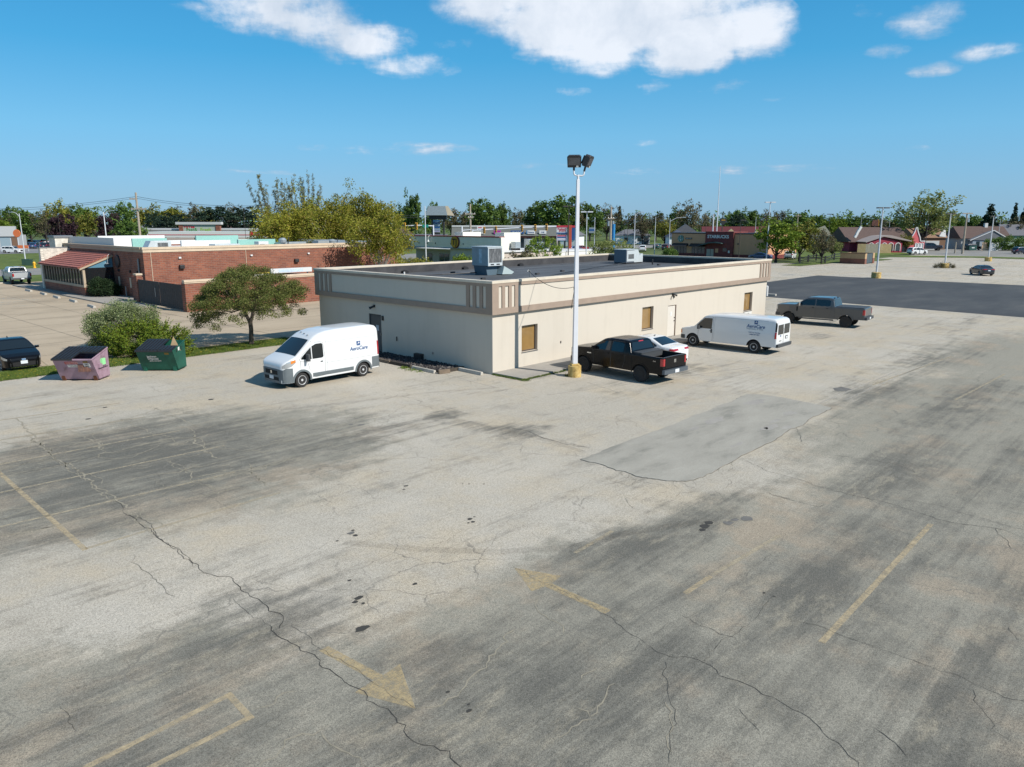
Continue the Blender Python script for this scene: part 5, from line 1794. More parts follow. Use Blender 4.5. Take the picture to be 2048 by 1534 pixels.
def kind_pickup(crew=False):
    if crew:
        sp = dict(cat='pickup truck', xf=2.03, xr=-2.03, R=0.42, arch=0.51, tw=0.28, rimf=0.62, sill=0.55, sill_f=0.56, sill_r=0.62, belt=1.42, tumble=0.20, crown=0.02, inset=0.0,
                  top=[(3.03, 1.10), (3.02, 1.30), (2.94, 1.38), (2.6, 1.42), (1.62, 1.46), (1.56, 1.47), (0.82, 1.97), (0.70, 2.02), (0.4, 2.05), (-0.7, 2.06), (-1.02, 2.02), (-1.10, 1.97), (-1.23, 1.48), (-1.25, 1.46), (-3.24, 1.44), (-3.31, 1.42)],
                  plan=[(3.03, 0.90), (2.98, 0.96), (2.7, 1.01), (2.03, 1.035), (1.4, 1.01), (-1.2, 1.01), (-1.6, 1.03), (-2.03, 1.04), (-2.6, 1.02), (-3.25, 1.0), (-3.31, 0.97)],
                  r=[(3.03, 0.06), (1.6, 0.08), (1.2, 0.10), (0.6, 0.14), (-1.0, 0.14), (-1.24, 0.05), (-3.31, 0.04)])
    else:
        sp = dict(cat='pickup truck', xf=1.785, xr=-1.785, R=0.405, arch=0.48, tw=0.28, rimf=0.62, sill=0.48, sill_f=0.45, sill_r=0.52, belt=1.28, tumble=0.26, crown=0.02, inset=0.0,
                  bed=(-1.40, -2.98, 0.82),
                  top=[(2.755, 0.95), (2.745, 1.12), (2.66, 1.20), (2.4, 1.25), (1.42, 1.32), (1.36, 1.33), (0.62, 1.80), (0.50, 1.85), (0.2, 1.895), (-0.6, 1.90), (-0.92, 1.87), (-1.02, 1.82), (-1.22, 1.35), (-1.26, 1.33), (-2.98, 1.32), (-3.06, 1.31)],
                  plan=[(2.755, 0.80), (2.70, 0.88), (2.5, 0.96), (2.2, 1.0), (1.785, 1.012), (1.1, 0.985), (-1.2, 0.985), (-1.5, 1.0), (-1.785, 1.012), (-2.3, 0.995), (-2.98, 0.97), (-3.06, 0.94)],
                  r=[(2.755, 0.06), (1.4, 0.10), (1.0, 0.10), (0.5, 0.14), (-0.9, 0.14), (-1.2, 0.05), (-3.06, 0.035)])
    c = Car(sp)
    if crew:
        c.over('windshield', 1.55, 0.83, 0.96, 0.95, M_glass, 0.012)
        c.over('rear_window', -1.105, -1.225, 0.93, 0.95, M_glass, 0.012)
        c.side('side_window', [(1.36, 1.47, 1.54), (1.08, 1.46, 1.74), (0.80, 1.46, 1.88), (0.18, 1.46, 1.92)], M_glass, 0.008)
        c.side('side_window', [(0.08, 1.46, 1.92), (-0.78, 1.47, 1.91), (-0.92, 1.50, 1.86)], M_glass, 0.008)
        c.seam([(1.36, 0.62), (1.40, 1.40), (1.42, 1.54), (0.84, 1.93), (0.13, 1.97), (0.13, 0.60)])
        c.seam([(0.12, 0.62), (0.12, 1.96), (-0.86, 1.96), (-1.0, 1.44), (-0.98, 0.98), (-0.80, 0.62)])
        c.seam([(-1.24, 0.66), (-1.24, 1.44)], w=0.02)
        c.add('bed_cover', MB().box(-3.20, -0.93, 1.452, -1.30, 0.93, 1.485), M_plastic, 0, 30)
        c.side('taillight', [(-3.16, 0.98, 1.34), (-3.305, 0.98, 1.34)], M_tail, 0.014)
        c.end('taillight', -1, [(0.97, 0.98, 1.34), (0.84, 0.98, 1.34)], M_tail, 0.014, n=3)
        c.end('taillight', -1, [(-0.84, 0.98, 1.34), (-0.97, 0.98, 1.34)], M_tail, 0.014, n=3)
        c.end('rear_bumper', -1, [(0.95, 0.62, 0.82), (-0.95, 0.62, 0.82)], M_plastic, 0.16)
        c.end('license_plate', -1, [(0.16, 0.66, 0.80), (-0.16, 0.66, 0.80)], M_plate, 0.17, n=2)
        c.side('running_board', [(1.30, 0.44, 0.53), (-1.20, 0.44, 0.53)], M_plastic, 0.05)
        c.side('fender_vent', [(1.50, 0.98, 1.32), (1.40, 0.98, 1.32)], M_under, 0.012)
        c.side('headlight', [(3.025, 1.02, 1.30), (2.90, 1.00, 1.32)], M_head, 0.014)
        c.end('grille', 1, [(0.72, 0.86, 1.30), (-0.72, 0.86, 1.30)], M_under, 0.02)
        c.end('front_bumper', 1, [(0.95, 0.56, 0.80), (-0.95, 0.56, 0.80)], M_plastic, 0.08)
        c.side('bumper_corner', [(3.02, 0.56, 0.80), (2.74, 0.56, 0.80)], M_plastic, 0.03)
        c.lips(M_paint0, 0.06, 0.03)
        c.handle(0.30, 1.30, M_under, 0.16)
        c.handle(-0.72, 1.30, M_under, 0.16)
        c.mirror(1.20, 1.52, M_chrome, 0.2, 0.26, 0.2)
        for y in (-0.4, 0.4): c.add('cab_light', MB().box(-1.06, y - 0.06, 2.02, -0.98, y + 0.06, 2.075), M_plastic, 0)
        c.wheels(M_dark_alloy, 'spoke', 6)
    else:
        c.over('windshield', 1.35, 0.63, 0.96, 0.94, M_glass, 0.012)
        c.over('rear_window', -1.035, -1.19, 0.92, 0.95, M_glass, 0.012)
        c.end('brake_light', -1, [(0.0, 0, 0.01), (-0.01, 0, 0.01)], M_under, -0.2, n=1)
        c.side('side_window', [(1.14, 1.32, 1.38), (0.90, 1.31, 1.57), (0.62, 1.31, 1.73), (0.08, 1.31, 1.77)], M_glass, 0.008)
        c.side('side_window', [(-0.02, 1.31, 1.77), (-0.62, 1.32, 1.76), (-0.76, 1.36, 1.70)], M_glass, 0.008)
        c.seam([(1.12, 0.56), (1.16, 1.26), (1.20, 1.38), (0.66, 1.77), (0.03, 1.82), (0.03, 0.54)])
        c.seam([(0.02, 0.56), (0.02, 1.82), (-0.74, 1.80), (-0.86, 1.30), (-0.84, 0.90), (-0.72, 0.56)])
        c.seam([(-1.27, 0.60), (-1.27, 1.32)], w=0.022, m=M_under)
        c.side('taillight', [(-2.93, 0.92, 1.26), (-3.055, 0.92, 1.26)], M_tail, 0.014)
        c.end('taillight', -1, [(0.95, 0.92, 1.26), (0.80, 0.92, 1.26)], M_tail, 0.014, n=3)
        c.end('taillight', -1, [(-0.80, 0.92, 1.26), (-0.95, 0.92, 1.26)], M_tail, 0.014, n=3)
        c.end('tailgate', -1, [(0.77, 0.80, 1.30), (-0.77, 0.80, 1.30)], M_paint0, 0.012)
        c.end('rear_bumper', -1, [(0.95, 0.54, 0.74), (-0.95, 0.54, 0.74)], mat('bumper_steel', (0.10, 0.12, 0.14), 0.4, 0.3), 0.15)
        c.end('license_plate', -1, [(0.16, 0.56, 0.72), (-0.16, 0.56, 0.72)], M_plate, 0.165, n=2)
        c.end('tailgate_badge', -1, [(0.08, 1.02, 1.18), (-0.08, 1.02, 1.18)], M_chrome, 0.02, n=2)
        c.add('brake_lamp', MB().box(-1.055, -0.18, 1.80, -1.02, 0.18, 1.835), mat('brake_lamp_red', (0.55, 0.03, 0.06), 0.3), 0)
        c.add('tool_box', MB().box(-1.75, -0.86, 1.10, -1.30, 0.86, 1.36).box(-1.77, -0.87, 1.36, -1.28, 0.87, 1.40), M_plastic, 0)
        c.side('headlight', [(2.74, 0.92, 1.12), (2.50, 0.94, 1.14)], M_head, 0.014)
        c.end('grille', 1, [(0.58, 0.74, 1.12), (-0.58, 0.74, 1.12)], M_under, 0.02)
        c.end('front_bumper', 1, [(0.86, 0.44, 0.70), (-0.86, 0.44, 0.70)], M_paint0, 0.06)
        c.lips(M_paint0, 0.05, 0.02)
        c.handle(0.22, 1.16, M_paint0, 0.16)
        c.handle(-0.62, 1.16, M_paint0, 0.14)
        c.mirror(1.02, 1.38, M_paint0, 0.2, 0.18, 0.16)
        c.side('fender_badge', [(1.52, 1.02, 1.07), (1.26, 1.02, 1.07)], M_chrome, 0.012, rows=1)
        c.wheels(M_dark_alloy, 'spoke', 8)
    return c


def kind_sedan():
    c = Car(dict(cat='car', xf=1.36, xr=-1.34, R=0.325, arch=0.385, tw=0.21, rimf=0.68, sill=0.24, sill_f=0.22, sill_r=0.26, belt=0.93, tumble=0.40, crown=0.025,
                 top=[(2.30, 0.56), (2.27, 0.68), (2.15, 0.76), (1.80, 0.86), (1.20, 0.98), (1.12, 1.0), (0.34, 1.38), (0.20, 1.42), (-0.10, 1.45), (-0.60, 1.44), (-0.85, 1.40), (-1.62, 1.09), (-1.72, 1.07), (-2.15, 1.05), (-2.24, 1.02), (-2.33, 0.84), (-2.35, 0.70)],
                 plan=[(2.30, 0.55), (2.22, 0.72), (2.05, 0.82), (1.7, 0.885), (1.0, 0.905), (-1.2, 0.905), (-1.8, 0.88), (-2.15, 0.81), (-2.28, 0.73), (-2.35, 0.62)],
                 r=[(2.30, 0.04), (1.2, 0.08), (0.8, 0.06), (0.2, 0.10), (-0.8, 0.10), (-1.4, 0.06), (-2.35, 0.06)]))
    c.over('windshield', 1.10, 0.36, 0.98, 0.95, M_glass, 0.010)
    c.over('rear_window', -0.88, -1.58, 0.92, 0.95, M_glass, 0.010)
    c.side('side_window', [(0.98, 0.97, 1.01), (0.62, 0.96, 1.20), (0.34, 0.96, 1.30), (-0.16, 0.96, 1.345)], M_glass, 0.007)
    c.side('side_window', [(-0.22, 0.96, 1.345), (-0.72, 0.97, 1.32), (-1.05, 1.0, 1.20), (-1.30, 1.03, 1.10)], M_glass, 0.007)
    c.seam([(0.92, 0.32), (0.98, 0.95), (0.35, 1.33), (-0.19, 1.38), (-0.19, 0.32)])
    c.seam([(-0.20, 0.34), (-0.20, 1.36), (-0.75, 1.35), (-1.12, 1.05), (-1.0, 0.62)])
    c.side('headlight', [(2.22, 0.60, 0.68), (2.05, 0.60, 0.74), (1.80, 0.66, 0.78)], M_head, 0.010)
    g = c.end('grille', 1, [(0.62, 0.30, 0.46), (0.4, 0.28, 0.50), (-0.4, 0.28, 0.50), (-0.62, 0.30, 0.46)], M_under, 0.012)
    c.end('badge', 1, [(0.09, 0.58, 0.66), (-0.09, 0.58, 0.66)], M_chrome, 0.02, n=2)
    c.end('license_plate', 1, [(0.155, 0.40, 0.56), (-0.155, 0.40, 0.56)], M_plate, 0.03, n=2)
    c.end('lip_trim', 1, [(0.60, 0.22, 0.255), (-0.60, 0.22, 0.255)], M_chrome, 0.02)
    c.end('taillight', -1, [(0.72, 0.86, 0.98), (0.30, 0.88, 0.97)], M_tail, 0.012, n=5)
    c.end('taillight', -1, [(-0.30, 0.88, 0.97), (-0.72, 0.86, 0.98)], M_tail, 0.012, n=5)
    c.end('light_bar', -1, [(0.30, 0.88, 0.93), (-0.30, 0.88, 0.93)], M_plastic, 0.012)
    c.side('taillight', [(-2.08, 0.86, 0.98), (-2.30, 0.86, 0.98)], M_tail, 0.012)
    c.end('rear_plate', -1, [(0.155, 0.70, 0.84), (-0.155, 0.70, 0.84)], M_plate, 0.012, n=2)
    c.end('lower_trim', -1, [(0.66, 0.26, 0.36), (-0.66, 0.26, 0.36)], M_under, 0.012)
    c.handle(0.0, 0.84, M_paint0, 0.16)
    c.handle(-0.92, 0.86, M_paint0, 0.16)
    c.mirror(0.78, 1.00, M_paint0, 0.19, 0.12, 0.13)
    c.add('antenna', MB().extrude([(-0.62, -0.02, 1.44), (-0.50, -0.02, 1.45), (-0.62, -0.02, 1.52)], (0, 0.04, 0)), M_under, 0)
    c.wheels(M_alloy, 'spoke', 5)
    return c


def kind_suv():
    c = Car(dict(cat='car', xf=1.36, xr=-1.36, R=0.36, arch=0.43, tw=0.23, rimf=0.66, sill=0.30, sill_f=0.28, sill_r=0.32, belt=1.08, tumble=0.30, crown=0.025,
                 top=[(2.30, 0.72), (2.27, 0.88), (2.15, 0.97), (1.30, 1.08), (1.22, 1.10), (0.55, 1.60), (0.40, 1.66), (0.0, 1.71), (-1.5, 1.68), (-1.85, 1.63), (-1.98, 1.56), (-2.22, 1.12), (-2.27, 0.95), (-2.28, 0.80)],
                 plan=[(2.30, 0.62), (2.22, 0.78), (2.0, 0.88), (1.6, 0.92), (-1.7, 0.92), (-2.1, 0.88), (-2.28, 0.80)],
                 r=[(2.30, 0.05), (1.2, 0.08), (0.5, 0.12), (-1.8, 0.12), (-2.28, 0.06)]))
    c.over('windshield', 1.21, 0.56, 0.98, 0.95, M_glass, 0.010)
    c.over('rear_window', -1.99, -2.20, 0.90, 0.90, M_glass, 0.012)
    c.side('side_window', [(1.06, 1.10, 1.15), (0.56, 1.09, 1.50), (-0.06, 1.09, 1.58)], M_glass, 0.007)
    c.side('side_window', [(-0.14, 1.09, 1.58), (-1.0, 1.10, 1.57), (-1.12, 1.10, 1.56)], M_glass, 0.007)
    c.side('side_window', [(-1.20, 1.12, 1.56), (-1.75, 1.14, 1.50), (-1.9, 1.20, 1.40)], M_glass, 0.007)
    c.seam([(-0.10, 0.36), (-0.10, 1.6)])
    c.side('headlight', [(2.24, 0.74, 0.86), (1.95, 0.78, 0.92)], M_head, 0.010)
    c.end('grille', 1, [(0.5, 0.44, 0.80), (-0.5, 0.44, 0.80)], M_under, 0.012)
    c.side('taillight', [(-2.06, 0.90, 1.14), (-2.26, 0.90, 1.10)], M_tail, 0.012)
    c.end('taillight', -1, [(0.84, 0.90, 1.08), (0.56, 0.90, 1.08)], M_tail, 0.012, n=3)
    c.end('taillight', -1, [(-0.56, 0.90, 1.08), (-0.84, 0.90, 1.08)], M_tail, 0.012, n=3)
    c.end('rear_bumper', -1, [(0.84, 0.34, 0.56), (-0.84, 0.34, 0.56)], M_plastic, 0.03)
    c.end('license_plate', -1, [(0.16, 0.72, 0.86), (-0.16, 0.72, 0.86)], M_plate, 0.014, n=2)
    c.mirror(0.85, 1.16, M_paint0, 0.19, 0.14, 0.13)
    c.wheels(M_alloy, 'spoke', 5)
    return c


K_high, K_cargo, K_ram, K_crew, K_sedan, K_suv = kind_high_van(), kind_cargo_van(), kind_pickup(), kind_pickup(True), kind_sedan(), kind_suv()
K_ram.parts = [p for p in K_ram.parts if p[0] != 'brake_light'] if False else K_ram.parts


def from_wheels(front, rear, kind, left=True):
    """pose from the two ground contacts of the wheels nearest the camera (the left pair)"""
    f, r = ground_at(*front), ground_at(*rear)
    d = (f - r).normalized()
    right = Vector((d.y, -d.x, 0))
    y = interp(kind.sp['plan'], kind.sp['xf']) - kind.sp['tw'] / 2
    return (f + r) / 2 + right * y * (1 if left else -1), math.degrees(math.atan2(d.x, d.y))


def side_text(root, car, s, x, z, size, m, **kw):
    y = car.hw(x, z)
    ln = (car.hw(x, z + 0.1) - car.hw(x, z - 0.1)) / 0.2
    return text('lettering', s, size, m, root, frame((x, y + 0.012, z), (-1, 0, 0), (0, ln, 1)), extrude=0.002, **kw)


loc, hd = from_wheels((602.5, 774.5), (727, 752), K_high)
van, vo = K_high.place('parked_van', 'tall white delivery van with grey bumpers beside the shaded wall of the beige building', P_white, loc, hd)


def aero_logo(root, car, x, z, sq, size):
    y = car.hw(x, z)
    lg = MB().box(x - sq / 2, y - 0.02, z - sq / 2, x + sq / 2, y + 0.014, z + sq / 2).build('logo', M_navy, root)
    # plain white swoosh figure inside the square
    yy = y + 0.0145
    k = sq / 2
    MB().extrude([(x + 0.75 * k, yy, z - 0.6 * k), (x + 0.35 * k, yy, z + 0.1 * k), (x - 0.1 * k, yy, z + 0.75 * k), (x - 0.75 * k, yy, z + 0.1 * k), (x - 0.35 * k, yy, z + 0.05 * k), (x - 0.05 * k, yy, z - 0.5 * k), (x - 0.1 * k, yy, z + 0.2 * k), (x + 0.3 * k, yy, z - 0.15 * k)], (0, 0.002, 0)).build('emblem', P_white, lg)
    side_text(root, car, 'AeroCare', x + 0.0, z - sq * 1.16, size, M_navy, shear=0.18, bold=0.004)


aero_logo(van, K_high, -1.48, 1.70, 0.21, 0.255)
loc, hd = from_wheels((1386, 691.5), (1507.5, 706), K_cargo)
cvan, co = K_cargo.place('parked_van', 'low white cargo van with black rear windows parked nose to the sunlit wall', P_white, loc, hd)
aero_logo(cvan, K_cargo, -2.02, 1.80, 0.20, 0.27)
side_text(cvan, K_cargo, 'Respiratory & Sleep', -1.98, 1.42, 0.125, M_greyprint)
side_text(cvan, K_cargo, 'Toll Free Number', -1.98, 1.21, 0.10, M_navy)
side_text(cvan, K_cargo, '1-888-300-4857', -1.98, 1.09, 0.10, M_navy)
loc, hd = from_wheels((1169, 742.5), (1282, 763.5), K_ram)
ram, _ = K_ram.place('parked_pickup', 'black pickup truck with an open bed beside the white light pole', P_black, loc, hd)
side_text(ram, K_ram, '4x4', -2.6, 1.12, 0.10, M_chrome)
# soft pale door decal, as on the photo's front door
loc, hd2 = from_wheels((1578, 646), (1689, 655), K_crew)
K_crew.place('parked_pickup', 'dark grey crew cab pickup with a flat bed cover beyond the cargo van', P_gunmetal, loc, hd2)
# white sedan between the black pickup and the cargo van
rear = ground_at(1362, 732)
d = Vector((math.sin(R(hd - 2)), math.cos(R(hd - 2)), 0))
K_sedan.place('parked_car', 'white sedan mostly hidden behind the black pickup', P_white, rear + d * 2.32, hd - 2)
# black car nosed up to the grass strip at the left edge
p = lot(-15.75, 20.5)
K_sedan.place('parked_car', 'black sedan facing the grass strip at the left edge of the picture', P_black, p, 43.15 + 90 + 1)
# silver pickup in front of the brick restaurant
g_ = ground_at(47, 569)
K_crew.place('parked_pickup', 'silver pickup seen from behind at the kerb left of the brick restaurant', P_silver, g_ + Vector((math.sin(R(-44)), math.cos(R(-44)), 0)) * 3.4, -44)
# ---- cars further off
G_R = 'cars on the far side of the lots'
for px, py, hdg, kd, pt, nm, lb in [
    (1962, 550, 8, K_sedan, P_charcoal, 'parked_car', 'dark hatchback alone on the wide pale lot at the right'),
    (1834, 509, 75, K_suv, P_white, 'parked_car', 'white hatchback parked by the red arched shop'),
    (1858, 501, 100, K_crew, P_navy, 'parked_pickup', 'dark pickup parked under the big pale green tree'),
    (1826, 503, 60, K_suv, P_charcoal, 'parked_car', 'dark car half hidden behind the white hatchback by the red shop'),
    (1285, 503, 10, K_suv, P_white, 'parked_car', 'white wagon seen over the roof behind the squat air unit'),
    (1148, 503, 60, K_sedan, P_blue, 'parked_car', 'blue car behind the white light pole'),
    (1160, 502, -120, K_sedan, P_red, 'parked_car', 'red car just right of the white light pole'),
    (1334, 500, 30, K_suv, P_maroon, 'parked_car', 'dark red car beside the left corner of the coffee shop'),
    (1316, 497, 30, K_sedan, P_teal, 'parked_car', 'teal car left of the coffee shop'),
    (1520, 519, -50, K_sedan, P_blue, 'parked_car', 'blue car under the right end of the coffee shop wall'),
    (1580, 518, 30, K_suv, P_white, 'parked_car', 'white car behind the trees beside the coffee shop'),
    (755, 509, -40, K_sedan, P_charcoal, 'parked_car', 'dark car glimpsed through the yellow green trees'),
    (683, 493, -30, K_sedan, P_silver, 'parked_car', 'silver car glimpsed between the trunks of the yellow green trees'),
    (1944, 500, 80, K_suv, P_charcoal, 'parked_car', 'black car behind the green bin at the brown roofed house'),
    (2044, 508, 80, K_suv, P_navy, 'parked_car', 'dark blue car at the right edge beyond the grass'),
    (25, 506, 88, K_suv, P_white, 'parked_car', 'white van crossing the far lot at the left edge'),
    (37, 491, 110, K_suv, P_silver, 'parked_car', 'silver wagon parked behind the white van in the far lot')]:
    kd.place(nm, lb, pt, ground_at(px, py), hdg)
rv = random.Random(21)
row = [P_teal, P_charcoal, P_blue, P_silver, P_navy, P_charcoal, P_maroon, P_grey, P_charcoal, P_blue]
for i, x in enumerate(range(50, 150, 10)):
    (K_suv if i % 3 else K_sedan).place('parked_car', ['dark teal', 'charcoal', 'blue', 'silver', 'navy', 'black', 'maroon', 'mid grey', 'dark grey', 'bright blue'][i] + ' car, ' + ['first', 'second', 'third', 'fourth', 'fifth', 'sixth', 'seventh', 'eighth', 'ninth', 'last'][i] + ' from the left in the front row of the far lot', row[i], ground_at(x, 497 - (i % 2) * 1.0), -20 + rv.uniform(-8, 8), 'cars parked in rows in the far lot')
row2 = [P_charcoal, P_navy, P_white, P_charcoal, P_white, P_grey, P_red, P_charcoal, P_navy, P_charcoal]
for i, x in enumerate(range(62, 152, 9)):
    (K_sedan if i % 3 else K_suv).place('parked_car', ['charcoal', 'navy', 'white', 'dark grey', 'bright white', 'mid grey', 'red', 'black', 'dark navy', 'dim charcoal'][i] + ' car, ' + ['first', 'second', 'third', 'fourth', 'fifth', 'sixth', 'seventh', 'eighth', 'ninth', 'last'][i] + ' from the left in the back row of the far lot', row2[i], ground_at(x, 488.5), -20 + rv.uniform(-8, 8), 'cars parked at the back of the far lot')
for i, x in enumerate((4, 16, 20)):
    K_sedan.place('parked_car', ['dark car at the left edge behind the white van', 'dark car parked before the pale shop front', 'black car parked nearest the pale shop corner'][i], [P_navy, P_charcoal, P_charcoal][i], ground_at(x, 500 - 3 * i), 100)
# ================================================================== DUMPSTERS
M_pink = noise_mat('faded_pink_steel', [(0.3, (0.20, 0.125, 0.145)), (0.42, (0.31, 0.205, 0.255)), (0.7, (0.40, 0.28, 0.35))], 1.6, rough=0.6)
M_green = noise_mat('green_steel', [(0.3, (0.008, 0.06, 0.042)), (0.6, (0.016, 0.115, 0.08)), (0.75, (0.04, 0.19, 0.14))], 1.4, rough=0.5)
M_lid = mat('black_lid_plastic', (0.018, 0.019, 0.022), 0.42)
M_rust = mat('rust', (0.10, 0.035, 0.015), 0.9, var=0.4, scale=8)
M_redlab = mat('red_label', (0.42, 0.03, 0.03), 0.5)
M_whitelab = mat('white_label', (0.70, 0.68, 0.66), 0.5)
M_ylab = mat('amber_label', (0.22, 0.13, 0.015), 0.5)
M_glab = mat('green_label', (0.30, 0.72, 0.32), 0.5)


def dumpster(name, label, m, loc, rz, full):
    """front-load container: the front leans out to the top, lids slope down from the hinge at the back.  x width, y depth, front at y=0"""
    W_, D_, HF, HB, REC = 1.85, 1.55, 1.12, 1.45, 0.56
    t = thing(name, label, 'dumpster', loc, rz, 'dumpsters')
    th = 0.03
    b = MB()
    x0, x1 = -W_ / 2, W_ / 2
    b.add([(x0, REC, 0.06), (x1, REC, 0.06), (x1, 0, HF), (x0, 0, HF), (x0, REC + th, 0.06), (x1, REC + th, 0.06), (x1, th, HF), (x0, th, HF)], [(0, 1, 2, 3), (7, 6, 5, 4), (3, 2, 6, 7), (0, 4, 5, 1), (0, 3, 7, 4), (1, 5, 6, 2)])
    b.box(x0, D_ - th, 0.06, x1, D_, HB)
    for xa, xb in ((x0, x0 + th), (x1 - th, x1)):
        b.extrude([(xa, REC + th, 0.06), (xa, D_ - th, 0.06), (xa, D_ - th, HB), (xa, th, HF)], (xb - xa, 0, 0))
    b.box(x0, REC + th, 0.06, x1, D_ - th, 0.10)
    body = b.build('body', m, t)
    # rim tubes, fork pockets, feet
    MB().bar((x0 - 0.04, -0.02, HF), (x1 + 0.04, -0.02, HF), 0.06, 0.07).build('rim_rail', m, body, bevel=0.01)
    for s in (-1, 1):
        MB().bar((s * (W_ / 2 + 0.012), 0.0, HF), (s * (W_ / 2 + 0.012), D_, HB), 0.05, 0.06).build('rim_rail', m, body, bevel=0.01)
        MB().extrude([(s * (W_ / 2 + 0.001), 0.50, 0.62), (s * (W_ / 2 + 0.001), 1.35, 0.62), (s * (W_ / 2 + 0.001), 1.35, 0.80), (s * (W_ / 2 + 0.001), 0.50, 0.80)], (s * 0.09, 0, 0)).build('fork_pocket', m, body) if m is not M_green else None
    for xx in (x0 + 0.08, x1 - 0.26):
        MB().extrude([(xx, REC - 0.05, 0.0), (xx + 0.16, REC - 0.05, 0.0), (xx + 0.15, REC - 0.11, 0.25), (xx + 0.01, REC - 0.11, 0.25)], (0, 0.10, 0)).build('foot', M_rust if m is M_pink else m, t)
    for xx in (x0 + 0.1, x1 - 0.2):
        MB().box(xx, D_ - 0.2, 0.0, xx + 0.1, D_ - 0.1, 0.06).build('foot', M_rust, t)
    # lids with ribs
    sl = (HB - HF) / D_

    def lid(xa, xb, ya, yb, lift=0.0, nm='lid'):
        z = lambda y: HF + 0.045 + sl * y + lift * (D_ - y) / D_
        mb = MB()
        mb.add([(xa, ya, z(ya)), (xb, ya, z(ya)), (xb, yb, z(yb)), (xa, yb, z(yb)), (xa, ya, z(ya) + 0.02), (xb, ya, z(ya) + 0.02), (xb, yb, z(yb) + 0.02), (xa, yb, z(yb) + 0.02)], [(3, 2, 1, 0), (4, 5, 6, 7), (0, 1, 5, 4), (1, 2, 6, 5), (2, 3, 7, 6), (3, 0, 4, 7)])
        mb.box(xa, ya - 0.02, z(ya) - 0.07, xb, ya, z(ya) + 0.02)
        lo = mb.build(nm, M_lid, t)
        k = int((xb - xa) / 0.15)
        for i in range(k):
            xx = xa + (i + 0.5) * (xb - xa) / k
            MB().bar((xx, ya + 0.05, z(ya + 0.05) + 0.035), (xx, yb - 0.1, z(yb - 0.1) + 0.035), 0.055, 0.035).build('rib', M_lid, lo)
        return lo
    if m is M_pink:
        lid(x0 - 0.02, -0.005 + 0.05, -0.05, D_)
        lid(0.06, x1 + 0.02, 0.70, D_, 0.10)
        tr = MB()
        r_ = random.Random(2)
        for i in range(14):
            cx, cy = r_.uniform(0.05, 0.8), r_.uniform(0.15, 0.75)
            tr.box(cx - 0.12, cy - 0.1, 0.5, cx + 0.12, cy + 0.1, r_.uniform(0.85, 1.06))
        tr.build('rubbish', mat('brown_rubbish', (0.16, 0.08, 0.06), 0.9, var=0.4, scale=6), t)['kind'] = 'stuff'
    else:
        lid(x0 - 0.02, 0.20, -0.05, D_)
        lid(0.22, x1 + 0.01, -0.05, 0.62)
        MB().box(0.12, 0.50, 0.3, x1 - 0.06, D_ - 0.15, 1.0).build('rubbish', M_under, t)['kind'] = 'stuff'
    # labels on the leaning front
    n_ = Vector((0, -(HF - 0.06), -REC)).normalized()
    up = Vector((0, -REC, HF - 0.06)).normalized()

    def at(x, v, off=0.004):
        return Vector((x, REC, 0.06)) + up * v + n_ * off

    def lab(nm, x, v, w, h, mm, off=0.002):
        o = at(x, v, off)
        pl_ = [o + Vector((-w / 2, 0, 0)) - up * h / 2, o + Vector((w / 2, 0, 0)) - up * h / 2, o + Vector((w / 2, 0, 0)) + up * h / 2, o + Vector((-w / 2, 0, 0)) + up * h / 2]
        return MB().extrude(pl_, n_ * 0.003).build(nm, mm, body)

    def words(s, x, v, size, mm, **kw):
        return text('lettering', s, size, mm, body, frame(at(x, v, 0.008), (1, 0, 0), up), extrude=0.001, **kw)
    if m is M_pink:
        lab('warning_label', -0.10, 1.00, 0.60, 0.15, M_redlab)
        words('CAUTION', -0.06, 1.00, 0.13, M_whitelab)
        lab('label', -0.02, 0.82, 0.60, 0.16, M_whitelab)
        words('DO NOT PLAY ON', -0.02, 0.86, 0.062, M_black)
        words('OR AROUND', -0.02, 0.79, 0.062, M_black)
        lab('label', 0.60, 0.86, 0.30, 0.24, M_whitelab)
        words('NO', 0.60, 0.91, 0.11, M_black, bold=0.004)
        words('TIRES', 0.60, 0.80, 0.08, M_black, bold=0.003)
        lab('label', 0.58, 1.05, 0.22, 0.10, M_ylab)
        q_ = MB().box(x1 + 0.001, 0.78, 0.72, x1 + 0.094, 1.08, 1.02).build('side_label', M_glab, body)
        text('lettering', 'RECYCLE', 0.07, M_black, body, frame((x1 + 0.1, 0.93, 0.66), (0, 1, 0), (0, 0, 1)), extrude=0.001)
    else:
        words('Jackson', -0.22, 0.86, 0.155, M_whitelab, bold=0.006)
        words('Disposal', -0.18, 0.72, 0.155, M_whitelab, bold=0.006)
        words('(309) 364-8473', -0.10, 0.58, 0.095, M_whitelab, bold=0.003)
        lab('label', 0.58, 1.04, 0.22, 0.12, M_ylab)
        MB().box(x1 + 0.001, 0.66, 1.04, x1 + 0.006, 0.84, 1.22).build('side_label', M_whitelab, body)
        for yy in (0.42, 1.0):
            MB().box(x1 + 0.001, yy, 1.0, x1 + 0.02, yy + 0.05, 1.22).build('bracket', M_under, body)
    return t


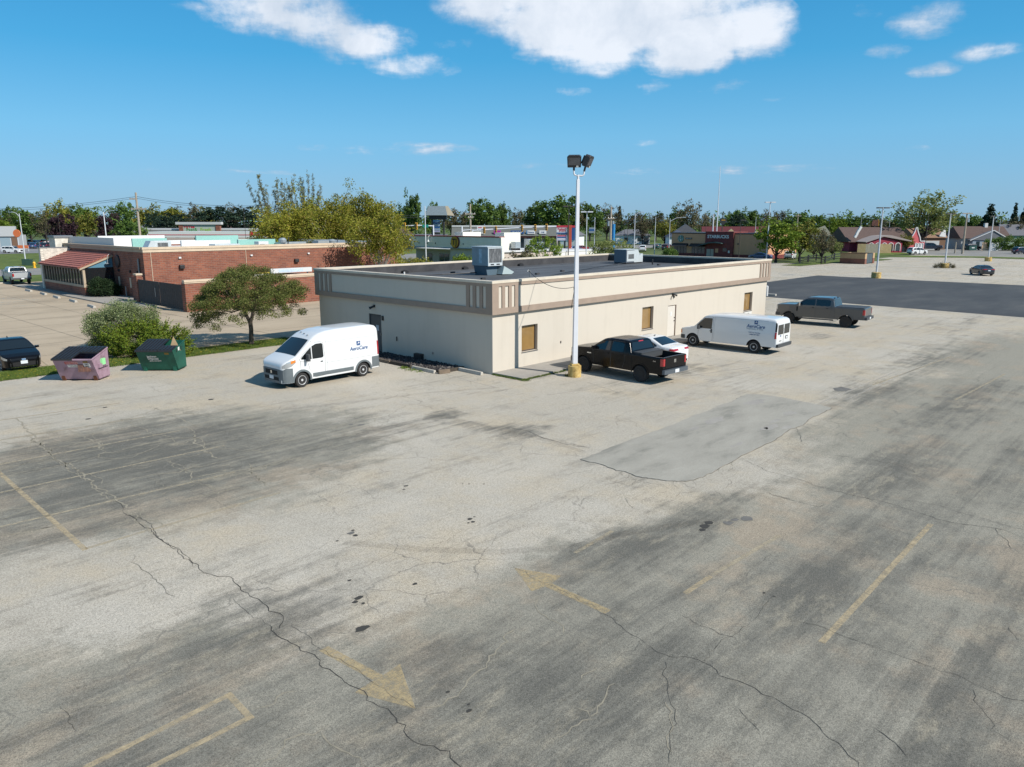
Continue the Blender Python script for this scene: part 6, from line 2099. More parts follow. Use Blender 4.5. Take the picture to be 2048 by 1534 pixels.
fl, frr = ground_at(122, 763), ground_at(188, 760)
ang = math.atan2(frr.y - fl.y, frr.x - fl.x)
mid = (fl + frr) / 2
dirn = Vector((-math.sin(ang), math.cos(ang), 0))
dumpster('dumpster', 'faded pink dumpster with warning labels and a half open black lid', M_pink, mid - dirn * 0.48, ang - R(13), True)
fl, frr = ground_at(292, 743), ground_at(349, 741.5)
ang = math.atan2(frr.y - fl.y, frr.x - fl.x) - R(7)
mid = (fl + frr) / 2
dirn = Vector((-math.sin(ang), math.cos(ang), 0))
gd = dumpster('dumpster', 'dark green dumpster with white lettering in front of the shrubs', M_green, mid - dirn * 0.48, ang, True)
cb = MB().extrude([(0.35, 0.95, 1.0), (0.95, 0.95, 1.0), (0.62, 0.95, 1.72)], (0, 0.015, 0)).build('cardboard_sheet', mat('cardboard', (0.52, 0.36, 0.20), 0.85), rz=ang, loc=mid - dirn * 0.48)
tag(cb, 'tan cardboard sheet sticking out of the green dumpster', 'cardboard')

# ================================================================== TREES AND SHRUBS
M_bark = mat('grey_bark', (0.10, 0.08, 0.062), 0.95, var=0.35, scale=5, bump=0.6, bscale=20)
M_bark_l = mat('pale_bark', (0.42, 0.39, 0.34), 0.95, var=0.3, scale=4)
M_bark_d = mat('dark_bark', (0.035, 0.03, 0.026), 0.95, var=0.3, scale=4)


def leaf_cloud(centers, radii, n_per, size, rng, flat=0.0, up=0.4, aspect=0.6, outward=0.0):
    """leaf-sized faces spread through clumps; returns arrays"""
    centers = np.asarray(centers, float)
    k = len(centers)
    idx = np.repeat(np.arange(k), n_per)
    n = len(idx)
    d = rng.normal(0, 1, (n, 3))
    d /= np.linalg.norm(d, axis=1)[:, None] + 1e-9
    r = rng.uniform(0, 1, n) ** 0.45
    rad = np.asarray(radii, float)[idx]
    if rad.ndim == 1: rad = np.repeat(rad[:, None], 3, 1)
    p = centers[idx] + d * r[:, None] * rad
    nrm = rng.normal(0, 1, (n, 3)) * 0.8 + d * outward
    nrm[:, 2] += up
    nrm /= np.linalg.norm(nrm, axis=1)[:, None] + 1e-9
    t = np.cross(nrm, rng.normal(0, 1, (n, 3)))
    t /= np.linalg.norm(t, axis=1)[:, None] + 1e-9
    b = np.cross(nrm, t)
    s = size * rng.uniform(0.55, 1.35, n)[:, None]
    V = np.stack([p - t * s, p - b * s * aspect, p + t * s, p + b * s * aspect], 1).reshape(-1, 3)
    F = np.arange(4 * n).reshape(-1, 4)
    return V, F


def branches(mb, base, tips, r0, rng, n=5, sag=0.0):
    for tp in tips:
        tp = Vector(tp)
        b = Vector(base)
        pts = []
        for i in range(n + 1):
            f = i / n
            p = b.lerp(tp, f)
            p.z += sag * math.sin(math.pi * f)
            if 0 < i < n: p += Vector((rng.normal(0, .05), rng.normal(0, .05), rng.normal(0, .04))) * (tp - b).length * 0.6
            pts.append(p)
        mb.tube(pts, [r0 * (1 - 0.8 * i / n) for i in range(n + 1)], 6)


def crown_points(k, rx, ry, rz, cz, rng, hollow=0.55, lump=0.25, zmin=-1.0, shape=None):
    """clump centres in an uneven ellipsoid shell"""
    out = []
    ph = rng.uniform(0, 6.28, 6)
    while len(out) < k:
        d = rng.normal(0, 1, 3)
        d /= np.linalg.norm(d)
        if d[2] < zmin: continue
        a = math.atan2(d[1], d[0])
        m = 1 + lump * (math.sin(3 * a + ph[0]) * 0.5 + math.sin(5 * a + ph[1] + 3 * d[2]) * 0.5 + math.sin(4 * d[2] + ph[2]) * 0.4)
        r = rng.uniform(hollow, 1.0) * m
        p = np.array([d[0] * rx * r, d[1] * ry * r, cz + d[2] * rz * r])
        if shape: p = shape(p)
        out.append(p)
    return np.array(out)


def tree_meshes(kind, seed, leaf_m, bark_m, h=10, w=4, k=60, n_per=60, leaf=0.16, clump=0.9, trunk_h=0.3, trunk_r=0.2, hollow=0.5, lump=0.25, limbs=9, shape=None, flat=1.0, zmin=-0.85):
    """crown mesh + trunk mesh for one kind of tree, base at the origin"""
    rng = np.random.default_rng(seed)
    cz = h * (trunk_h + (1 - trunk_h) * 0.5)
    rz = h * (1 - trunk_h) * 0.5 - clump * 0.6
    C_ = crown_points(k, w - clump * 0.6, w - clump * 0.6, rz, cz, rng, hollow, lump, zmin, shape)
    rad = clump * rng.uniform(0.65, 1.25, k)
    rad3 = np.stack([rad, rad, rad * flat], 1)
    V, F = leaf_cloud(C_, rad3, n_per, leaf, rng)
    crown = np_mesh('crown', V, F, leaf_m)
    mb = MB()
    th = h * trunk_h
    mb.tube([(0, 0, -0.1), (0.02, 0.03, th * 0.5), (0, 0, th), (rng.normal(0, .1), rng.normal(0, .1), cz), (0, 0, cz + rz * 0.6)], [trunk_r * 1.25, trunk_r, trunk_r * 0.9, trunk_r * 0.5, trunk_r * 0.15], 8)
    sel = rng.choice(k, min(limbs, k), replace=False)
    branches(mb, (0, 0, th * 0.9), [C_[i] for i in sel], trunk_r * 0.5, rng)
    return crown, mb.mesh('trunk', bark_m, 60)


def plant_tree(name, label, meshes, loc, rz=0.0, scale=(1, 1, 1), group=None, cat='tree'):
    t = thing(name, label, cat, loc, rz, group)
    t.scale = scale
    for nm, me in zip(('crown', 'trunk'), meshes):
        o = bpy.data.objects.new(nm, me)
        COL.objects.link(o)
        o.parent = t
    return t


L_crab = leaf_color_mat('bronze_green_leaves', [(0.06, 0.085, 0.018), (0.11, 0.14, 0.03), (0.15, 0.125, 0.045), (0.14, 0.18, 0.035), (0.20, 0.19, 0.065)], transl=0.32)
L_varieg = leaf_color_mat('variegated_leaves', [(0.122, 0.170, 0.049), (0.243, 0.292, 0.122), (0.194, 0.243, 0.086), (0.413, 0.437, 0.243), (0.073, 0.122, 0.037)], transl=0.25)
L_jun = leaf_color_mat('juniper_needles', [(0.075, 0.135, 0.018), (0.149, 0.239, 0.022), (0.284, 0.359, 0.030), (0.060, 0.090, 0.015), (0.224, 0.209, 0.030)], transl=0.25)
L_dark = leaf_color_mat('dark_green_leaves', [(0.012, 0.03, 0.010), (0.02, 0.05, 0.014), (0.035, 0.06, 0.018)], transl=0.15)
L_yg = leaf_color_mat('yellow_green_leaves', [(0.14, 0.17, 0.015), (0.24, 0.26, 0.025), (0.31, 0.29, 0.03), (0.25, 0.19, 0.04), (0.36, 0.36, 0.06)], transl=0.38)
L_ol = leaf_color_mat('olive_leaves', [(0.098, 0.122, 0.020), (0.163, 0.188, 0.026), (0.244, 0.244, 0.036), (0.276, 0.204, 0.049)], transl=0.3)
L_mid = leaf_color_mat('mid_green_leaves', [(0.053, 0.096, 0.021), (0.088, 0.150, 0.029), (0.131, 0.202, 0.035)], transl=0.28)
L_spring = leaf_color_mat('spring_green_leaves', [(0.104, 0.169, 0.018), (0.169, 0.247, 0.023), (0.234, 0.299, 0.039)], transl=0.35)
L_purple = leaf_color_mat('purple_leaves', [(0.019, 0.010, 0.014), (0.036, 0.017, 0.024), (0.060, 0.026, 0.029)], transl=0.15)
L_conif = leaf_color_mat('conifer_needles', [(0.010, 0.024, 0.014), (0.017, 0.038, 0.022), (0.026, 0.050, 0.024)], transl=0.08)
L_brown = leaf_color_mat('budding_twigs', [(0.084, 0.070, 0.042), (0.126, 0.105, 0.056), (0.112, 0.119, 0.042)], transl=0.2)
L_pale = leaf_color_mat('pale_green_leaves', [(0.184, 0.218, 0.057), (0.253, 0.287, 0.092), (0.138, 0.172, 0.046), (0.299, 0.310, 0.115)], transl=0.35)
L_poplar = leaf_color_mat('grey_poplar_leaves', [(0.156, 0.168, 0.072), (0.228, 0.228, 0.108), (0.264, 0.228, 0.132), (0.192, 0.228, 0.060)], transl=0.3)

# ---- spreading tree on the grass strip
rg = np.random.default_rng(14)
tp = ground_at(503, 690)
tr_ = thing('spreading_tree', 'small wide crowned bronze green tree on the grass strip in front of the brick walls', 'tree', tp, 0)
pts, rad = [], []
while len(pts) < 460:
    a, r = rg.uniform(0, 6.283), math.sqrt(rg.uniform(0, 1))
    x, y = 3.45 * r * math.cos(a), 3.2 * r * math.sin(a)
    top = 4.85 - 1.75 * r ** 2.0 + 0.3 * math.sin(3 * a + 1) * r
    bot = 2.55 - 0.75 * r - 0.35 * max(0, -math.cos(a)) * r
    z = rg.uniform(bot, top) if rg.random() < 0.55 else top - abs(rg.normal(0, 0.25))
    if x < 0: z -= 0.45 * r * r
    pts.append((x, y, max(z, 1.15)))
    rad.append((0.38, 0.38, 0.24))
V, F = leaf_cloud(pts, rad, 150, 0.040, rg, up=0.6)
o = bpy.data.objects.new('crown', np_mesh('crown', V, F, L_crab))
COL.objects.link(o)
o.parent = tr_
mb = MB()
mb.tube([(0, 0, -0.1), (0.02, 0, 0.5), (0.05, 0, 1.0), (0.02, 0.02, 1.45)], [0.17, 0.135, 0.13, 0.13], 10)
mb.tube([(0.02, 0, 1.4), (-0.22, 0.05, 1.9), (-0.55, 0.1, 2.5), (-1.0, 0.2, 3.2)], [0.12, 0.10, 0.085, 0.03], 8)
mb.tube([(0.04, 0, 1.4), (0.22, -0.05, 1.9), (0.3, 0.0, 2.5), (0.55, 0.1, 3.6)], [0.115, 0.10, 0.08, 0.03], 8)
branches(mb, (-0.35, 0.07, 2.2), [pts[i] for i in range(0, 60, 4)], 0.05, rg)
branches(mb, (0.3, 0.0, 2.2), [pts[i] for i in range(2, 62, 4)], 0.05, rg)
mb.build('trunk', M_bark, tr_, smooth=60)

# ---- big variegated shrub and the juniper in front of it


def shrub(name, label, loc, rx, ry, h, leaf_m, k, n_per, leaf, clump, seed, hollow=0.6, lump=0.15, spiky=False, cat='shrub', group=None):
    rg_ = np.random.default_rng(seed)
    C_ = crown_points(k, rx, ry, h * 0.56, h * 0.42, rg_, hollow, lump, -0.7)
    C_[:, 2] = np.maximum(C_[:, 2], 0.15)
    V, F = leaf_cloud(C_, np.full(k, clump) * rg_.uniform(0.7, 1.3, k), n_per, leaf, rg_)
    if spiky:
        nb = k * 7
        c = C_[rg_.integers(0, k, nb)]
        d = c - np.array([0, 0, h * 0.1])
        d /= np.linalg.norm(d, axis=1)[:, None]
        d += rg_.normal(0, 0.25, d.shape)
        d[:, 2] += 0.15
        ln = rg_.uniform(0.25, 0.6, nb) * spiky
        q = 16
        f = rg_.uniform(0, 1, (nb, q))
        p = c[:, None] + d[:, None] * (f * ln[:, None])[..., None] + rg_.normal(0, 0.035, (nb, q, 3)) * (1.2 - f)[..., None]
        p = p.reshape(-1, 3)
        V2, F2 = leaf_cloud(p, np.full(len(p), 0.03), 2, leaf, rg_)
        V, F = np.concatenate([V, V2]), np.concatenate([F, F2 + len(V)])
    t = thing(name, label, cat, loc, 0, group)
    o = bpy.data.objects.new('foliage', np_mesh('foliage', V, F, leaf_m))
    COL.objects.link(o)
    o.parent = t
    mb = MB()
    branches(mb, (0, 0, 0), [C_[i] for i in range(0, min(k, 26), 2)], 0.04, rg_)
    mb.build('stems', M_bark_d, t)
    return t


shrub('round_shrub', 'large rounded pale variegated shrub behind the dumpsters', ground_at(253, 702), 2.3, 1.9, 2.85, L_varieg, 240, 220, 0.040, 0.40, 31)
shrub('juniper_shrub', 'spiky yellow green juniper sprawling in front of the round shrub', ground_at(292, 712), 2.5, 1.2, 1.8, L_jun, 150, 110, 0.036, 0.30, 32, spiky=1.0)
shrub('dead_shrub', 'patch of tan dry twigs at the front of the juniper', ground_at(272, 716), 0.35, 0.3, 0.7, leaf_color_mat('dry_leaves', [(0.34, 0.22, 0.08), (0.45, 0.30, 0.12), (0.20, 0.13, 0.06)]), 14, 60, 0.035, 0.2, 35)

# ================================================================== BRICK RESTAURANT
M_brick = brick_mat('red_brick', (0.27, 0.092, 0.052), (0.175, 0.060, 0.040), (0.25, 0.17, 0.13), 0.52, 0.18)
M_limestone = mat('tan_cap_stone', (0.56, 0.45, 0.33), 0.85, var=0.1, scale=1.5)
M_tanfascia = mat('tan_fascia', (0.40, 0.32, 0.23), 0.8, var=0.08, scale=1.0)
M_ledge = mat('pale_ledge_stone', (0.58, 0.55, 0.48), 0.95, var=0.25, scale=2.5)
M_tile = mat('red_roof_tile', (0.34, 0.115, 0.085), 0.7, var=0.2, scale=2.5)
M_mint = mat('mint_panel', (0.24, 0.46, 0.41), 0.6, var=0.05)
M_whitew = mat('white_membrane', (0.62, 0.62, 0.61), 0.6)
M_brownwin = mat('brown_glass', (0.012, 0.014, 0.016), 0.06, coat=1.0)
S0, T0 = 3.0, 50.5
rest = thing('brick_restaurant', 'red brick restaurant with tan roof edge, white roof and tiled awning', 'building', lot(S0, T0), LOT_ROT)
LR, DR, HR = 31.0, 27.0, 5.1
b = MB()
b.box(0, 0, 0, LR, 0.3, HR - 0.5).box(0, 0.3, 0, 0.3, DR, HR - 0.5).box(LR - 0.3, 0.3, 0, LR, DR, HR - 0.5).box(0.3, DR - 0.3, 0, LR - 0.3, DR, HR - 0.5)
b.build('wall', M_brick, rest)
# stepped cap: stone on the sunlit side, tan fascia on the shaded side
MB().box(-0.02, -0.06, HR - 0.5, LR + 0.05, 0.30, HR - 0.22).build('cap_stone', M_limestone, rest)
MB().box(-0.08, -0.12, HR - 0.22, LR + 0.1, 0.34, HR).build('cap_stone', M_limestone, rest)
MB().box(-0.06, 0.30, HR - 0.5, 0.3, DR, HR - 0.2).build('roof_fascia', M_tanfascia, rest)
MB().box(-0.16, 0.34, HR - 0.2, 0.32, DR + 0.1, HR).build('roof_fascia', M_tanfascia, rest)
MB().box(0.3, DR - 0.3, HR - 0.5, LR, DR, HR).box(LR - 0.3, 0.3, HR - 0.5, LR, DR - 0.3, HR).build('parapet', M_whitew, rest)
MB().box(0.3, 0.3, 4.3, LR - 0.3, DR - 0.3, 4.4).build('roof', M_whitew, rest)
# white parapet backs seen above the fascia
MB().box(0.6, 9.0, 4.4, 0.8, DR - 0.5, 5.85).build('parapet_back', M_whitew, rest)
MB().box(0.8, 14.0, 4.4, 8.0, 14.2, 6.0).build('parapet_back', M_whitew, rest)
MB().box(6.0, 5.0, 4.4, 11.5, 5.3, 5.55).build('parapet_back', M_whitew, rest)
MB().box(1.0, 5.0, 4.4, 4.5, 5.25, 5.85).build('mint_screen', M_mint, rest)
MB().box(9.0, 8.0, 4.4, 14.0, 8.3, 6.0).build('mint_screen', M_mint, rest)
MB().box(11.5, 3.2, 4.4, 16.0, 3.5, 5.6).build('mint_screen', M_mint, rest)
# rooftop machinery: things standing on the roof


def roof_box(name, label, s, t, w, d, h, m, kind=0):
    r = thing(name, label, 'air conditioner', lot(S0 + s, T0 + t, 4.4), LOT_ROT, 'machines on the brick restaurant roof')
    MB().box(-w / 2, -d / 2, 0.12, w / 2, d / 2, h).build('cabinet', m, r, bevel=0.02)
    MB().box(-w / 2 + 0.05, -d / 2 + 0.05, 0, w / 2 - 0.05, d / 2 - 0.05, 0.12).build('curb', M_under, r)
    if kind == 1:
        MB().extrude([(-w / 2 - 0.9, -d / 2, 0.15), (-w / 2, -d / 2, 0.15), (-w / 2, -d / 2, h), (-w / 2 - 0.3, -d / 2, h)], (0, d, 0)).build('hood', M_unit_l, r)
        MB().box(-w * 0.3, -d / 2 - 0.02, h * 0.3, w * 0.3, -d / 2 - 0.001, h * 0.85).build('coil', M_coil, r)
    else:
        MB().box(-w * 0.35, -d / 2 - 0.02, h * 0.25, w * 0.1, -d / 2 - 0.001, h * 0.7).build('louvre', M_coil, r)
    return r


roof_box('roof_unit', 'pale blue hooded roof unit nearest the corner of the brick restaurant', 2.7, 2.4, 1.7, 1.3, 1.25, M_unit_l, 1)
roof_box('roof_unit', 'grey roof unit in the middle of the brick restaurant roof', 9.4, 2.2, 2.8, 1.4, 0.80, M_unit_l)
roof_box('roof_unit', 'low white roof fan box right of the mint screens', 13.6, 2.0, 1.2, 1.0, 1.0, M_whitew)
roof_box('roof_unit', 'long grey roof unit half way along the brick restaurant', 17.5, 2.4, 3.2, 1.4, 0.85, M_galv)
roof_box('roof_unit', 'small dark roof unit near the yellow green trees', 21.2, 1.9, 1.5, 1.2, 0.95, M_unit)
for s, t, h in ((16.0, 1.6, 1.5), (22.8, 2.0, 1.2)):
    e = thing('exhaust_fan', 'mushroom exhaust fan with a tilted pipe on the brick restaurant roof' if s < 20 else 'second exhaust fan further right on the brick restaurant roof', 'exhaust fan', lot(S0 + s, T0 + t, 4.4), LOT_ROT, 'machines on the brick restaurant roof')
    MB().lathe([(0.22, 0), (0.22, h * 0.5), (0.42, h * 0.55), (0.45, h * 0.75), (0.25, h * 0.9)], n=14).build('cowl', M_galv, e, smooth=40)
    MB().tube([(0.6, 0, 0), (0.8, 0, h * 1.0)], 0.04, 6).build('pipe', M_black, e)
# wall fittings on the sunlit wall
for x, z, nm, w in ((3.6, 3.1, 'wall_light', 0.5), (16.6, 3.25, 'wall_light', 0.5)):
    MB().extrude([(x - w / 2, -0.02, z + 0.2), (x + w / 2, -0.02, z + 0.2), (x + w / 2, -0.02, z - 0.2), (x - w / 2, -0.02, z - 0.2)], (0, -0.28, 0)).build(nm, M_black, rest, bevel=0.05)
for x, z in ((3.5, 4.0), (11.2, 4.0), (18.2, 4.0), (0.35, 1.1)):
    MB().box(x - 0.12, -0.16, z - 0.08, x + 0.12, -0.001, z + 0.08).build('camera_box', M_whitew, rest)
MB().tube([(0.7, -0.03, 0.2), (0.7, -0.03, 4.6)], 0.03, 6).build('conduit', M_limestone, rest)
MB().tube([(10.6, -0.03, 0.2), (10.6, -0.03, 4.6)], 0.03, 6).build('conduit', M_limestone, rest)
# shaded side wall fittings
MB().tube([(-0.10, 1.1, 0.1), (-0.10, 1.1, 4.0)], 0.10, 8).build('downpipe', M_grey, rest)
for y in (3.6, 6.6):
    MB().box(-0.05, y, 1.0, -0.001, y + 0.35, 2.0).build('meter_plate', M_limestone, rest)
for y in (1.6, 3.4, 6.4):
    MB().box(-0.15, y, 2.5, -0.001, y + 0.25, 2.75).build('wall_light', M_black, rest)
for y in (2.4, 4.6):
    MB().tube([(-0.25, y, 0.0), (-0.25, y, 1.1)], 0.07, 8).build('bollard', M_grey, rest)
# round sign on the side wall
rs_ = MB().lathe([(0.01, -0.14), (0.62, -0.14), (0.66, -0.10), (0.66, -0.002)], 'x', 28, c=(0, 6.7, 3.55)).build('round_sign', M_black, rest, smooth=40)
MB().lathe([(0.56, -0.146), (0.53, -0.148), (0.50, -0.146)], 'x', 28, c=(0, 6.7, 3.55), caps=False).build('sign_ring', mat('dull_red', (0.14, 0.02, 0.02), 0.6), rs_)
MB().tube([(-0.02, 7.9, 4.1), (-0.35, 7.9, 4.25), (-0.55, 7.9, 4.1), (-0.58, 7.9, 3.4)], 0.03, 8).lathe([(0.05, 0.12), (0.28, 0.0)], 'z', 14, c=(-0.58, 7.9, 3.28), caps=False).build('gooseneck_lamp', M_galv, rest)
# bump-out with the tiled awning: brick base, sill, posts, glass
YA, YB, XO = 8.0, 21.0, -3.0
MB().box(XO, YA, 0.10, XO + 0.25, YB, 0.95).box(XO + 0.25, YA, 0.10, 0, YA + 0.25, 0.95).build('base_wall', M_brick, rest)
MB().box(XO - 0.06, YA - 0.06, 0.95, XO + 0.31, YB, 1.2).box(XO + 0.31, YA - 0.06, 0.95, 0, YA + 0.31, 1.2).build('sill', M_tanfascia, rest)
MB().box(XO + 0.08, YA + 0.1, 1.2, XO + 0.12, YB, 2.75).box(XO + 0.12, YA + 0.1, 1.2, 0, YA + 0.14, 2.9).build('glazing', M_brownwin, rest)
M_stone_d = mat('post_brown', (0.20, 0.17, 0.13), 0.8)
n_post = 14
for i in range(n_post + 1):
    y = YA + (YB - YA - 0.3) * i / n_post
    w_ = 0.34 if i == 0 else 0.13
    MB().box(XO - 0.02, y, 1.2, XO + 0.20, y + w_, 2.72).build('post', M_tanfascia if i == 0 else M_stone_d, rest)
MB().box(XO - 0.05, YA - 0.02, 2.72, XO + 0.22, YB, 2.86).build('beam', M_black, rest)
# sloping side rafter and gable
MB().extrude([(XO - 0.30, YA - 0.05, 2.70), (XO - 0.30, YA - 0.05, 2.95), (0.0, YA - 0.05, 4.25), (0.0, YA - 0.05, 3.98)], (0, 0.14, 0)).build('rafter', M_tanfascia, rest)
MB().extrude([(XO + 0.0, YA + 0.11, 2.86), (-0.05, YA + 0.11, 2.9), (-0.05, YA + 0.11, 3.9)], (0, 0.05, 0)).build('gable_glass', mat('sky_glass', (0.10, 0.22, 0.30), 0.08, coat=1.0), rest)
# awning deck and rolled tile courses
aw = MB()
aw.extrude([(XO - 0.45, YA - 0.1, 2.86), (XO - 0.45, YA - 0.1, 2.92), (-0.01, YA - 0.1, 4.28), (-0.01, YA - 0.1, 4.20)], (0, YB - YA + 0.2, 0))
aw = aw.build('awning', M_tile, rest)
ncr = 9
for i in range(ncr):
    f0, f1 = i / ncr, (i + 1) / ncr
    x0_, x1_ = XO - 0.45 + (2.54 + 0.9 - 0.01) * f0, XO - 0.45 + (3.44) * f1
    z0_, z1_ = 2.93 + 1.36 * f0, 2.93 + 1.36 * f1
    pc = [(x0_ - 0.03, YA - 0.12, z0_ + 0.05 + 0.012), (x0_ - 0.03, YA - 0.12, z0_ + 0.11), (x1_ + 0.02, YA - 0.12, z1_ + 0.06), (x1_ + 0.02, YA - 0.12, z1_ + 0.01)]
    MB().extrude(pc, (0, YB - YA + 0.24, 0)).build('tile_course', M_tile, aw)
# ledge-stone pier at the far end with a short wall
pier = MB().box(-3.1, YB, 0.1, 0.35, YB + 0.6, 4.6).build('stone_wall', M_ledge, rest)
r_ = random.Random(6)
for zz in range(15):
    y_ = 0
    for k in range(5):
        x_ = -3.08 + k * 0.69 + (0.3 if zz % 2 else 0)
        MB().box(x_, YB - r_.uniform(0.02, 0.05), 2.75 + zz * 0.123, min(x_ + 0.66, 0.33), YB + 0.001, 2.75 + zz * 0.123 + 0.112).build('stone', M_ledge, pier)
MB().box(-3.15, YB - 0.06, 4.6, 0.40, YB + 0.66, 4.7).build('cap_stone', M_grey, pier)
MB().box(-0.9, YB + 2.0, 0.0, 0.9, YB + 4.2, 5.7).build('stone_pier', M_ledge, rest)
MB().box(-1.0, YB + 1.9, 5.7, 1.0, YB + 4.3, 5.95).build('cap_stone', M_grey, rest)
# clipped dark hedge by the side entrance
shrub('hedge', 'dark rounded hedge at the side entrance of the brick restaurant', lot(S0 - 1.6, T0 + 6.6, 0.1), 1.5, 1.5, 1.9, L_dark, 70, 130, 0.06, 0.4, 41)
# ---- dumpster yard: brick screen wall with gates
yard = thing('brick_enclosure', 'low brick screen wall with dark timber gates in front of the restaurant', 'wall', lot(1.2, 37.6), LOT_ROT)
HE = 2.42
MB().box(0, 0, 0, 13.8, 0.3, HE).build('wall', M_brick, yard)
MB().box(-0.04, -0.05, HE, 13.85, 0.34, HE + 0.12).build('cap_stone', M_limestone, yard)
MB().box(-0.08, -0.10, HE + 0.12, 13.9, 0.38, HE + 0.28).build('cap_stone', M_limestone, yard)
MB().box(0.02, 0.3, 0, 0.5, 0.75, HE - 0.02).build('pillar', M_brick, yard)
MB().box(0.0, 10.3, 0, 0.5, 10.9, HE + 0.2).build('pillar', M_brick, yard)
MB().box(-0.05, 10.25, HE + 0.2, 0.55, 10.95, HE + 0.36).build('cap_stone', M_limestone, yard)
MB().box(0.5, 10.9, 0, 0.8, 12.9, HE).box(13.5, 0.3, 0, 13.8, 12.9, HE).build('wall', M_brick, yard)
M_gate = mat('dark_gate_boards', (0.045, 0.038, 0.036), 0.75, var=0.25, scale=3)
for g0, g1 in ((0.80, 5.45), (5.55, 10.25)):
    gt = MB().box(0.12, g0, 0.35, 0.17, g1, 0.47).box(0.12, g0, 1.95, 0.17, g1, 2.07).build('gate', M_gate, yard)
    nb = 12
    for k in range(nb):
        y0_ = g0 + (g1 - g0) * k / nb
        MB().box(0.07, y0_ + 0.015, 0.12, 0.12, y0_ + (g1 - g0) / nb - 0.015, HE - 0.15).build('board', M_gate, gt)
MB().box(0.02, 6.3, 0.9, 0.07, 6.45, 1.7).build('latch', M_grey, gt)
for p_, lb in (((330, 607), 'grey steel bollard beside the gates behind the round shrub'), ((318, 608), 'second grey bollard nearer the brick corner')):
    o = MB().lathe([(0.11, 0), (0.11, 1.15), (0.08, 1.2), (0.01, 1.22)], n=14).build('bollard', M_grey, smooth=50)
    o.location = ground_at(*p_)
    tag(o, lb, 'bollard', 'bollards by the enclosure gate')
MB().box(0.8, 0.9, 2.25, 3.6, 2.4, 2.38).build('bin_lid', mat('pale_blue_lid', (0.30, 0.36, 0.40), 0.4), yard)
# things stacked behind the screen wall
o = MB().box(-2.2, -0.25, 0, 2.2, 0.05, 0.42).build('banner_board', M_whitew, loc=lot(12.4, 39.6, 2.75), rz=LOT_ROT)
MB().box(-1.4, -0.262, 0.08, 1.2, -0.252, 0.34).build('print', mat('pale_blue_print', (0.50, 0.60, 0.72), 0.6, var=0.2, scale=3), o)
for x in (-1.8, 1.8): MB().box(x - 0.05, -0.1, -2.75, x + 0.05, 0.0, 0.0).build('leg', M_grey, o)
tag(o, 'long white printed board standing behind the brick screen wall', 'board')
o = MB().box(-0.9, -0.4, 0, 0.9, 0.4, 2.95).build('crate_stack', mat('yellow_crates', (0.62, 0.45, 0.05), 0.6, var=0.3, scale=4), loc=lot(8.6, 38.7, 0), rz=LOT_ROT)
MB().box(-0.92, -0.42, 2.6, 0.92, 0.42, 2.85).build('rim', M_whitew, o)
tag(o, 'yellow and white crates stacked behind the screen wall and the spreading tree', 'crates')
# ================================================================== BACKGROUND
def at(px, D, py=470):
    """ground point at forward distance D in pixel column px (py: row used for the tilt)"""
    z = height_at(px, py, (0, D))
    X = (px - 1024) / FPX * (D * CP + (CAM_H - z) * SP)
    return Vector((X, D, 0))


def zat(py, D): return height_at(1024, py, (0, D))


FT = dict(
    mid=[tree_meshes('mid', 100 + i, L_mid, M_bark_d, 10, 4.2, 75, 46, 0.27, 0.95, 0.16, 0.22, 0.45, 0.3) for i in range(3)],
    olive=[tree_meshes('olive', 110 + i, L_ol, M_bark_d, 10, 4.2, 75, 40, 0.25, 0.95, 0.16, 0.22, 0.45, 0.3) for i in range(2)],
    brown=[tree_meshes('brown', 120 + i, L_brown, M_bark_d, 10, 4.2, 80, 30, 0.20, 0.9, 0.2, 0.22, 0.45, 0.3, limbs=22) for i in range(2)],
    spring=[tree_meshes('spring', 130 + i, L_spring, M_bark_d, 10, 4.2, 75, 46, 0.25, 0.95, 0.15, 0.22, 0.45, 0.25) for i in range(2)],
    purple=[tree_meshes('purple', 140, L_purple, M_bark_d, 10, 4.4, 80, 50, 0.26, 1.0, 0.12, 0.25, 0.45, 0.2)],
    pale=[tree_meshes('pale', 150, L_pale, M_bark, 10, 4.4, 110, 40, 0.18, 0.8, 0.24, 0.22, 0.35, 0.22, limbs=26)],
    yg=[tree_meshes('yg', 160 + i, L_yg, M_bark_l if i == 1 else M_bark, 10, 4.2, 130, 95, 0.12, 0.85, 0.16, 0.15, 0.35, 0.35, limbs=20) for i in range(3)])


def cone_shape(p):
    z = min(max((p[2] - 0.8) / 9.2, 0), 1)
    f = (1 - z) * 1.25 + 0.04
    p[0] *= f
    p[1] *= f
    return p


FT['conifer'] = [tree_meshes('conifer', 170 + i, L_conif, M_bark_d, 10, 3.4, 130, 34, 0.24, 0.60, 0.06, 0.16, 0.55, 0.25, limbs=8, shape=cone_shape, flat=0.55) for i in range(2)]
FT['cedar'] = [tree_meshes('cedar', 175, L_conif, M_bark_d, 10, 4.6, 120, 40, 0.24, 0.8, 0.10, 0.2, 0.5, 0.3, flat=0.5)]


